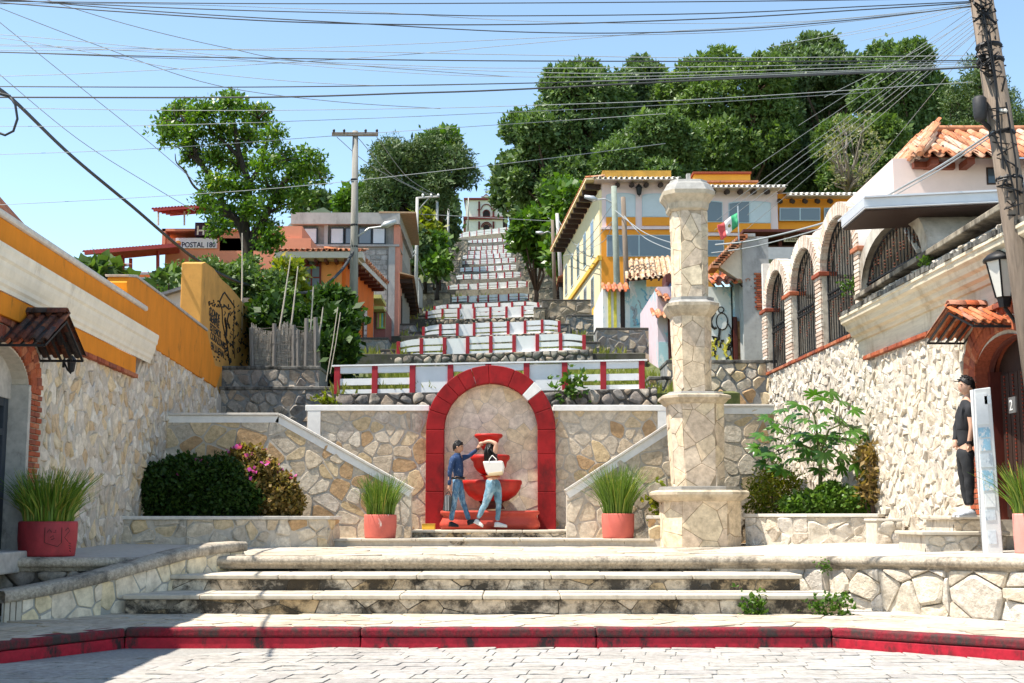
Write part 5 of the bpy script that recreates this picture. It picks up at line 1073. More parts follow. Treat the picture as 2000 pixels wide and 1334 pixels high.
gp = thing('gate_pier', K3.p(K3.uv(1480, 700)[0], 5, 0), 'grey concrete pier with a sloping gable wall and brick patch beside the arches', 'pier')
K4 = front(35); M_cg = plain('raw_concrete', (.36, .36, .35), .9, .2, 3, .4, dirt=(.15, .15, .14), dirt_amt=(.5, .75))
gb(1455, 1500, 462, 730, -.6, 0, 'pier_shaft', M_cg, gp, K4); gb(1453, 1474, 457, 463, -.7, .08, 'pier_cap', M_cg, gp, K4)
MB().prism(K4, K4.uvs([(1455, 462), (1466, 462), (1466, 560), (1405, 520), (1400, 512)]), -.4, -.05).build('gable_wall', plain('gable_cream', (.58, .52, .42), .9, .12), gp)
for i in range(14):
    t = i/13; x, y = 1394+t*56, 522-t*58; p_ = K4.p(*K4.uv(x, y), .1); MB().box(p_.x-.11, p_.x+.11, p_.y-.1, p_.y+.7, p_.z-.05, p_.z+.06).build('verge_tile', M_tile, gp)
for r in range(16):
    for q in (0, 1): _brick(gp, K4, K4.uv(1479, 535)[0]+q*.2+(r % 2)*.05, K4.uv(1479, 535+r*4.6)[1], .05, .18, .05, 0, .1)
gb(1475, 1560, 476, 500, -.5, -2, 'parapet_wall', plain('grey_parapet', (.42, .41, .40), .9, .1), gp, front(38))
tm = thing('roof_terrace', P(1540, 470, 45), 'dark timber roof terrace with a white name board behind the brick arches', 'building'); K5 = front(45)
gb(1440, 1600, 462, 467, -4, 1.2, 'roof', M_dfr, tm, K5); gb(1440, 1600, 480, 520, -4, 0, 'wall', plain('brown_wall', (.10, .05, .04)), tm, K5)
for x in (1470, 1521, 1570): gb(x, x+5, 466, 500, -.1, .1, 'post', M_dfr, tm, K5)
f = gb(1529, 1580, 466, 474, .14, .2, 'name_board', M_white, tm, K5); a = K5.uv(1532, 473); letters('TIERRA', .105*1.1, K5, a[0], a[1], .206, M_ink, 'lettering', tm, 1.15)
# ---------------------------------------------------------------- left bank: hostel, block house, orange house
hs = thing('hostel', (X_(360, 52), 52, 7), 'salmon hostel with red roofed terraces and two name signs behind the big tree', 'building')
K = front(52); M_salm = plain('salmon_wall', (.66, .26, .16), .8, .08, 2, .1); M_rsteel = plain('red_steel', (.32, .035, .03), .5, .15); M_ored = plain('orange_red_wall', (.62, .16, .05), .8, .1)
def kb(x0, x1, y0, y1, d0, d1, name, mat, par, K): return gb(x0, x1, y0, y1, d0, d1, name, mat, par, K)
kb(304, 600, 455, 640, -8, -1, 'wall', M_salm, hs, K); kb(304, 460, 437, 442, -6, -.9, 'frame_beam', M_salm, hs, K); kb(304, 312, 437, 480, -1.6, -.9, 'frame_post', M_salm, hs, K); kb(418, 520, 440, 480, -6, -1, 'upper_wall', M_salm, hs, K); kb(520, 582, 430, 480, -6, -1.1, 'upper_wall', M_salm, hs, K)
f = kb(332, 414, 456, 476, -1, -.86, 'sign_board', plain('lilac_banner', (.72, .70, .76), .5, .05), hs, K); a = K.uv(344, 474.5); letters('POSTAL 180', .31, K, a[0], a[1], -.855, plain('navy_lettering', (.02, .025, .06)), 'lettering', hs, .86, bold=.006)
q = K.uv(337.5, 467); MB().prism(K, arch_pts(q[0], q[1], .13, 0, 2*math.pi, 12)[:-1], -.86, -.852).build('emblem', plain('orange_emblem', (.6, .25, .06)), hs)
f = kb(371, 402, 426, 452, -1.5, -.8, 'sign_board', plain('dark_purple_board', (.06, .03, .07)), hs, K); a = K.uv(374, 450); letters('HO', .52, K, a[0], a[1], -.795, M_white, 'lettering', hs, .95, bold=.012)
def sheetroof(par, pts, n, mat, th=.06):                  # corrugated: pts = lower-left, lower-right, upper-right, upper-left
    a, b, c, d = [Vector(p) for p in pts]; rows = [[], []]
    for i in range(n*2+1):
        t = i/(n*2); z = Vector((0, 0, th*(i % 2))); rows[0].append(a.lerp(b, t)+z); rows[1].append(d.lerp(c, t)+z)
    o = MB().sheet(rows).build('roof_sheet', mat, par); m = o.modifiers.new('thick', 'SOLIDIFY'); m.thickness = .03
sheetroof(hs, [P(295, 408, 50), P(420, 399, 50), P(420, 412, 55), P(345, 420, 55)], 20, M_rsteel)
for i in range(5): MB().tube([P(300+i*8, 411+i*2.2, 50+i), P(420, 402+i*2.6, 50+i)], .06, 4).build('rafter', M_rsteel, hs)
for x in (309, 360): MB().tube([P(x, 412, 51), P(x, 440, 51)], .04, 5).build('post', M_concl, hs)
sheetroof(hs, [P(160, 491, 47), P(352, 476, 47), P(352, 490, 53), P(250, 500, 53)], 30, M_rsteel, .05)
for i in range(6): MB().tube([P(170+i*14, 494+i*1.5, 47.3+i*.9), P(350, 481+i*2, 47.3+i*.9)], .09, 4).build('rafter', M_rsteel, hs)
MB().tube([P(166, 494, 46.9), P(352, 479, 46.9)], .10, 4).build('fascia', M_rsteel, hs)
for x, y0, y1 in ((198, 495, 515), (255, 505, 560), (308, 490, 560), (240, 500, 560)): MB().tube([P(x, y0, 48), P(x, y1, 48)], .07, 5).build('post', M_rsteel, hs)
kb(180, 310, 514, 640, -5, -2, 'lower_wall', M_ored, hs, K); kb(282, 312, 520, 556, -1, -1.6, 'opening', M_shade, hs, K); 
for y in (535, 543, 551): MB().tube([P(255, y, 47), P(312, y, 47)], .03, 4).build('railing', M_frm, hs)
tr = thing('tiled_lean_to', P(150, 515, 42), 'low roof of red clay tiles at the left behind the broad leaves', 'roof'); MB().add([(P(128, 526, 40).x, 40.5, 4), (P(205, 519, 40).x, 40.5, 4), (P(205, 519, 40).x, 40.5, P(205, 519, 40).z), (P(128, 526, 40).x, 40.5, P(128, 526, 40).z)], [(0, 1, 2, 3)]).build('wall', M_salm, tr); tiled_slope(tr, P(126, 524, 40), P(205, 517, 40)-P(126, 524, 40), Vector((.2, 2, .35)), 7, 4, .3, M_tile, seed=31); MB().add([P(126, 526, 40), P(205, 519, 40), P(205, 519, 40)+Vector((.2, 2, .3)), P(126, 526, 40)+Vector((.2, 2, .3))], [(0, 1, 2, 3)]).build('roof_board', M_dfr, tr)
M_blk = plain('grey_concrete', (.34, .34, .33), .9, .15, 2, .3, dirt=(.2, .2, .19), dirt_amt=(.5, .7)); M_cbl = stone('concrete_block', [(.36, .36, .35), (.32, .32, .31), (.40, .40, .39)], fine=6, amt=(.65, .85), bump=.3)
bh = thing('block_house', (X_(680, 60), 60, 9), 'grey concrete block house with dark framed windows above the orange house', 'building'); K = front(60)
kb(575, 775, 478, 670, -8, -.03, 'wall', plain('block_joint', (.24, .24, .23), .9), bh, K); kb(570, 782, 418, 440, -8, .3, 'roof_slab', M_blk, bh, K); kb(575, 775, 440, 478, -8, -.2, 'window_band', M_blk, bh, K); kb(560, 780, 478, 482, -2, .1, 'sill_band', M_blk, bh, K)
a, b = K.uv(690, 655), K.uv(757, 483); rr = 0; v = a[1]
while v < b[1]-.2:                                        # concrete blocks, one by one
    u = a[0]+(-.25 if rr % 2 else 0)
    while u < b[0]:
        bevel(MB().pbox(K, max(a[0], u)+.012, min(b[0], u+.5)-.012, v+.012, v+.228, -.1, .0).build('block', M_cbl, bh), .006) if min(b[0], u+.5)-max(a[0], u) > .05 else None; u += .5
    v += .24; rr += 1
kb(575, 690, 482, 560, -.1, .0, 'rendered_wall', M_blk, bh, K); kb(757, 772, 482, 665, -.5, .05, 'column', M_blk, bh, K)
for x0, x1, n in ((578, 592, 1), (593, 620, 2), (645, 672, 1), (674, 696, 2), (700, 726, 1), (727, 753, 1)):
    f = kb(x0, x1, 444, 477, -.3, .02, 'window', M_blued, bh, K); kb(x0+2, x1-2, 447, 475, 0, .03, 'pane', M_blind if (x0 in (593, 645, 727)) else M_glassb, f, K)
for x in (633, 697): kb(x, x+8 if x == 633 else x+3, 440, 478, -.2, .06, 'column', M_blk, bh, K)
s0, s1 = Vector((X_(775, 60), 60, 0)), Vector((X_(800, 80), 80, 0)); S = Pl(s0, s1-s0); LL = (s1-s0).length
MB().prism(S, [(0, 8), (LL, 8), (LL, Z_(432, 60)), (0, Z_(432, 60))], -.3, 0).build('flank_wall', plain('dusty_pink_flank', (.55, .24, .17), .85, .1), bh)
MB().pbox(S, -.3, 7, Z_(419, 60), Z_(416, 60), -1, .75).build('roof_overhang', plain('tan_soffit', (.44, .30, .18)), bh)
for i in range(14): u = .4+i*(LL-.5)/14; MB().pbox(S, u, u+.25, Z_(549, 60), Z_(547, 60)+.14, 0, .6).build('rafter', M_dark, bh)
MB().hexa([S.p(-.2, Z_(541, 60), .7), S.p(LL, Z_(541, 60), .7), S.p(LL, Z_(535, 60), 0), S.p(-.2, Z_(535, 60), 0), S.p(-.2, Z_(540, 60), .7), S.p(LL, Z_(540, 60), .7), S.p(LL, Z_(532, 60), 0), S.p(-.2, Z_(532, 60), 0)]).build('lower_roof', plain('tan_soffit', (.44, .30, .18)), bh)
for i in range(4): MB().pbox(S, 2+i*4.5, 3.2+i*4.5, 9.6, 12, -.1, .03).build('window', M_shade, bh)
gt2 = thing('rooftop_shelter', P(620, 420, 72), 'rooftop shelter with a pale green sheet roof above the block house', 'roof shelter'); K = front(72)
MB().add([P(560, 424, 71), P(632, 405, 71), P(665, 425, 72), P(600, 432, 76)], [(0, 1, 2, 3)]).build('roof_sheet', plain('sea_green_sheet', (.34, .48, .46), .5, .1), gt2); kb(590, 668, 424, 470, -5, 0, 'parapet', M_blk, gt2, K); kb(632, 634, 408, 430, -.1, .1, 'post', M_concl, gt2, K); kb(600, 630, 415, 424, -3, -.5, 'orange_tank', M_ored, gt2, K)
MB().prism(K, K.uvs([(560, 440), (665, 440), (620, 418), (575, 426)]), -4, -.2).build('gable_wall', M_blk, gt2)
oh = thing('orange_house', (X_(640, 47), 47, 7), 'bright orange house with red framed window under a tiled eave', 'building'); K = front(47); M_orh = plain('salmon_orange_wall', (.70, .26, .08), .8, .1, 1.5, .15, dirt=(.5, .2, .08), dirt_amt=(.6, .75)); M_orf = plain('shade_reddened_orange', (.72, .15, .02), .8, .12, 1.5, .15, dirt=(.4, .12, .05), dirt_amt=(.55, .75))  # flank copies the orange redder, its shade put into the colour
kb(540, 668, 500, 700, -4, 0, 'wall', M_orh, oh, K); kb(657, 668.5, 505, 600, -.2, .05, 'pilaster', M_orh, oh, K)
f = kb(588, 628, 500, 562, -.2, .04, 'window', plain('maroon_frame', (.16, .025, .02)), oh, K)
for x0, x1, y0, y1 in ((593, 624, 504, 517), (593, 607, 521, 541), (610, 624, 521, 541), (593, 607, 544, 560), (610, 624, 544, 560)): kb(x0, x1, y0, y1, 0, .05, 'pane', M_glassb, f, K)
kb(530, 552, 512, 560, -.2, .03, 'side_window', M_glassb, oh, K)
s0, s1 = Vector((X_(668, 47), 47, 0)), Vector((X_(724, 52.6), 52.6, 0)); S = Pl(s0, s1-s0); LL = (s1-s0).length; z1 = Z_(500, 47)
MB().prism(S, [(0, 5), (LL, 5), (LL, z1), (0, z1)], -.3, -.01).build('flank_wall', M_orf, oh)
for u, w in ((.9, .8), (3.3, .8)): f = MB().pbox(S, u, u+w, 6.6, 9.6, -.1, .03).build('window', M_dfr, oh); MB().pbox(S, u+.1, u+w-.1, 6.7, 9.5, 0, .04).build('pane', M_glass, f)
ev = Z_(489, 46.2); a = P(536, 489, 46.2); b = Vector((X_(672, 46.2)+.5, 46.2, ev)); M_wf = plain('whitewashed_soffit', (.62, .56, .50), .8, .1)
tiled_slope(oh, (a.x, 46.2, ev), Vector((b.x-a.x, 0, 0)), Vector((0, 1.6, .32)), 16, 4, .3, M_tile, seed=41); MB().box(a.x, b.x, 46.25, 47.2, ev-.26, ev-.03).build('soffit', M_wf, oh)
e1 = S.p(-.6, z1-.05, .6); tiled_slope(oh, e1, S.U*(LL+.6), S.p(0, z1+.1, -.6)-S.p(0, z1-.05, .6), 16, 3, .3, M_tile, seed=42); MB().hexa([S.p(-.5, z1-.3, .55), S.p(LL, z1-.3, .55), S.p(LL, z1-.1, -.3), S.p(-.5, z1-.1, -.3), S.p(-.5, z1-.1, .55), S.p(LL, z1-.1, .55), S.p(LL, z1+.02, -.3), S.p(-.5, z1+.02, -.3)]).build('soffit', M_wf, oh)
for i in range(7): u = .3+i*.8; MB().pbox(S, u, u+.14, z1-.42, z1-.3, 0, .5).build('rafter', M_dfr, oh)
for i in range(7): x = a.x+.3+i*.37; MB().box(x, x+.1, 46.4, 47, ev-.38, ev-.26).build('rafter', M_dfr, oh)
ba = thing('balcony_house', (X_(735, 56), 56, 6), 'narrow house front with yellow and green balconies and a bright painted panel', 'building'); K = front(57)
kb(705, 753, 605, 680, -3, 0, 'wall', plain('worn_red_wall', (.22, .08, .07)), ba, K); kb(712, 750, 585, 592, -1, 1.3, 'balcony', plain('yellow_balcony', (.55, .50, .16)), ba, K); kb(722, 753, 604, 610, -1, .9, 'balcony', plain('olive_balcony', (.42, .42, .12)), ba, K); kb(736, 753, 612, 642, 0, .1, 'painted_panel', plain('green_panel', (.20, .42, .10), .7, .4, 4), ba, K)
for i in range(4): kb(738+i*4, 740+i*4, 613, 640, .1, .13, 'painted_stripe', (plain('magenta_stripe', (.5, .05, .2)), M_py, M_pbl, M_redb)[i], ba, K)
for x in (711, 728): kb(x, x+3, 560, 680, 0, .3, 'post', M_blk, ba, K)
for i in range(8): MB().tube([P(712+i*5, 560+i*2.2, 56), P(712+i*5, 586, 56)], .02, 4).build('railing', M_blk, ba)
pw_ = thing('pale_wall_house', P(805, 590, 90), 'low pale rendered wall beside the lamp post half way up the stair', 'wall'); K = front(90); kb(786, 818, 545, 620, -4, 0, 'wall', M_concl, pw_, K); kb(784, 820, 543, 546, -4.2, .1, 'coping', M_blk, pw_, K)
# ---------------------------------------------------------------- vegetation
def npmesh(name, V, Fq, mat, parent=None, smooth=False):
    me = bpy.data.meshes.new(name); n, m, k = len(V), len(Fq), Fq.shape[1]
    me.vertices.add(n); me.vertices.foreach_set('co', V.astype(np.float32).ravel()); me.loops.add(m*k); me.loops.foreach_set('vertex_index', Fq.astype(np.int32).ravel())
    me.polygons.add(m); me.polygons.foreach_set('loop_start', np.arange(0, m*k, k, dtype=np.int32)); me.polygons.foreach_set('loop_total', np.full(m, k, np.int32)); me.update(); me.validate()
    return link(name, me, mat, parent, smooth)
def unit(a): return a/np.maximum(1e-9, np.linalg.norm(a, axis=1, keepdims=True))
def leafcards(ctr, axis, nrm, L, W, bend=.25):
    """rhombic leaves: base, two sides, tip; slightly folded"""
    n = len(ctr); side = unit(np.cross(axis, nrm)); up = unit(np.cross(side, axis)); L = L[:, None]; W = W[:, None]
    V = np.stack([ctr, ctr+axis*L*.45+side*W-up*W*bend, ctr+axis*L-up*L*bend*.6, ctr+axis*L*.45-side*W-up*W*bend], 1).reshape(-1, 3)
    i = np.arange(n)[:, None]*4; return V, np.concatenate([i+np.array([[0, 1, 2]]), i+np.array([[0, 2, 3]])], 0)
def lobes_px(ls, Y):                                       # (px, py, rx_px, ry_px, dY) -> centre, radii
    out = []
    for l in ls:
        px, py, rx, ry = l[:4]; y = Y+(l[4] if len(l) > 4 else 0); c = P(px, py, y); out.append((np.array(c), np.array([rx/F*y, (rx*.5+ry*.5)/F*y*(l[5] if len(l) > 5 else .9), ry/F*y])))
    return out
def scatter(lobes, n, rng, lo=.72, hi=1.04):
    vol = np.array([np.prod(r)**(2/3) for c, r in lobes]); vol /= vol.sum(); pts, nor = [], []
    for (c, r), w in zip(lobes, vol):
        m = max(4, int(n*w)); d = unit(rng.normal(size=(m, 3))); s = rng.uniform(lo, hi, (m, 1)); p = c+d*r*s; keep = np.ones(m, bool)
        for c2, r2 in lobes:
            if c2 is c: continue
            keep &= (((p-c2)/r2)**2).sum(1) > .62
        pts.append(p[keep]); nor.append(unit(d/r)[keep])
    return np.concatenate(pts), np.concatenate(nor)
def puffs(p, n, k, R, L0, w, rng, flat_=1.0, bias=.55):
    """k leaves over the outer side of a small round puff at each point"""
    N = len(p); o = np.repeat(n, k, 0); Rr = np.repeat(R*rng.uniform(.6, 1.25, N), k)[:, None]; d = unit(rng.normal(size=(N*k, 3))+o*bias+np.array([0, 0, .45]))
    ctr = np.repeat(p, k, 0)+d*Rr*rng.uniform(.55, 1.0, (N*k, 1))*np.array([1, 1, flat_]); ax = unit(d*.8+rng.normal(size=(N*k, 3))*.8); nr = unit(d+rng.normal(size=(N*k, 3))*.35); L = L0*rng.uniform(.6, 1.25, N*k); return leafcards(ctr, ax, nr, L, L*w)
def tufts(p, n, k, size, w, rng, spread=1.0, droop=0.0, core=.0, upb=.35):
    """k blades for each tuft, fanned round the outward direction"""
    N = len(p); ctr = np.repeat(p, k, 0)+rng.normal(size=(N*k, 3))*size*core; o = np.repeat(n, k, 0)
    ax = unit(o+rng.normal(size=(N*k, 3))*spread+np.array([0, 0, upb-droop])); nr = unit(o*.7+rng.normal(size=(N*k, 3))*.55+np.array([0, 0, .5]))
    L = size*rng.uniform(.6, 1.2, N*k); return leafcards(ctr, ax, nr, L, L*w)
def limbs(base, lobes, r0, parent, mat, rg, name='trunk', fork=.45, wig=.06, n_l=None):
    mb = MB(); base = Vector(base); tops = sorted(lobes, key=lambda q: q[0][2]); mid = Vector(tuple(np.mean([c for c, r in lobes], 0))); f = base.lerp(mid, fork); f.x = base.x*.6+f.x*.4
    H = (mid-base).length; path = [base, base.lerp(f, .35)+Vector((rg.uniform(-1, 1), 0, 0))*H*wig*.4, base.lerp(f, .7)+Vector((rg.uniform(-1, 1), 0, 0))*H*wig*.4, f]
    mb.tube(path, [r0*1.25, r0, r0*.9, r0*.8], 8)
    for c, r in (lobes if n_l is None else lobes[:n_l]):
        e = Vector(tuple(c)); a = path[2].lerp(path[3], rg.uniform(.2, 1)); m1 = a.lerp(e, .4)+Vector((rg.uniform(-1, 1), rg.uniform(-1, 1), rg.uniform(-.2, .8)))*H*wig; m2 = a.lerp(e, .75)+Vector((rg.uniform(-1, 1), rg.uniform(-1, 1), rg.uniform(-.5, .5)))*H*wig
        rr = r0*.5; mb.tube([a, m1, m2, e], [rr, rr*.7, rr*.45, rr*.2], 6)
        for q in range(4):
            d = Vector((rg.gauss(0, 1), rg.gauss(0, 1), rg.gauss(.3, .8))).normalized(); e2 = e+Vector((d.x*r[0], d.y*r[1], d.z*r[2]))*.85; s = m2.lerp(e, rg.uniform(.2, .9)); mb.tube([s, s.lerp(e2, .5)+Vector((rg.uniform(-1, 1), rg.uniform(-1, 1), rg.uniform(-1, 1)))*H*wig*.5, e2], [rr*.3, rr*.2, rr*.07], 4)
    return mb.build(name, mat, parent, True)
M_bark = plain('brown_bark', (.10, .065, .045), .95, .45, 6, .8, stretch=(3, 3, .6)); M_barkd = plain('dark_bark', (.045, .035, .028), .95, .4, 5, .8, stretch=(3, 3, .6)); M_barkg = plain('grey_bark', (.22, .19, .16), .95, .4, 5, .8, stretch=(3, 3, .6))
M_lf1 = leafmat('hill_tree_leaf', (.045, .09, .024), (.13, .20, .065), (.22, .29, .12), rough=.5, trans=.25, spec=.35)
M_lf1c = leafmat('hill_tree_leaf_grey', (.05, .085, .035), (.13, .19, .085), (.22, .28, .15), rough=.5, trans=.25, spec=.35); M_lf1d = leafmat('hill_tree_leaf_fresh', (.05, .10, .02), (.14, .21, .055), (.24, .30, .10), rough=.5, trans=.25, spec=.35)
M_lf1b = leafmat('hill_tree_leaf_bright', (.035, .085, .010), (.10, .19, .022), (.20, .27, .05), rough=.4, trans=.3)
M_lf2 = leafmat('broad_tree_leaf', (.035, .085, .010), (.11, .20, .018), (.28, .30, .03), rough=.4, trans=.4, spec=.35)
M_lf3 = leafmat('cypress_leaf', (.03, .065, .022), (.09, .14, .04), (.18, .21, .07), rough=.6, trans=.15)
M_lfy = leafmat('yellow_green_leaf', (.09, .13, .01), (.24, .26, .02), (.36, .24, .03), trans=.4)
M_lfs = leafmat('shrub_leaf', (.035, .075, .020), (.10, .16, .04), (.20, .26, .08), rough=.5, trans=.3, spec=.25)
M_lfd = leafmat('dark_shrub_leaf', (.014, .034, .008), (.04, .085, .014), (.10, .15, .025), rough=.5, trans=.25, spec=.2)
NR = np.random.default_rng(5)
def tree(name, label, Y, ls, n, k, size, w, mat, trunk_px=None, r0=.3, bark=None, seed=1, group=None, spread=1.0, droop=0, core=.25, fork=.45, cat='tree', lo=.72, upb=.35, n_l=None, fill=.35, R=0, flat_=1.0):
    rng = np.random.default_rng(seed); rg = random.Random(seed); lobes = lobes_px(ls, Y); cx = float(np.mean([c[0] for c, r in lobes]))
    b = Vector((X_(trunk_px[0], Y), Y, Z_(trunk_px[1], Y))) if trunk_px else Vector((cx, Y, ground(cx, Y)))
    t = thing(name, b, label, cat, group); limbs(b-Vector((0, 0, .3)), lobes, r0, t, bark or M_bark, rg, fork=fork, n_l=n_l)
    p, nn = scatter(lobes, n, rng, lo); V, Q = puffs(p, nn, k, R, size, w, rng, flat_) if R else tufts(p, nn, k, size, w, rng, spread, droop, core, upb); Vs, Qs = [V], [Q]
    if fill: p2, n2 = scatter(lobes, int(n*fill), rng, .25, .75); V2, Q2 = tufts(p2, n2, 5, size*(2.2 if R else 1.5), w*1.2, rng, 1.6, 0, .5); Qs.append(Q2+len(V)); Vs.append(V2)
    npmesh('crown', np.concatenate(Vs), np.concatenate(Qs), mat, t); return t
def sub(px, py, rx, ry, n, seed, s=.45, dy=0):             # break one crown outline into smaller lobes
    rg = random.Random(seed); out = [(px, py, rx*.72, ry*.72, 0)]
    for i in range(n):
        a = rg.uniform(0, 2*math.pi); q = math.sqrt(rg.uniform(.15, 1)); ss = s*rg.uniform(.7, 1.25)
        out.append((px+math.cos(a)*rx*q*(1-ss*.6), py+math.sin(a)*ry*q*(1-ss*.6), rx*ss, rx*ss*.8, rg.uniform(-.035, .02)*110))
    return out
GRP = 'broad crowned trees on the hill behind the pink building'
tree('hill_tree', 'tallest dense green tree on the left flank of the hill wood above the stair', 112, sub(1120, 262, 128, 150, 26, 1, .34)+sub(1060, 350, 66, 80, 10, 11, .4), 8400, 10, 0.46, .22, M_lf1, r0=.5, seed=1, group=GRP)
tree('hill_tree', 'narrow tree rising between the first two rounded crowns of the hill wood', 126, sub(1246, 205, 66, 105, 14, 2, .4), 3600, 10, 0.49, .22, M_lf1c, r0=.45, seed=2, group=GRP)
tree('hill_tree', 'wide rounded tree crown directly above the yellow roof tower', 118, sub(1425, 225, 140, 128, 28, 3, .34), 8400, 10, 0.47, .22, M_lf1d, r0=.5, seed=3, group=GRP)
tree('hill_tree', 'rounded tree crown filling the wood above the left end of the pink building', 106, sub(1260, 310, 110, 95, 20, 4, .36), 5400, 10, 0.43, .22, M_lf1, r0=.45, seed=4, group=GRP)
tree('hill_tree', 'highest tree crown in the right part of the wood, against the sky', 130, sub(1590, 170, 110, 100, 22, 5, .36), 6000, 10, 0.52, .22, M_lf1c, r0=.5, seed=5, group=GRP)
tree('hill_tree', 'domed tree crown left of the leaning wooden pole, against the sky', 122, sub(1762, 190, 100, 122, 24, 6, .36)+sub(1800, 300, 70, 90, 10, 16, .4), 7200, 10, 0.49, .22, M_lf1, r0=.5, seed=6, group=GRP)
tree('hill_tree', 'dark tree crown low in the wood right of the yellow roof tower', 124, sub(1555, 320, 90, 80, 14, 7, .4), 3900, 10, 0.49, .22, M_lf1c, r0=.45, seed=7, group=GRP)
tree('hill_tree', 'dense green crown behind the twiggy bare tree', 116, sub(1690, 300, 100, 100, 18, 8, .38), 4800, 10, 0.46, .22, M_lf1d, r0=.45, seed=8, group=GRP)
tree('cypress_tree', 'dark feathery conifer behind the leaning wooden pole', 90, sub(1925, 235, 85, 130, 24, 9, .34)+sub(1870, 330, 50, 60, 8, 19), 1500, 26, .30, .15, M_lf3, R=.62, flat_=.5, r0=.4, bark=M_barkd, seed=9, spread=.8, droop=.25)
tree('twiggy_tree', 'half bare twiggy tree with sparse pale leaves behind the orange wing', 84, sub(1668, 300, 70, 90, 30, 10, .26), 300, 6, .28, .22, leafmat('pale_twig_leaf', (.12, .13, .06), (.24, .24, .12), (.30, .26, .14)), trunk_px=(1678, 400), r0=.22, bark=M_barkg, seed=10, fork=.35, fill=0)
for i, (px, py, rx, ry, Y, seed, dk) in enumerate(((1048, 455, 55, 62, 100, 21, 0), (1108, 405, 42, 70, 92, 22, 0), (1112, 500, 36, 58, 92, 23, 0), (1000, 345, 26, 50, 215, 24, 1), (988, 372, 22, 40, 232, 25, 1), (1030, 390, 34, 46, 170, 26, 1), (1068, 372, 34, 40, 128, 27, 0))):
    tree('stairside_tree', ('bright tree leaning over the right edge of the stair, below the wood', 'bright leafy tree against the flank eaves of the pink building', 'low bright tree beside the pole on the right of the stair', 'dark slim tree right of the church cross', 'dark tree close to the church on its right', 'dark tree between the church and the bright stairside trees', 'mid green tree at the foot of the hill wood, beside the stair')[i], Y, sub(px, py, rx, ry, 9, seed, .45), 1100, 9, .40*Y/100+.1, .27, M_lf3 if dk else M_lf1b, r0=.2, seed=seed, group='trees along the right side of the stair')
# left side of the stair
tree('cypress_tree', 'great dark conifer with layered boughs left of the stair', 108, sub(800, 345, 86, 88, 26, 31, .34)+sub(742, 400, 40, 66, 12, 32, .4)+sub(862, 330, 60, 66, 14, 33, .4)+[(855, 285, 40, 28, 0)], 2300, 26, .34, .15, M_lf3, R=.72, flat_=.5, trunk_px=(800, 560), r0=.55, bark=M_barkd, seed=31, spread=.75, droop=.2, fork=.6)
tree('broad_tree', 'bright yellow green crown on top of the great dark conifer', 110, sub(862, 285, 36, 26, 7, 34, .5), 700, 8, .5, .25, M_lf1b, trunk_px=(850, 560), r0=.3, seed=34)
for i, (px, py, rx, ry, Y, seed, m) in enumerate(((826, 470, 36, 56, 100, 35, M_lfy), (850, 498, 26, 40, 96, 36, M_lf1b), (790, 488, 38, 42, 98, 37, M_lf3), (874, 412, 14, 44, 190, 38, M_lf3), (700, 405, 46, 36, 112, 39, M_lf1b), (612, 398, 36, 24, 150, 40, M_lf3), (868, 440, 24, 44, 150, 41, M_lf3))):
    tree('stairside_tree', ('yellowing tree behind the lamp post left of the stair', 'bright shrubby tree between the two left poles', 'dark undergrowth tree beneath the great conifer', 'slim dark pine left of the church', 'soft pale green tree behind the tall pole with crossbar', 'distant dark tree above the rooftop shelter', 'dark tree on the bank below the church')[i], Y, sub(px, py, rx, ry, 9, seed, .45), 1000, 9, .35*Y/100+.1, .25, m, trunk_px=(px, min(600, py+ry+40)), r0=.16, bark=M_barkd, seed=seed, group='trees along the left side of the stair')
M_hed = 'foliage'
def shrub(name, label, Y, ls, n, k, size, w, mat, seed, zb=None, cat='shrub', group=None, spread=1.2, fill=.3, core=.4, flower=None, nflow=0, lo=.7):
    rng = np.random.default_rng(seed); lobes = lobes_px(ls, Y); c = np.mean([q[0] for q in lobes], 0); z = zb if zb is not None else min(q[0][2]-q[1][2] for q in lobes)
    t = thing(name, (c[0], c[1], z), label, cat, group); p, nn = scatter(lobes, n, rng, lo); p[:, 2] = np.maximum(p[:, 2], z+.02); V, Q = tufts(p, nn, k, size, w, rng, spread, 0, core); Vs, Qs = [V], [Q]
    if fill: p2, n2 = scatter(lobes, int(n*fill), rng, .2, .7); p2[:, 2] = np.maximum(p2[:, 2], z+.02); V2, Q2 = tufts(p2, n2, k, size*1.3, w*1.3, rng, 1.6, 0, .6); Qs.append(Q2+len(V)); Vs.append(V2)
    npmesh('foliage', np.concatenate(Vs), np.concatenate(Qs), mat, t)
    mb = MB(); rg = random.Random(seed)
    for cc, r in lobes[:10]:
        e = Vector(tuple(cc)); b = Vector((c[0]+(e.x-c[0])*.5, e.y, z-.05)); mb.tube([b, b.lerp(e, .5)+Vector((rg.uniform(-.1, .1), 0, 0)), e+Vector((0, 0, r[2]*.5))], [.02+size*.05, .015+size*.04, .008], 5)
    mb.build('stem', M_bark, t)
    if flower:
        col, sel = flower; m = sel(p); q = p[m]; qn = nn[m]; ii = rng.choice(len(q), min(nflow, len(q)), replace=False); V, Q = tufts(q[ii]+qn[ii]*size*.5, qn[ii], 6, size*1.1, .45, rng, .9, 0, .3); npmesh('blossom', V, Q, col, t)
    return t
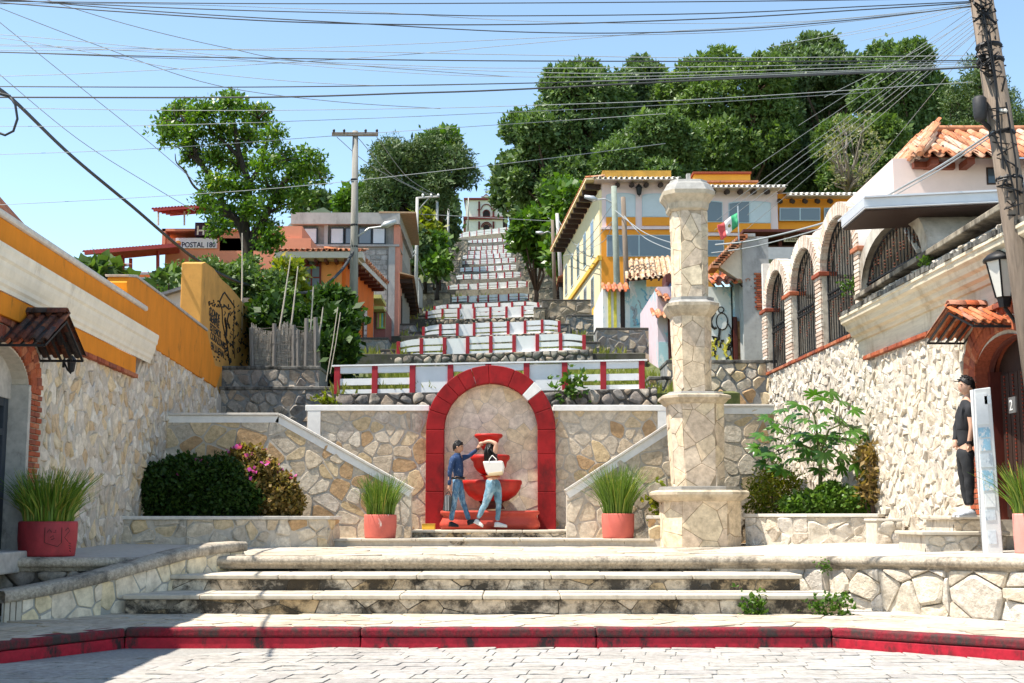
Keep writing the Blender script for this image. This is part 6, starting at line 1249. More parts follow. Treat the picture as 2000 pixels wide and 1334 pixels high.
# hillside undergrowth on both banks
for i, (x0, x1, y0, y1, n) in enumerate(((-30, -11, 108, 250, 60), (8.5, 42, 90, 260, 110))):
    rg = random.Random(60+i); ls = []
    for q in range(n):
        y = y0+(y1-y0)*rg.random()**1.3; x = x0+(x1-x0)*rg.random(); x = min(x, SX(y)-9.0-.012*y) if x < 0 else max(x, SX(y)+7.2+.012*y); r = rg.uniform(1.4, 2.8)*(1+y/300); ls.append((np.array([x, y, ground(x, y)+r*.2]), np.array([r, r, r*.85])))
    rng = np.random.default_rng(70+i); p, nn = scatter(ls, 5200, rng); V, Q = tufts(p, nn, 7, .75, .26, rng, 1.1, 0, .4)
    tag(npmesh('undergrowth', V, Q, M_lf3 if i == 0 else M_lf1b), kind='stuff')
# the big open tree on the left, its branches showing
BT = [(345, 232, 42, 34), (400, 222, 40, 30), (455, 215, 40, 28), (505, 228, 34, 30), (325, 262, 30, 22), (375, 268, 36, 26), (430, 262, 38, 30), (485, 272, 34, 30), (530, 268, 26, 24), (375, 305, 30, 24), (420, 312, 34, 26), (465, 322, 34, 28), (515, 318, 30, 26), (560, 310, 34, 26), (605, 318, 34, 28), (625, 345, 22, 24), (575, 348, 36, 28), (525, 360, 30, 26), (425, 360, 36, 26), (470, 372, 34, 28), (410, 400, 30, 26), (450, 418, 34, 28), (545, 392, 34, 26), (590, 382, 30, 22), (500, 410, 32, 28), (430, 445, 26, 24), (530, 470, 32, 30), (520, 445, 30, 24), (450, 200, 26, 16), (365, 215, 22, 18)]
def opentree():
    Y = 42; rng = np.random.default_rng(77); rg = random.Random(77); lobes = [(np.array(P(px, py, Y+rg.uniform(-1.6, 1.6))), np.array([rx/F*Y*.8, rx/F*Y*.75, ry/F*Y*.72])) for px, py, rx, ry in BT]
    t = thing('broad_tree', P(490, 560, Y), 'large open tree with twisting dark branches in front of the hostel', 'tree'); mb = MB()
    def br(pts, r0, r1):
        q = [P(x, y, Y+(a[0] if a else 0)) for x, y, *a in pts]; n = len(q); sp = []
        for i in range(n-1):
            for s in range(4):
                u = s/4; p0, p1, p2, p3 = q[max(0, i-1)], q[i], q[i+1], q[min(n-1, i+2)]; sp.append(.5*((2*p1)+(p2-p0)*u+(2*p0-5*p1+4*p2-p3)*u*u+(3*p1-p0-3*p2+p3)*u**3))
        sp.append(q[-1]); m = len(sp); mb.tube(sp, [r0+(r1-r0)*i/(m-1) for i in range(m)], 7)
    br([(482, 600), (480, 540), (484, 490), (478, 440), (482, 400), (486, 360), (470, 310), (460, 260), (455, 215)], .24, .04); br([(484, 495), (470, 440), (440, 410), (425, 370), (400, 330), (378, 290), (365, 245), (352, 225)], .16, .03)
    br([(482, 500), (500, 450), (520, 420), (532, 390), (560, 350), (590, 325), (622, 340)], .17, .03); br([(438, 408), (410, 385), (380, 365), (362, 335), (345, 318), (342, 300)], .06, .012); br([(486, 360), (510, 320), (520, 280), (528, 240)], .09, .02); br([(532, 390), (570, 375), (600, 380)], .07, .02)
    br([(400, 330), (370, 300), (345, 275), (310, 262)], .07, .02); br([(470, 310), (440, 280), (410, 250), (400, 215)], .08, .02); br([(520, 420), (545, 405), (575, 395)], .06, .02); br([(500, 455), (530, 460), (540, 475)], .05, .015); br([(466, 440), (440, 440), (428, 450)], .05, .015)
    for px, py, rx, ry in BT:
        for i in range(4):
            a = rg.uniform(0, 6.28); s = P(px, py+4, Y); e = P(px+math.cos(a)*rx*.9, py+math.sin(a)*ry*.9, Y+rg.uniform(-.6, .6)); mb.tube([s, s.lerp(e, .5)+Vector((rg.uniform(-.1, .1), rg.uniform(-.1, .1), .05)), e], [.025, .018, .006], 4)
    mb.build('trunk', M_barkd, t, True)
    p, nn = scatter(lobes, 1050, rng, .15, 1.2); V, Q = puffs(p, nn, 17, .27, .17, .26, rng); V_, Q_ = V, Q; V, Q = (V_, Q_) if 1 else tufts(p, nn, 6, .22, .24, rng, 1.0, .35, .35); npmesh('crown', V, Q, M_lf2, t)
opentree()
shrub('garden_bush', 'broad grey green bush below the open tree behind the mural wall', 38, sub(405, 575, 92, 74, 18, 81, .36)+sub(510, 610, 80, 80, 14, 82, .4)+sub(340, 575, 34, 34, 6, 83)+sub(470, 548, 56, 48, 8, 86, .4), 4200, 9, .16, .26, M_lfs, 81)
shrub('yellow_bush', 'yellow green bush in front of the orange house', 42, sub(565, 575, 42, 62, 12, 84, .4)+sub(600, 640, 36, 50, 8, 85, .4), 1500, 9, .22, .2, M_lfy, 84, lo=.6)
shrub('dark_bush', 'dark bush behind the wattle fence', 36, sub(560, 640, 70, 52, 12, 87, .4), 1400, 9, .2, .28, M_lfd, 87)
shrub('climbing_vine', 'dark vine column hanging beside the lower left stair wall', 35, sub(652, 650, 34, 78, 12, 88, .45)+[(650, 600, 24, 30), (648, 710, 26, 30)], 1900, 7, .26, .2, M_lfd, 88, spread=.9, cat='vine')
def broadleaf(label, Y, ls, n, size, seed):
    rng = np.random.default_rng(seed); rg = random.Random(seed); lobes = lobes_px(ls, Y); c = np.mean([q[0] for q in lobes], 0); t = thing('broad_leaved_plant', (c[0], Y, min(q[0][2]-q[1][2] for q in lobes)-2.2), label, 'plant'); p, nn = scatter(lobes, n, rng, .6)
    V, Q = tufts(p, nn, 1, size, .42, rng, .7, .5, 0); npmesh('foliage', V, Q, M_lfs, t); mb = MB()
    for cc, r in lobes: mb.tube([t.location, Vector(tuple(cc))], [.05, .02], 5)
    mb.build('stem', M_bark, t)
broadleaf('plant with large drooping leaves behind the orange parapet', 27, [(175, 545, 34, 30), (210, 540, 34, 28), (228, 560, 20, 26), (150, 530, 20, 18), (195, 530, 30, 18)], 420, .34, 91)
broadleaf('light broad leaves between the orange wall and the shed', 33, [(330, 553, 34, 20), (350, 545, 26, 16), (310, 562, 22, 16)], 150, .36, 92)
# bougainvillea on the planter
M_mag = leafmat('magenta_bract', (.45, .04, .30), (.62, .10, .42), trans=.35); M_lfo = leafmat('bronze_leaf', (.10, .10, .02), (.26, .16, .05), (.34, .34, .08), trans=.35)
shrub('bougainvillea', 'dense bougainvillea in shade-darkened green with a few purple flowers against the left wall', 22.6, [(320, 955, 62, 48), (390, 950, 62, 54), (445, 960, 50, 50), (285, 965, 34, 42), (360, 920, 46, 30), (430, 925, 40, 32), (330, 985, 60, 26), (420, 985, 60, 26), (470, 975, 40, 34)], 4200, 6, .085, .36, M_lfd, 95, zb=1.28, flower=(M_mag, lambda p: p[:, 2] > 2.05), nflow=7)  # dark leaf colour holds the house shadow on this part of the planting
shrub('bougainvillea', 'sunlit bronze and green bougainvillea with magenta flowers at the end of the planter', 22.9, [(505, 935, 42, 42), (540, 965, 40, 40), (490, 900, 28, 26), (560, 985, 30, 24), (515, 985, 40, 24), (468, 895, 18, 20)], 2300, 6, .085, .36, M_lfo, 96, zb=1.28, flower=(M_mag, lambda p: p[:, 2] > 1.95), nflow=22)
# papaya-like plant with palmate leaves
def palmate(V, Q, c, d, up, size, rg, lobes=7):
    d = d.normalized(); s = d.cross(up).normalized(); u = s.cross(d).normalized()
    for i in range(lobes):
        a = (i-(lobes-1)/2)*.62; ax = d*math.cos(a)+s*math.sin(a); L = size*(1-.075*abs(i-(lobes-1)/2))*rg.uniform(.85, 1.1); sd = ax.cross(u).normalized(); w = L*.15; dr = -u*L*.16; k = len(V)
        V += [c, c+ax*L*.35+sd*w*.8+u*L*.03, c+ax*L*.62+sd*w*1.1+dr*.3, c+ax*L+dr, c+ax*L*.62-sd*w*1.1+dr*.3, c+ax*L*.35-sd*w*.8+u*L*.03, c+ax*L*.6+u*L*.04]
        Q += [(k, k+1, k+6), (k+1, k+2, k+6), (k+2, k+3, k+6), (k+3, k+4, k+6), (k+4, k+5, k+6), (k+5, k, k+6)]
def papaya():
    rg = random.Random(8); Y = 22.5; b = P(1602, 972, Y); t = thing('papaya_plant', b, 'leafy papaya plant with big palmate leaves in the right planter', 'plant'); mb = MB(); V, Q = [], []; top = P(1598, 860, Y); mb.tube([b-Vector((0, 0, .1)), b.lerp(top, .5)+Vector((.02, 0, 0)), top], [.04, .035, .028], 8)
    forks = [top]
    for ex, ey in ((1545, 850), (1590, 810), (1640, 830), (1665, 862), (1520, 880)):
        e = P(ex, ey, Y+rg.uniform(-.3, .3)); mb.tube([b.lerp(top, rg.uniform(.6, 1)), (top+e)/2+Vector((0, 0, .05)), e], [.022, .018, .014], 6); forks.append(e)
    T = [(1500, 815), (1530, 800), (1560, 790), (1590, 772), (1620, 765), (1640, 785), (1665, 800), (1690, 870), (1650, 830), (1610, 800), (1575, 820), (1540, 835), (1510, 855), (1490, 850), (1530, 870), (1560, 860), (1590, 850), (1620, 850), (1655, 860), (1685, 850), (1675, 885), (1640, 890), (1610, 885), (1580, 900), (1550, 895), (1515, 890), (1500, 880), (1495, 905), (1530, 915), (1600, 915), (1640, 910), (1668, 905), (1598, 830), (1565, 845), (1630, 815), (1550, 810), (1520, 835), (1640, 860), (1580, 875), (1615, 870), (1660, 840), (1545, 880), (1606, 782), (1700, 862), (1480, 875)]
    for i, (x, y) in enumerate(T):
        e = P(x, y, Y+rg.uniform(-.55, .45)); f = min(forks, key=lambda q: (q-e).length+rg.random()*.1); mb.tube([f, f.lerp(e, .5)+Vector((0, 0, .05)), e], [.008, .007, .006], 4)
        out = Vector((e.x-top.x, rg.uniform(-.55, .15), rg.uniform(-.35, .1))); up = Vector((rg.uniform(-.5, .3), rg.uniform(-.9, -.1), 1)).normalized(); palmate(V, Q, e, out if out.length > .05 else Vector((1, -.5, 0)), up, rg.uniform(.22, .36), rg)
    mb.build('stem', plain('green_stem', (.10, .12, .04), .7, .3), t, True); o = link('foliage', mesh('foliage', V, Q), leafmat('papaya_leaf', (.035, .10, .012), (.08, .19, .025), (.15, .27, .04), rough=.3, trans=.35, spec=.5), t, True)
papaya()
shrub('low_shrub', 'low bright green shrub at the foot of the papaya plant', 22.2, [(1600, 985, 44, 22), (1650, 985, 40, 24), (1560, 988, 34, 16), (1680, 990, 24, 20), (1625, 965, 30, 18)], 1500, 6, .085, .32, M_lf1b, 97, zb=1.32)
shrub('flowering_weed', 'yellowish weedy plant between the pillar and the papaya', 22.9, [(1510, 935, 34, 30), (1480, 960, 26, 30), (1530, 970, 34, 28), (1490, 990, 40, 16), (1545, 945, 26, 24)], 900, 5, .08, .2, M_lfy, 98, zb=1.32, lo=.3, fill=0)
shrub('dead_frond', 'withered brown hanging leaves beside the right rubble wall', 22.0, [(1700, 900, 14, 40), (1712, 940, 12, 36), (1695, 960, 14, 30)], 220, 4, .16, .18, leafmat('withered_leaf', (.16, .10, .03), (.30, .20, .07), (.14, .18, .04), trans=.3), 99, zb=1.32, lo=.3, fill=0)
for i, (px, py, Y, h, lab) in enumerate(((1292, 985, 23.3, .35, 'pale grass tuft in the narrow planter by the pillar'), (1115, 752, 27.9, .45, 'young leafy weed growing on the wall above the arch to the right'), (1610, 1108, 16.2, .10, 'small green weed under the terrace nosing'), (1470, 1190, 15.5, .22, 'green weed at the foot of the lowest step'), (1640, 1188, 15.4, .20, 'clump of green weeds where the steps meet the retaining wall'), (1600, 1185, 15.4, .16, 'low weeds along the lowest step near its right end'), (1810, 512, 18.9, .14, 'small weed growing from the coping of the right house'), (1660, 560, 23, .2, 'little weed on the ledge between the brick arches'), (640, 790, 28.3, .35, 'dry grass tuft at the left end of the lowest balustrade'))):
    b = P(px, py, Y); t = thing('weed', b, lab, 'weed', 'weeds rooted in the masonry'); rng = np.random.default_rng(200+i); n = 60; p = np.array(b)+rng.normal(size=(n, 3))*np.array([h*.45, h*.15, h*.4]); V, Q = tufts(p, unit(rng.normal(size=(n, 3))+np.array([0, -.4, .6])), 3, h*.35, .3, rng); npmesh('foliage', V, Q, M_lfy if i in (0, 8) else M_lf1b, t)
    MB().tube([b-Vector((0, 0, h*.4)), b+Vector((0, 0, h*.4))], .006, 4).build('stem', M_bark, t)
# wattle fence and tall canes
wf = thing('wattle_fence', P(555, 715, 31.2), 'weathered wattle and chicken wire fence with grey posts on top of the stone wall', 'fence'); K = front(31.2); rg = random.Random(14); M_gw = plain('weathered_wood', (.22, .20, .18), .95, .4, 8, .6, stretch=(4, 4, .4))
for x, y in ((492, 640), (535, 632), (573, 635), (597, 622), (617, 620), (582, 645)): a = K.uv(x, 718); b = K.uv(x+rg.uniform(-2, 2), y); MB().tube([K.p(*a, 0), K.p(*b, 0)], .055, 6).build('fence_post', M_gw, wf)
mb = MB()
for i in range(230):
    x = 492+i*.58; top = 628+20*abs(math.sin(x*.045))+rg.uniform(-3, 6); a = K.uv(x, 718); b = K.uv(x+rg.uniform(-3, 3), top); d = rg.uniform(-.12, -.03); mb.tube([K.p(*a, d), K.p((a[0]+b[0])/2+rg.uniform(-.04, .04), (a[1]+b[1])/2, d+rg.uniform(-.03, .03)), K.p(*b, d)], rg.uniform(.007, .014), 4)
tag(mb.build('wattle_stick', plain('dry_stick', (.40, .36, .31), .95, .3, 14, .5), wf), kind='stuff'); mb = MB()
for i in range(16):
    y = 640+i*5; mb.tube([K.p(*K.uv(492+q*12, y+rg.uniform(-3, 3)), .02+rg.uniform(-.03, .03)) for q in range(11)], .006, 3)
tag(mb.build('wire_strand', plain('rusty_wire', (.3, .27, .24), .8), wf), kind='stuff')
for i, (x0, y0, x1, y1, Y) in enumerate(((473, 455, 471, 650, 33), (568, 500, 536, 700, 31.5), (582, 520, 560, 700, 31.6), (612, 560, 602, 690, 31.7), (631, 600, 622, 660, 32), (660, 600, 637, 745, 30), (665, 610, 645, 730, 30.2))):
    t = thing('bamboo_cane', P(x1, y1, Y), ('tall straight cane in front of the garden bush', 'tall leaning cane over the wattle fence, left of its pair', 'tall leaning cane over the wattle fence, right of its pair', 'slim cane beside the last wattle post', 'short cane between the fence and the vine', 'pale guy rope slanting down to the wall by the vine', 'second guy rope close behind the slanting one')[i], 'cane', 'tall canes by the wattle fence'); MB().tube([P(x1, y1, Y), P((x0+x1)/2+1, (y0+y1)/2, Y), P(x0, y0, Y)], [.026, .023, .014] if i < 5 else .012, 6).build('cane', plain('dry_cane', (.48, .42, .34), .8, .2), t)
# ---------------------------------------------------------------- poles
M_pole = plain('weathered_pole_wood', (.20, .155, .12), .9, .4, 7, .8, stretch=(3, 3, .25)); M_cpole = plain('concrete_pole', (.42, .41, .39), .9, .15, 3, .3, dirt=(.2, .19, .18), dirt_amt=(.55, .75)); M_gpole = plain('greenish_pole', (.24, .27, .23), .9, .25, 4, .4); M_galv = plain('galvanised_steel', (.45, .46, .47), .45, .1, 6, .1, metal=.5)
def pole(label, base, top, r0, r1, mat, group='utility poles along the stair'):
    t = thing('utility_pole', base, label, 'utility pole', group); b, e = Vector(base), Vector(top); MB().tube([b-Vector((0, 0, .4)), b.lerp(e, .5), e], [r0, (r0+r1)/2, r1], 10).build('shaft', mat, t, True); return t
def lamp_arm(t, a, b, Y):
    a, b = P(*a, Y), P(*b, Y); m = a.lerp(b, .5)+Vector((0, 0, .12)); MB().tube([a, m, b], .035, 6).build('lamp_arm', M_galv, t); d = (b-a).normalized(); e = b+d*.55; MB().tube([b, b.lerp(e, .3), e], [.06, .13, .07], 8).build('lamp_head', M_galv, t, True)
M_gpl = plain('weathered_grey_pole', (.28, .265, .24), .9, .3, 5, .5, stretch=(3, 3, .3)); Y = 44; p1 = pole('tall weathered pole with a timber crossbar beside the orange house', P(690, 680, Y), P(694, 256, Y), .165, .10, M_gpl); a, b = P(649, 265, Y), P(739, 265, Y); bevel(MB().box(a.x, b.x, Y-.14, Y-.06, a.z-.05, a.z+.09).build('crossbar', M_pole, p1), .01)
for x in (652, 672, 714, 736): MB().lathe(P(x, 263, Y-.1), [(.02, 0), (.05, .05), (.04, .12), (.05, .16), (.02, .2)], 8).build('insulator', M_iron, p1)
for y in (352, 440, 482): MB().lathe(P(692, y, Y), [(.13, -.04), (.14, 0), (.13, .04)], 10).build('band', M_iron, p1)
lamp_arm(p1, (697, 462), (745, 443), Y); a = P(689, 652, Y-.14); letters('OK', .22, Pl((a.x, Y-.14, 0), (0, 0, 1), (-1, 0, 0)), a.z-.4, -a.x*0+0, 0, M_ink, 'lettering', p1) if 0 else None
Y = 84; p2 = pole('slim pale post with a bracket arm left of the stair', P(812, 608, Y), P(815, 386, Y), .13, .10, M_cpole); MB().tube([P(813, 387, Y), P(858, 384, Y)], .07, 6).build('bracket_arm', M_cpole, p2); MB().tube([P(817, 410, Y), P(838, 386, Y)], .04, 5).build('brace', M_cpole, p2)
for x in (826, 842, 856): MB().lathe(P(x, 384, Y), [(.05, 0), (.09, .1), (.05, .2)], 6).build('insulator', M_white, p2)
pole('second slim grey post further up the left bank', P(853, 552, 104), P(854, 392, 104), .16, .11, M_cpole); pole('third slim grey post near the top of the left bank', P(875, 505, 136), P(876, 398, 136), .15, .11, M_cpole); pole('short dark post in the undergrowth behind the pale wall', P(800, 556, 95), P(801, 492, 95), .16, .12, M_pole)
Y = 53; p5 = pole('greenish pole with a street lamp in front of the pink building', P(1208, 640, Y), P(1199, 364, Y), .15, .12, M_gpole); lamp_arm(p5, (1198, 398), (1166, 390), Y); pole('grey timber pole just right of the greenish lamp pole', P(1228, 645, Y-.5), P(1217, 385, Y-.5), .13, .10, M_pole)
Y = 86; p7 = pole('slim pole with a street lamp right of the stair', P(1084, 588, Y), P(1079, 430, Y), .14, .11, M_pole); lamp_arm(p7, (1078, 456), (1062, 455), Y); pole('leaning grey pole beside the lamp pole right of the stair', P(1098, 588, Y+1), P(1088, 417, Y+1), .15, .12, M_cpole)
pole('far slim pole in front of the church trees', P(1012, 462, 200), P(1010, 378, 200), .16, .12, M_cpole); pole('slender pole below the trees right of the stair', P(1052, 530, 120), P(1046, 470, 120), .15, .12, M_concl); pole('far pole to the right of the church front', P(985, 448, 236), P(983, 410, 236), .12, .1, M_iron); pole('far pole at the left corner of the church', P(914, 448, 236), P(915, 386, 236), .14, .1, M_cpole)
YP2 = 15.4; p9 = pole('thick leaning wooden pole tangled with cables at the right edge', P(2085, 1098, YP2), P(1908, -60, YP2), .19, .135, M_pole)
for py in (92, 120, 262, 350):
    f = (1098-py)/1158; x = 2085-177*f; c = P(x, py, YP2); MB().lathe(c, [(.15, -.03), (.165, 0), (.15, .03)], 12).build('band', M_iron, p9)
c = P(1914, 215, YP2-.05); MB().lathe(c, [(.05, -.14), (.075, -.1), (.085, .0), (.085, .14), (.06, .17)], 12).build('canister', plain('black_rubber', (.03, .03, .033), .6), p9, True); MB().tube([c-Vector((0, 0, .12)), P(1945, 262, YP2)], .03, 6).build('bracket', M_iron, p9)
mb = MB(); rg = random.Random(21)
for i in range(34):
    y0 = rg.choice((rg.uniform(-20, 40), rg.uniform(80, 125), rg.uniform(200, 400))); f = (1098-y0)/1158; x = 2085-177*f; s = rg.uniform(-1, 1); Yw = YP2-.17
    q = [P(x+rg.uniform(-22, 22), y0+rg.uniform(-14, 14), Yw+rg.uniform(0, .1))]
    for k in range(5): q.append(P(x+rg.uniform(-30, 26)+k*2, y0+k*rg.uniform(3, 14), Yw+rg.uniform(-.05, .1)))
    mb.tube(q, rg.uniform(.006, .014), 4)
for x0, y0, x1, y1 in ((1932, 60, 1948, 260), (1940, 260, 1985, 390), (1920, 20, 1960, 330), (1965, 200, 1990, 420)): mb.tube([P(x0, y0, YP2-.18), P((x0+x1)/2+6, (y0+y1)/2, YP2-.2), P(x1, y1, YP2-.18)], .012, 5)
tag(mb.build('cable_tangle', M_iron, p9), kind='stuff'); 
for x in (1958, 1950): MB().lathe(P(x+5, 222, YP2-.17), [(.02, 0), (.035, .03), (.02, .06)], 8).build('insulator', M_concl, p9)
# ---------------------------------------------------------------- overhead cables
M_cab = plain('black_cable', (.03, .035, .04), .6, .1); M_cabg = plain('grey_cable', (.26, .28, .29), .6, .1)
def cable(pts, w, Y, label, mat=None, Y1=None, grp='overhead cables crossing the street', name='overhead_cable'):
    Y1 = Y1 or Y; n = len(pts); q = [P(x, y, Y+(Y1-Y)*(x-pts[0][0])/(pts[-1][0]-pts[0][0])) for x, y in pts]; sp = []
    for i in range(n-1):
        for s in range(8):
            u = s/8; p0, p1, p2, p3 = q[max(0, i-1)], q[i], q[i+1], q[min(n-1, i+2)]; sp.append(.5*((2*p1)+(p2-p0)*u+(2*p0-5*p1+4*p2-p3)*u*u+(3*p1-p0-3*p2+p3)*u**3))
    sp.append(q[-1]); t = MB().tube(sp, [w/2/F*(p.y*.6+.4*min(Y, Y1)) for p in sp], 5).build(name, mat or M_cab); return tag(t, label, 'cable', grp)
ORD = ['first', 'second', 'third', 'fourth', 'fifth', 'sixth', 'seventh', 'eighth', 'ninth', 'tenth', 'eleventh', 'twelfth', 'thirteenth', 'fourteenth', 'fifteenth', 'sixteenth', 'seventeenth', 'eighteenth', 'nineteenth', 'twentieth']
HORD = None
HORZ = [([(-40, 2), (500, 7), (1000, 6), (1500, 2), (1925, -4)], 3), ([(-40, -2), (400, 18), (800, 28), (1000, 31), (1400, 26), (1700, 12), (1920, 2)], 3), ([(-40, 3), (250, 24), (600, 44), (1000, 48), (1400, 36), (1700, 18), (1920, 4)], 3.4), ([(-40, -6), (300, 22), (700, 46), (1000, 62), (1250, 64), (1500, 53), (1750, 30), (1925, 8)], 3),
        ([(-40, 86), (200, 93), (500, 96), (800, 86), (1100, 72), (1500, 58), (1920, 10)], 1.8), ([(-40, 98), (500, 98), (1000, 107), (1400, 113), (1950, 108)], 2), ([(-40, 101), (300, 110), (700, 116), (1000, 119), (1500, 120), (1960, 118)], 3.2), ([(-40, 150), (200, 142), (500, 126), (800, 106), (1000, 88), (1300, 62), (1500, 50), (1920, 12)], 1.8),
        ([(-40, 65), (200, 85), (500, 114), (800, 128), (1000, 133), (1400, 130), (1950, 120)], 1.8), ([(-40, 70), (150, 98), (400, 142), (700, 166), (1000, 163), (1400, 150), (1960, 128)], 1.8), ([(-40, 169), (500, 170), (1000, 163), (1400, 152), (1960, 130)], 3), ([(-40, 190), (500, 190), (800, 182), (1000, 175), (1400, 155), (1700, 142), (1965, 128)], 4.6),
        ([(-40, 210), (400, 216), (800, 212), (1000, 207), (1400, 192), (1900, 160)], 1.8), ([(-40, 247), (300, 245), (700, 232), (1000, 219), (1300, 205), (1700, 180)], 1.6), ([(-40, 303), (300, 290), (700, 262), (1000, 242), (1300, 222)], 1.6), ([(-40, 402), (300, 384), (600, 362), (1000, 318), (1300, 280)], 1.6),
        ([(-40, 8), (300, 8), (700, 22), (1000, 40), (1300, 46), (1600, 40), (1920, 6)], 1.6), ([(-40, 100), (600, 124), (1000, 140), (1300, 142), (1960, 122)], 1.8), ([(-40, 88), (300, 102), (700, 136), (1000, 150), (1400, 146), (1960, 126)], 1.6)]
HORZ.sort(key=lambda q: q[0][0][1])
HORZ = [([(-420, 2*p_[0][1]-p_[1][1]*.9-p_[0][1]*.1)]+p_, w) for p_, w in HORZ]
for i, (p_, w) in enumerate(HORZ): cable(p_, w*.78, 15.0, '%s cable across the sky, %s from the top at the left edge' % ('thin grey' if w < 2.5 else 'thicker black', ORD[i]), None if w > 2.5 else M_cabg, 15.4)
DIAG = 'thin cable slanting down the left sky, %s of the four by steepness'
for i, p_ in enumerate(sorted(([(-40, 0), (200, 92), (420, 166), (650, 198), (860, 212)], [(-30, 20), (150, 165), (300, 285), (400, 372)], [(-40, 112), (150, 270), (300, 365), (380, 412)], [(30, -20), (250, 48), (450, 95), (600, 120), (1000, 150)]), key=lambda q: -(q[-1][1]-q[0][1])/(q[-1][0]-q[0][0]))): cable(p_, 1.7, 17, DIAG % ORD[i], M_cabg, 24)
FAN = 'grey cable fanning down from the leaning pole, %s of the fan from the top'
for i, ((x0, y0), (x1, y1)) in enumerate(sorted((((1912, 10), (1560, 245)), ((1914, 20), (1470, 330)), ((1915, 30), (1430, 395)), ((1918, 36), (1400, 430)), ((1920, 42), (1395, 450)), ((1922, 50), (1420, 480)), ((1924, 56), (1700, 330)), ((1918, 26), (1610, 190)), ((1922, 48), (1460, 420)), ((1905, 8), (1620, 75)), ((1905, 14), (1680, 80)), ((1906, 4), (1500, 92))), key=lambda q: (q[1][1]-q[0][1])/(q[0][0]-q[1][0]))):
    cable([(x0, y0), ((x0+x1)/2-6, (y0+y1)/2+8), (x1, y1)], 1.4, 15.4, FAN % ORD[i], M_cabg, 52 if x1 < 1600 else 40)
cable([(1940, 258), (1800, 345), (1640, 425), (1480, 468), (1398, 478)], 5, 15.3, 'thick pair of grey service cables sweeping from the leaning pole past the brick arches', M_cabg, 36); cable([(1940, 264), (1800, 352), (1640, 434), (1480, 480), (1390, 494)], 3, 15.3, 'thinner service cable below the thick pair by the brick arches', M_cabg, 36)
cable([(-30, 160), (25, 195), (140, 305), (260, 405), (380, 505), (470, 552), (560, 571), (620, 566), (665, 530), (692, 488)], 8.5, 12, 'heavy black cable sagging from the upper left to the crossbar pole', None, 44)
t = thing('cable_coil', P(10, 225, 11), 'black loop of spare cable hanging at the left edge', 'cable'); MB().tube([P(18, 186, 11), P(30, 205, 11), P(34, 232, 11), P(26, 256, 11), P(10, 264, 11), P(-6, 258, 11)], .012, 6).build('loop', M_cab, t, True); MB().tube([P(-6, 182, 11), P(20, 188, 11)], .014, 6).build('tie', M_cab, t)
STW = 'slack wire strung between the stair poles, %s of these wires from the left'
for i, (p_, Y, Y1, w) in enumerate(sorted((([(658, 268), (735, 330), (840, 383)], 44, 84, 1.5), ([(700, 270), (770, 345), (845, 383)], 44, 84, 1.5), ([(736, 268), (800, 350), (856, 383)], 44, 84, 1.5), ([(690, 480), (740, 505), (790, 512), (812, 495)], 44, 84, 1.8), ([(690, 490), (750, 510), (812, 455)], 44, 84, 1.5), ([(815, 400), (835, 430), (854, 420)], 84, 104, 1.4), ([(815, 430), (850, 455), (876, 452)], 84, 136, 1.4), ([(815, 450), (780, 470), (762, 492)], 84, 62, 1.4), ([(815, 462), (785, 480), (764, 500)], 84, 62, 1.4), ([(815, 480), (790, 520), (770, 530)], 84, 62, 1.4),
                     ([(1079, 440), (1050, 470), (1030, 455)], 86, 150, 1.4), ([(1088, 425), (1130, 480), (1196, 400)], 86, 53, 1.5), ([(1088, 440), (1120, 500), (1198, 430)], 86, 53, 1.5), ([(1080, 432), (1040, 405), (1010, 390)], 86, 200, 1.2), ([(815, 418), (950, 425), (1079, 432)], 84, 86, 1.2), ([(1200, 410), (1260, 455), (1330, 480)], 53, 46, 2), ([(1218, 420), (1260, 465), (1330, 495)], 52.5, 46, 2), ([(1200, 380), (1180, 470), (1100, 500)], 53, 80, 1.3), ([(854, 400), (870, 430), (876, 410)], 104, 136, 1.2), ([(815, 500), (835, 540), (854, 470)], 84, 104, 1.2)), key=lambda q: sum(a[0] for a in q[0])/3)):
    cable(p_, w, Y, STW % ORD[i], M_cabg, Y1, 'slack wires between the stair poles', 'slack_wire')
# ---------------------------------------------------------------- flag
fl = thing('flag', P(1442, 468, 34), 'green white and red tricolour flag on a thin mast beside the concrete pier', 'flag'); MB().tube([P(1443, 470, 34), P(1441, 402, 34)], .018, 6).build('mast', M_galv, fl)
a, b, c, d = P(1441, 415, 34), P(1441, 442, 34), P(1401, 440, 33.7), P(1408, 470, 33.7)
for i, m in enumerate((plain('flag_green', (.05, .34, .16), .8), plain('flag_white', (.75, .72, .70), .8), plain('flag_red', (.60, .10, .10), .8))):
    rows = []
    for q in range(7):
        t = (i+q/6)/3; w = Vector((0, .10*math.sin(t*9), .03*math.sin(t*7))); u = a.lerp(c, t)+w; l = b.lerp(d, t)+w*.6; rows.append([u.lerp(l, s/4)+Vector((0, .04*math.sin(s*1.7+t*6), 0)) for s in range(5)])
    o = MB().sheet(rows).build('stripe', m, fl, True); mm = o.modifiers.new('thick', 'SOLIDIFY'); mm.thickness = .006
mb = MB(); u = a.lerp(c, .5).lerp(b.lerp(d, .5), .5); mb.lathe(u+Vector((0, -.06, -.05)), [(.03, 0), (.06, .05), (.03, .1)], 8); mb.build('emblem', plain('brown_emblem', (.25, .2, .08)), fl)
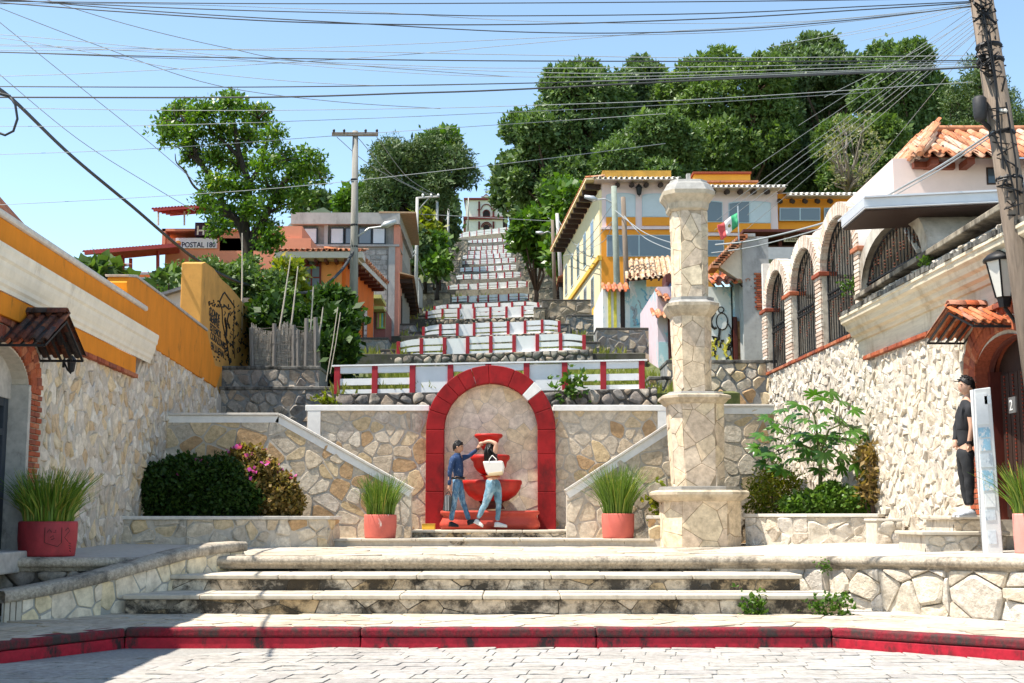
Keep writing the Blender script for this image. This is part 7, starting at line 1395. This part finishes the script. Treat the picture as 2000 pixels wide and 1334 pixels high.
# ---------------------------------------------------------------- white papered post by the door
Y = 15.9; bp = thing('papered_post', P(1945, 1082, Y), 'leaning white square post pasted with torn papers in front of the studded door', 'post'); a0, a1 = P(1930, 1082, Y), P(1961, 1082, Y); c0, c1 = P(1903, 760, Y), P(1935, 756, Y); w = Vector((0, .17, 0)); M_pw = plain('whitewashed_post', (.66, .67, .66), .7, .1, 5, .2)
bevel(MB().hexa([a0-Vector((0, 0, .3)), a1-Vector((0, 0, .3)), a1+w-Vector((0, 0, .3)), a0+w-Vector((0, 0, .3)), c0, c1, c1+w, c0+w]).build('shaft', M_pw, bp), .01)
def onpost(s0, s1, t0, t1, mat, name, d=.006): q = [a0.lerp(c0, t0).lerp(a1.lerp(c1, t0), s0), a0.lerp(c0, t0).lerp(a1.lerp(c1, t0), s1), a0.lerp(c0, t1).lerp(a1.lerp(c1, t1), s1), a0.lerp(c0, t1).lerp(a1.lerp(c1, t1), s0)]; n = Vector((0, -d, 0)); MB().hexa([q[0]+n, q[1]+n, q[1]-n*.5, q[0]-n*.5, q[3]+n, q[2]+n, q[2]-n*.5, q[3]-n*.5]).build(name, mat, bp)
PB = plain('blue_poster', (.30, .52, .66), .6, .3, 12, .1, dirt=(.75, .75, .75), dirt_amt=(.5, .55), dscale=6); PW = plain('white_poster', (.76, .78, .78), .6, .1, 9); PG = plain('faded_notice', (.60, .66, .70), .6, .2, 14, .1, dirt=(.35, .4, .45), dirt_amt=(.55, .6), dscale=8)
for s0, s1, t0, t1, m in ((.0, .72, .78, .97, PW), (.02, .74, .70, .76, PB), (.05, .7, .62, .69, PB), (.0, .75, .52, .60, PG), (.05, .7, .38, .50, PB), (.1, .72, .28, .36, PW), (.02, .65, .2, .26, PG), (.1, .6, .06, .14, PG), (.55, .95, .9, .95, PG)): onpost(s0, s1, t0, t1, m, 'paper')
# ---------------------------------------------------------------- people
M_skin = plain('skin', (.46, .25, .16), .55, .06, 12, .05); M_skinl = plain('light_skin', (.56, .33, .23), .55, .06, 12, .05); M_hair = plain('black_hair', (.012, .010, .010), .45, .4, 30, .5, stretch=(3, 3, .6))
M_denim = plain('blue_denim', (.07, .16, .28), .9, .6, 9, .6, dirt=(.28, .40, .48), dirt_amt=(.48, .62), dscale=5); M_denl = plain('light_denim', (.13, .26, .36), .9, .5, 9, .6, dirt=(.34, .47, .54), dirt_amt=(.50, .64), dscale=5)  # pale patches and strong mottling paint fold shading into the denim
M_shirt = plain('navy_patterned_shirt', (.022, .05, .13), .85, .3, 9, .3, dirt=(.34, .40, .48), dirt_amt=(.60, .66), dscale=16); M_blk2 = plain('black_cloth', (.022, .023, .026), .85, .35, 9, .4); M_char = plain('charcoal_cloth', (.025, .026, .03), .85, .25, 9, .4); M_shoe = plain('black_leather', (.014, .013, .014), .3, .2, 9, .1); M_sneak = plain('white_trainer', (.66, .65, .63), .6, .1, 8, .1); M_plum = plain('plum_top', (.08, .045, .06), .85, .3, 9, .3)
def skin(name, J, E, mat, parent, root, sub=2):
    """a continuous body grown over joints: J = {joint: (point, rx, ry)}"""
    ks = list(J); me = bpy.data.meshes.new(name); me.from_pydata([tuple(J[k][0]) for k in ks], [(ks.index(a), ks.index(b)) for a, b in E], []); me.update(); o = link(name, me, mat, parent)
    m = o.modifiers.new('skin', 'SKIN'); m.use_smooth_shade = True; sv = me.skin_vertices[0].data if me.skin_vertices else None
    if sv is None:
        bm = bmesh.new(); bm.from_mesh(me); bm.verts.layers.skin.verify(); bm.to_mesh(me); bm.free(); sv = me.skin_vertices[0].data
    for i, k in enumerate(ks): r = J[k][1:]; sv[i].radius = (r[0], r[-1]); sv[i].use_root = (k == root)
    o.modifiers.new('soft', 'SUBSURF').levels = sub; o.modifiers['soft'].render_levels = sub
    if name in ('jeans', 'trousers', 'shirt', 'top'):
        if 'creases' not in bpy.data.textures: tx = bpy.data.textures.new('creases', 'CLOUDS'); tx.noise_scale = .09; tx.noise_depth = 2
        dm_ = o.modifiers.new('creases', 'DISPLACE'); dm_.texture = bpy.data.textures['creases']; dm_.strength = .030; dm_.mid_level = .5; dm_.texture_coords = 'GLOBAL'
    return o
def chain(*k): return list(zip(k, k[1:]))
def head(parent, c, face, up, r, mskin, hair_back=.0, long=None):
    """head with brow, nose, lips, ears and a cap of hair; face = looking direction"""
    face = face.normalized(); up = (up-face*up.dot(face)).normalized(); sd = face.cross(up)
    def at(f, s, u): return c+face*f*r+sd*s*r+up*u*r
    V, Q = [], []; nu, nv = 16, 12
    for j in range(nv+1):
        ph = math.pi*j/nv; z = math.cos(ph)
        for i in range(nu):
            a = 2*math.pi*i/nu; x, y = math.cos(a)*math.sin(ph), math.sin(a)*math.sin(ph); fx = x*(.98 if x > 0 else 1.05); zz = z*1.22; wdt = .80
            if z < -.1: wdt *= 1-.34*(-z-.1); fx = fx*(1-.12*(-z)) + (.10*(-z) if x > 0 else .12*(-z))
            if x > .86 and -.35 < z < .12: fx += .20*(1-abs(y)*3.2 if abs(y) < .31 else 0)*(1-abs(z+.16)*2.6)   # nose
            if x > .6 and .08 < z < .3: fx += .03
            if x > .7 and -.62 < z < -.42: fx += .05
            V.append(at(fx, y*wdt, zz))
    for j in range(nv):
        for i in range(nu): Q.append((j*nu+i, j*nu+(i+1) % nu, (j+1)*nu+(i+1) % nu, (j+1)*nu+i))
    h = link('head', mesh('head', V, Q), mskin, parent, True)
    for s in (-1, 1):
        MB().lathe(at(.02, s*.80, -.08), [((.05*r*3, .02*r*3), -.25*r), ((.06*r*3, .03*r*3), 0), ((.05*r*3, .02*r*3), .25*r)], 8).build('ear', mskin, h, True)
        MB().lathe(at(.86, s*.34, .02)-up*.02*r, [((.03*r, .10*r), -.05*r), ((.04*r, .14*r), 0), ((.03*r, .10*r), .05*r)], 8).build('eye', M_hair, h)
        MB().tube([at(.90, s*.14, .2), at(.88, s*.36, .24), at(.78, s*.52, .17)], .045*r, 4).build('eyebrow', M_hair, h)
    MB().tube([at(.90, -.2, -.62), at(.97, 0, -.6), at(.90, .2, -.62)], .05*r, 5).build('lips', plain('lips', (.40, .13, .10), .5), h)
    V, Q = [], []
    for j in range(9):
        ph = math.pi*.60*j/8
        for i in range(20):
            a = 2*math.pi*i/20; lim = (.30+.42*((1-math.cos(a))/2)**.8)*math.pi; p = min(ph*1.25, lim); x, y, z = math.cos(a)*math.sin(p), math.sin(a)*math.sin(p), math.cos(p); g = 1.06+.05*math.sin(a*7+j*1.3)+.03*math.sin(a*13+j*2.1)+hair_back*max(0, -x); V.append(at(x*g, y*.84*g, z*1.22*g*.99+.05))
    for j in range(8):
        for i in range(20): Q.append((j*20+i, j*20+(i+1) % 20, (j+1)*20+(i+1) % 20, (j+1)*20+i))
    o = link('hair', mesh('hair', V, Q), M_hair, parent, True); m = o.modifiers.new('thick', 'SOLIDIFY'); m.thickness = -.03*r; m.offset = 1; rg = random.Random(int(r*1e4)); mb = MB()
    for q in range(46):
        a = rg.uniform(0, 6.28); p = rg.uniform(.1, 1.15); b0 = at(math.cos(a)*math.sin(p)*1.04, math.sin(a)*math.sin(p)*.86, math.cos(p)*1.27+.02); b1 = b0+(face*rg.uniform(-.05, .30)+sd*rg.uniform(-.2, .2)+up*rg.uniform(-.02, .16))*r; mb.tube([b0-(b0-c)*.06, b0.lerp(b1, .5)+(b0-c)*.05, b1], [.13*r, .10*r, .03*r], 5)
    mb.build('hair_tuft', M_hair, o, True); return h
def hand(parent, w, d, palm_n, size, mat, curl=.5):
    """palm, four unequal bent fingers and a thumb leaving the side of the palm"""
    d = d.normalized(); n = (palm_n-d*palm_n.dot(d)).normalized(); s = d.cross(n); mb = MB(); L = size
    mb.tube([w-d*.02, w+d*L*.12, w+d*L*.3, w+d*L*.47], [L*.13, L*.17, L*.21, L*.19], 8); o = mb.build('hand', mat, parent, True)
    for i, (off, fl) in enumerate(((-.17, .40), (-.06, .46), (.055, .43), (.16, .34))):
        p = w+d*L*.42+s*off*L; q = [p]; ang = .15
        for k in range(3): ang += curl*(.6+.2*k); dd = d*math.cos(ang)+n*math.sin(ang); q.append(q[-1]+dd*L*fl*(.42, .33, .25)[k])
        MB().tube(q, [L*.058, L*.055, L*.048, L*.036], 6).build('finger', mat, o, True)
    p = w+d*L*.12-s*L*.17; t1 = p+(d*.7-s*.75+n*.25).normalized()*L*.2; MB().tube([p, t1, t1+(d*.9-s*.2+n*.4).normalized()*L*.2], [L*.075, L*.065, L*.045], 6).build('thumb', mat, o, True); return o
def shoe(parent, heel, toe, up, mat, wd=.043, sole=None):
    d = (toe-heel); L = d.length; d.normalize(); up = (up-d*up.dot(d)).normalized(); s = d.cross(up); rows = []
    for t, w, h in ((0, .55, .055), (.04, .8, .075), (.25, .85, .085), (.45, .9, .07), (.7, 1.12, .052), (.88, 1.0, .04), (.97, .65, .03), (1, .3, .02)):
        c = heel+d*L*t; rows.append([c+s*math.cos(a)*wd*w+up*(max(0, math.sin(a))*h+.0) for a in [2*math.pi*i/10 for i in range(10)]])
    mb = MB(); mb.sheet([r+[r[0]] for r in rows]); mb.f.append(tuple(range(9, -1, -1))); mb.f.append(tuple(7*11+i for i in range(10))); o = mb.build('shoe', mat, parent, True)
    MB().hexa([heel-s*wd*.8-up*.018, toe-s*wd*.7-up*.018, toe+s*wd*.7-up*.018, heel+s*wd*.8-up*.018, heel-s*wd*.8+up*.004, toe-s*wd*.7+up*.004, toe+s*wd*.7+up*.004, heel+s*wd*.8+up*.004]).build('sole', sole or mat, o)
Ym = 24.78
def Q1(x, y, dy=0): return P(840+x*220/1334, 830+y*220/1334, Ym+dy)
# the man leading: walks to the right, one arm raised to his partner
mn = thing('person', (Q1(330, 1195).x, Ym, 1.1), 'man in navy patterned shirt and blue jeans raising his partner\'s hand before the fountain', 'person')
J = {'hip': (Q1(335, 650), .115, .10), 'waist': (Q1(335, 590), .105, .095), 'chest': (Q1(325, 470), .13, .115), 'up': (Q1(318, 390), .105, .085), 'neck': (Q1(322, 345), .05), 'skull': (Q1(330, 300), .045),
     'sr': (Q1(262, 405, -.14), .062), 'er': (Q1(236, 560, -.19), .046), 'wr': (Q1(228, 715, -.15), .032), 'sl': (Q1(372, 392, .12), .06), 'el': (Q1(455, 372, .10), .045), 'wl': (Q1(562, 285, .0), .031),
     'tr': (Q1(315, 700, -.08), .085), 'kr': (Q1(290, 900, -.07), .056), 'ar': (Q1(248, 1140, -.06), .040), 'tl': (Q1(345, 700, .08), .085), 'kl': (Q1(385, 905, .08), .056), 'al': (Q1(462, 1130, .07), .040)}
E = chain('hip', 'waist', 'chest', 'up', 'neck', 'skull')+chain('up', 'sr', 'er', 'wr')+chain('up', 'sl', 'el', 'wl')+chain('hip', 'tr', 'kr', 'ar')+chain('hip', 'tl', 'kl', 'al')
skin('body', {k: (v[0], *[r*.84 for r in v[1:]]) for k, v in J.items()}, E, M_skin, mn, 'hip')
def pick(J, ks, g=1.0): return {k: (J[k][0], *[r*g for r in J[k][1:]]) for k in ks}
Js = pick(J, ('hip', 'waist', 'chest', 'up', 'sr', 'er', 'wr', 'sl', 'el', 'wl')); Js['hip'] = (Q1(335, 632), .11, .10); Js['nk'] = (Q1(322, 355), .062)
skin('shirt', Js, chain('hip', 'waist', 'chest', 'up', 'nk')+chain('up', 'sr', 'er', 'wr')+chain('up', 'sl', 'el', 'wl'), M_shirt, mn, 'chest')
Jt = pick(J, ('hip', 'tr', 'kr', 'ar', 'tl', 'kl', 'al'), 1.06); Jt['top'] = (Q1(335, 625), .112, .10)
for s, k in (('r', .05), ('l', .048)): Jt['a'+s] = (Jt['a'+s][0], k)
skin('jeans', Jt, chain('top', 'hip', 'tr', 'kr', 'ar')+chain('hip', 'tl', 'kl', 'al'), M_denim, mn, 'hip')
MB().lathe(Q1(335, 630), [((.128, .105), -.022), ((.132, .108), 0), ((.128, .105), .022)], 18).build('belt', M_shoe, mn, True); MB().box(*[c for a, b in zip(Q1(398, 634, -.03), Q1(410, 634, -.03)) for c in (min(a, b)-.008, max(a, b)+.008)]).build('buckle', M_galv, mn)
head(mn, Q1(330, 265), Vector((1, -.15, -.05)), Vector((.05, 0, 1)), .098, M_skin); MB().lathe(Q1(322, 352), [(.066, -.03), (.07, .0), (.058, .028)], 12).build('collar', M_shirt, mn, True)
hand(mn, J['wr'][0], Q1(226, 800, -.14)-J['wr'][0], Vector((1, 0, .1)), .18, M_skin, .55); hand(mn, J['wl'][0], Q1(610, 215, 0)-J['wl'][0], Vector((.4, 0, -.6)), .18, M_skin, .6)
MB().lathe(J['wl'][0], [(.036, -.015), (.038, 0), (.036, .015)], 10).build('watch', M_shoe, mn)
shoe(mn, Q1(222, 1192, -.06), Q1(338, 1200, -.1), Vector((0, 0, 1)), M_shoe); shoe(mn, Q1(446, 1178, .07), Q1(590, 1130, .04), Vector((-.25, 0, 1)), M_shoe)
hb = thing('handbag', Q1(208, 900, -.15), 'small black and grey handbag hanging from the man\'s lowered hand', 'bag'); Kb = Pl(Q1(208, 900, -.15)-Vector((0, 0, 0)), (1, -.2, 0)); bevel(MB().prism(Kb, [(-.085, -.19), (.05, -.2), (.085, .10), (-.05, .12)], -.05, .05).build('bag_body', plain('grey_leather', (.06, .062, .065), .45, .3, 9), hb), .02)
for x in (-.03, 0, .03): MB().pbox(Kb, x-.006, x+.006, -.18, .09, .05, .056).build('seam', M_galv, hb)
MB().tube([Kb.p(-.05, .10, 0), Q1(200, 812, -.15), Q1(222, 785, -.15), Q1(238, 815, -.15), Kb.p(.07, .08, 0)], .008, 5).build('handle', M_shoe, hb)
# the woman turning under his hand
wm = thing('person', (Q1(740, 1200).x, Ym, 1.1), 'woman in light jeans with a white tote bag turning under her partner\'s raised hand', 'person')
J = {'hip': (Q1(748, 665), .135, .12), 'waist': (Q1(742, 590), .112, .10), 'chest': (Q1(735, 460), .125, .115), 'up': (Q1(735, 385), .10, .085), 'neck': (Q1(728, 340), .046), 'skull': (Q1(722, 300), .045),
     'sr': (Q1(762, 360, -.08), .060), 'er': (Q1(785, 222, -.10), .050), 'fr': (Q1(700, 192, -.06), .040), 'wr': (Q1(628, 210, -.02), .030), 'sl': (Q1(690, 390, .14), .055), 'el': (Q1(650, 480, .18), .042), 'wl': (Q1(690, 560, .08), .03),
     'tr': (Q1(720, 745, -.06), .108), 'kr': (Q1(660, 930, -.05), .064), 'ar': (Q1(560, 1110, -.04), .042), 'tl': (Q1(790, 745, .07), .10), 'kl': (Q1(812, 930, .07), .06), 'al': (Q1(800, 1140, .06), .040)}
E = chain('hip', 'waist', 'chest', 'up', 'neck', 'skull')+chain('up', 'sr', 'er', 'fr', 'wr')+chain('up', 'sl', 'el', 'wl')+chain('hip', 'tr', 'kr', 'ar')+chain('hip', 'tl', 'kl', 'al')
skin('body', {k: (v[0], *[r*(1 if k in ('er', 'fr', 'wr') else .85) for r in v[1:]]) for k, v in J.items()}, E, M_skinl, wm, 'hip')
Js = pick(J, ('waist', 'chest', 'up', 'sr', 'sl', 'el')); Js['wb'] = (Q1(743, 608), .118, .104); Js['sr2'] = (Q1(770, 318, -.09), .062)
skin('top', Js, chain('wb', 'waist', 'chest', 'up', 'sr', 'sr2')+chain('up', 'sl', 'el'), M_plum, wm, 'chest')
Jt = pick(J, ('hip', 'tr', 'kr', 'ar', 'tl', 'kl', 'al'), 1.04); Jt['top'] = (Q1(744, 615), .122, .108); skin('jeans', Jt, chain('top', 'hip', 'tr', 'kr', 'ar')+chain('hip', 'tl', 'kl', 'al'), M_denl, wm, 'hip')
MB().lathe(Q1(744, 612), [((.132, .11), -.018), ((.136, .114), 0), ((.132, .11), .018)], 18).build('belt', plain('tan_belt', (.30, .10, .04), .5), wm, True)
head(wm, Q1(722, 280), Vector((.8, .55, -.1)), Vector((.05, 0, 1)), .098, M_skinl, .1)
V = MB(); rg = random.Random(2)
for i in range(46):
    a = rg.uniform(2.2, 5.2); s = Q1(715, 260)+Vector((math.cos(a)*.07, math.sin(a)*.08, rg.uniform(-.02, .06))); e = Q1(rg.uniform(640, 690) if i % 2 else rg.uniform(690, 815), rg.uniform(400, 445), rg.uniform(-.16, .0)); V.tube([s, s.lerp(e, .45)+Vector((-.02, -.05, .03)), e], [.022, .020, .006], 5)
V.build('long_hair', M_hair, wm, True)
hand(wm, J['wr'][0], Q1(585, 225, 0)-J['wr'][0], Vector((0, .2, -1)), .16, M_skinl, .5); hand(wm, J['wl'][0], Vector((.5, -.3, -.5)), Vector((0, -1, 0)), .16, M_skinl, .5)
shoe(wm, Q1(520, 1150, -.04), Q1(628, 1204, -.06), Vector((.5, 0, 1)), M_sneak, .042); shoe(wm, Q1(762, 1196, .06), Q1(912, 1202, .02), Vector((0, 0, 1)), M_sneak, .042)
tb = thing('tote_bag', Q1(755, 510, -.2), 'white tote bag slung over the woman\'s shoulder', 'bag'); Kt = Pl(Q1(755, 510, -.20), (1, -.05, 0)); sc = 220/1334/F*Ym
def kt(x, y): return ((x-755)*sc, -(y-510)*sc)
M_tote = plain('white_leatherette', (.74, .71, .66), .5, .06, 5, .3); bevel(MB().prism(Kt, [kt(624, 432), kt(862, 426), kt(882, 500), kt(862, 590), kt(694, 602), kt(664, 560)], -.05, .06).build('bag_body', M_tote, tb), .03, 3); bevel(MB().prism(Kt, [kt(690, 562), kt(866, 540), kt(862, 592), kt(694, 604)], -.052, .064).build('shaded_base', plain('shaded_tote_cream', (.60, .47, .28), .5, .1), tb), .02)  # creamier lower panel carries the bag's shade in its colour
for x0, x1, d in ((695, 710, .06), (780, 800, .05)): MB().tube([Kt.p(*kt(x0+5, 450), d), Kt.p(*kt(704 if x0 < 700 else 785, 410), d*.8), Kt.p(*kt(735, 362), -.02)], .008, 5).build('strap', M_tote, tb)
# the man by the door
Yd = 16.6
def Q2(x, y, dy=0): return P(1770+x*220/734, 700+y*400/1334, Yd+dy)
dm = thing('person', (Q2(400, 1025).x, Yd, 1.36), 'man in black standing sideways with a hand in his pocket by the studded door', 'person')
J = {'hip': (Q2(388, 590), .105, .115), 'waist': (Q2(388, 540), .10, .105), 'chest': (Q2(388, 400), .115, .13), 'up': (Q2(392, 305), .085, .11), 'neck': (Q2(394, 258), .05), 'skull': (Q2(396, 215), .045),
     'sr': (Q2(410, 325, -.17), .058), 'er': (Q2(428, 450, -.20), .045), 'wr': (Q2(408, 560, -.15), .033), 'sl': (Q2(362, 325, .16), .056), 'el': (Q2(325, 450, .17), .045), 'wl': (Q2(318, 540, .10), .032),
     'tr': (Q2(395, 650, -.09), .085), 'kr': (Q2(412, 800, -.09), .06), 'ar': (Q2(418, 965, -.08), .045), 'tl': (Q2(368, 650, .09), .085), 'kl': (Q2(378, 800, .09), .06), 'al': (Q2(402, 965, .08), .045)}
E = chain('hip', 'waist', 'chest', 'up', 'neck', 'skull')+chain('up', 'sr', 'er', 'wr')+chain('up', 'sl', 'el', 'wl')+chain('hip', 'tr', 'kr', 'ar')+chain('hip', 'tl', 'kl', 'al')
skin('body', {k: (v[0], *[r*.84 for r in v[1:]]) for k, v in J.items()}, E, M_skinl, dm, 'hip')
Js = pick(J, ('hip', 'waist', 'chest', 'up', 'sr', 'sl', 'el', 'wl'), 1.03); Js['s2'] = (J['sr'][0].lerp(J['er'][0], .55), .058); Js['nk'] = (Q2(393, 272), .06); skin('shirt', Js, chain('hip', 'waist', 'chest', 'up', 'nk')+chain('up', 'sr', 's2')+chain('up', 'sl', 'el', 'wl'), M_char, dm, 'chest')
Jt = pick(J, ('hip', 'tr', 'kr', 'ar', 'tl', 'kl', 'al'), 1.1); Jt['top'] = (Q2(388, 570), .112, .115); skin('trousers', Jt, chain('top', 'hip', 'tr', 'kr', 'ar')+chain('hip', 'tl', 'kl', 'al'), M_blk2, dm, 'hip')
head(dm, Q2(392, 180), Vector((-1, -.1, -.05)), Vector((0, 0, 1)), .102, M_skinl, .06)
hand(dm, J['wl'][0], Vector((.05, 0, -1)), Vector((.6, -.3, 0)), .18, M_skinl, .4); hand(dm, J['wr'][0], Vector((.1, .4, -1)), Vector((-.6, .3, 0)), .17, M_skinl, .4); MB().lathe(J['wr'][0].lerp(J['er'][0], .1), [(.036, -.018), (.039, 0), (.036, .018)], 10).build('watch', M_shoe, dm)
M_sn2 = plain('grey_white_trainer', (.50, .52, .55), .6, .35, 20, .1); shoe(dm, Q2(452, 1022, -.08), Q2(335, 1026, -.14), Vector((0, 0, 1)), M_sn2, .045, M_sneak); shoe(dm, Q2(425, 1020, .08), Q2(305, 1024, .03), Vector((0, 0, 1)), M_sneak, .045)
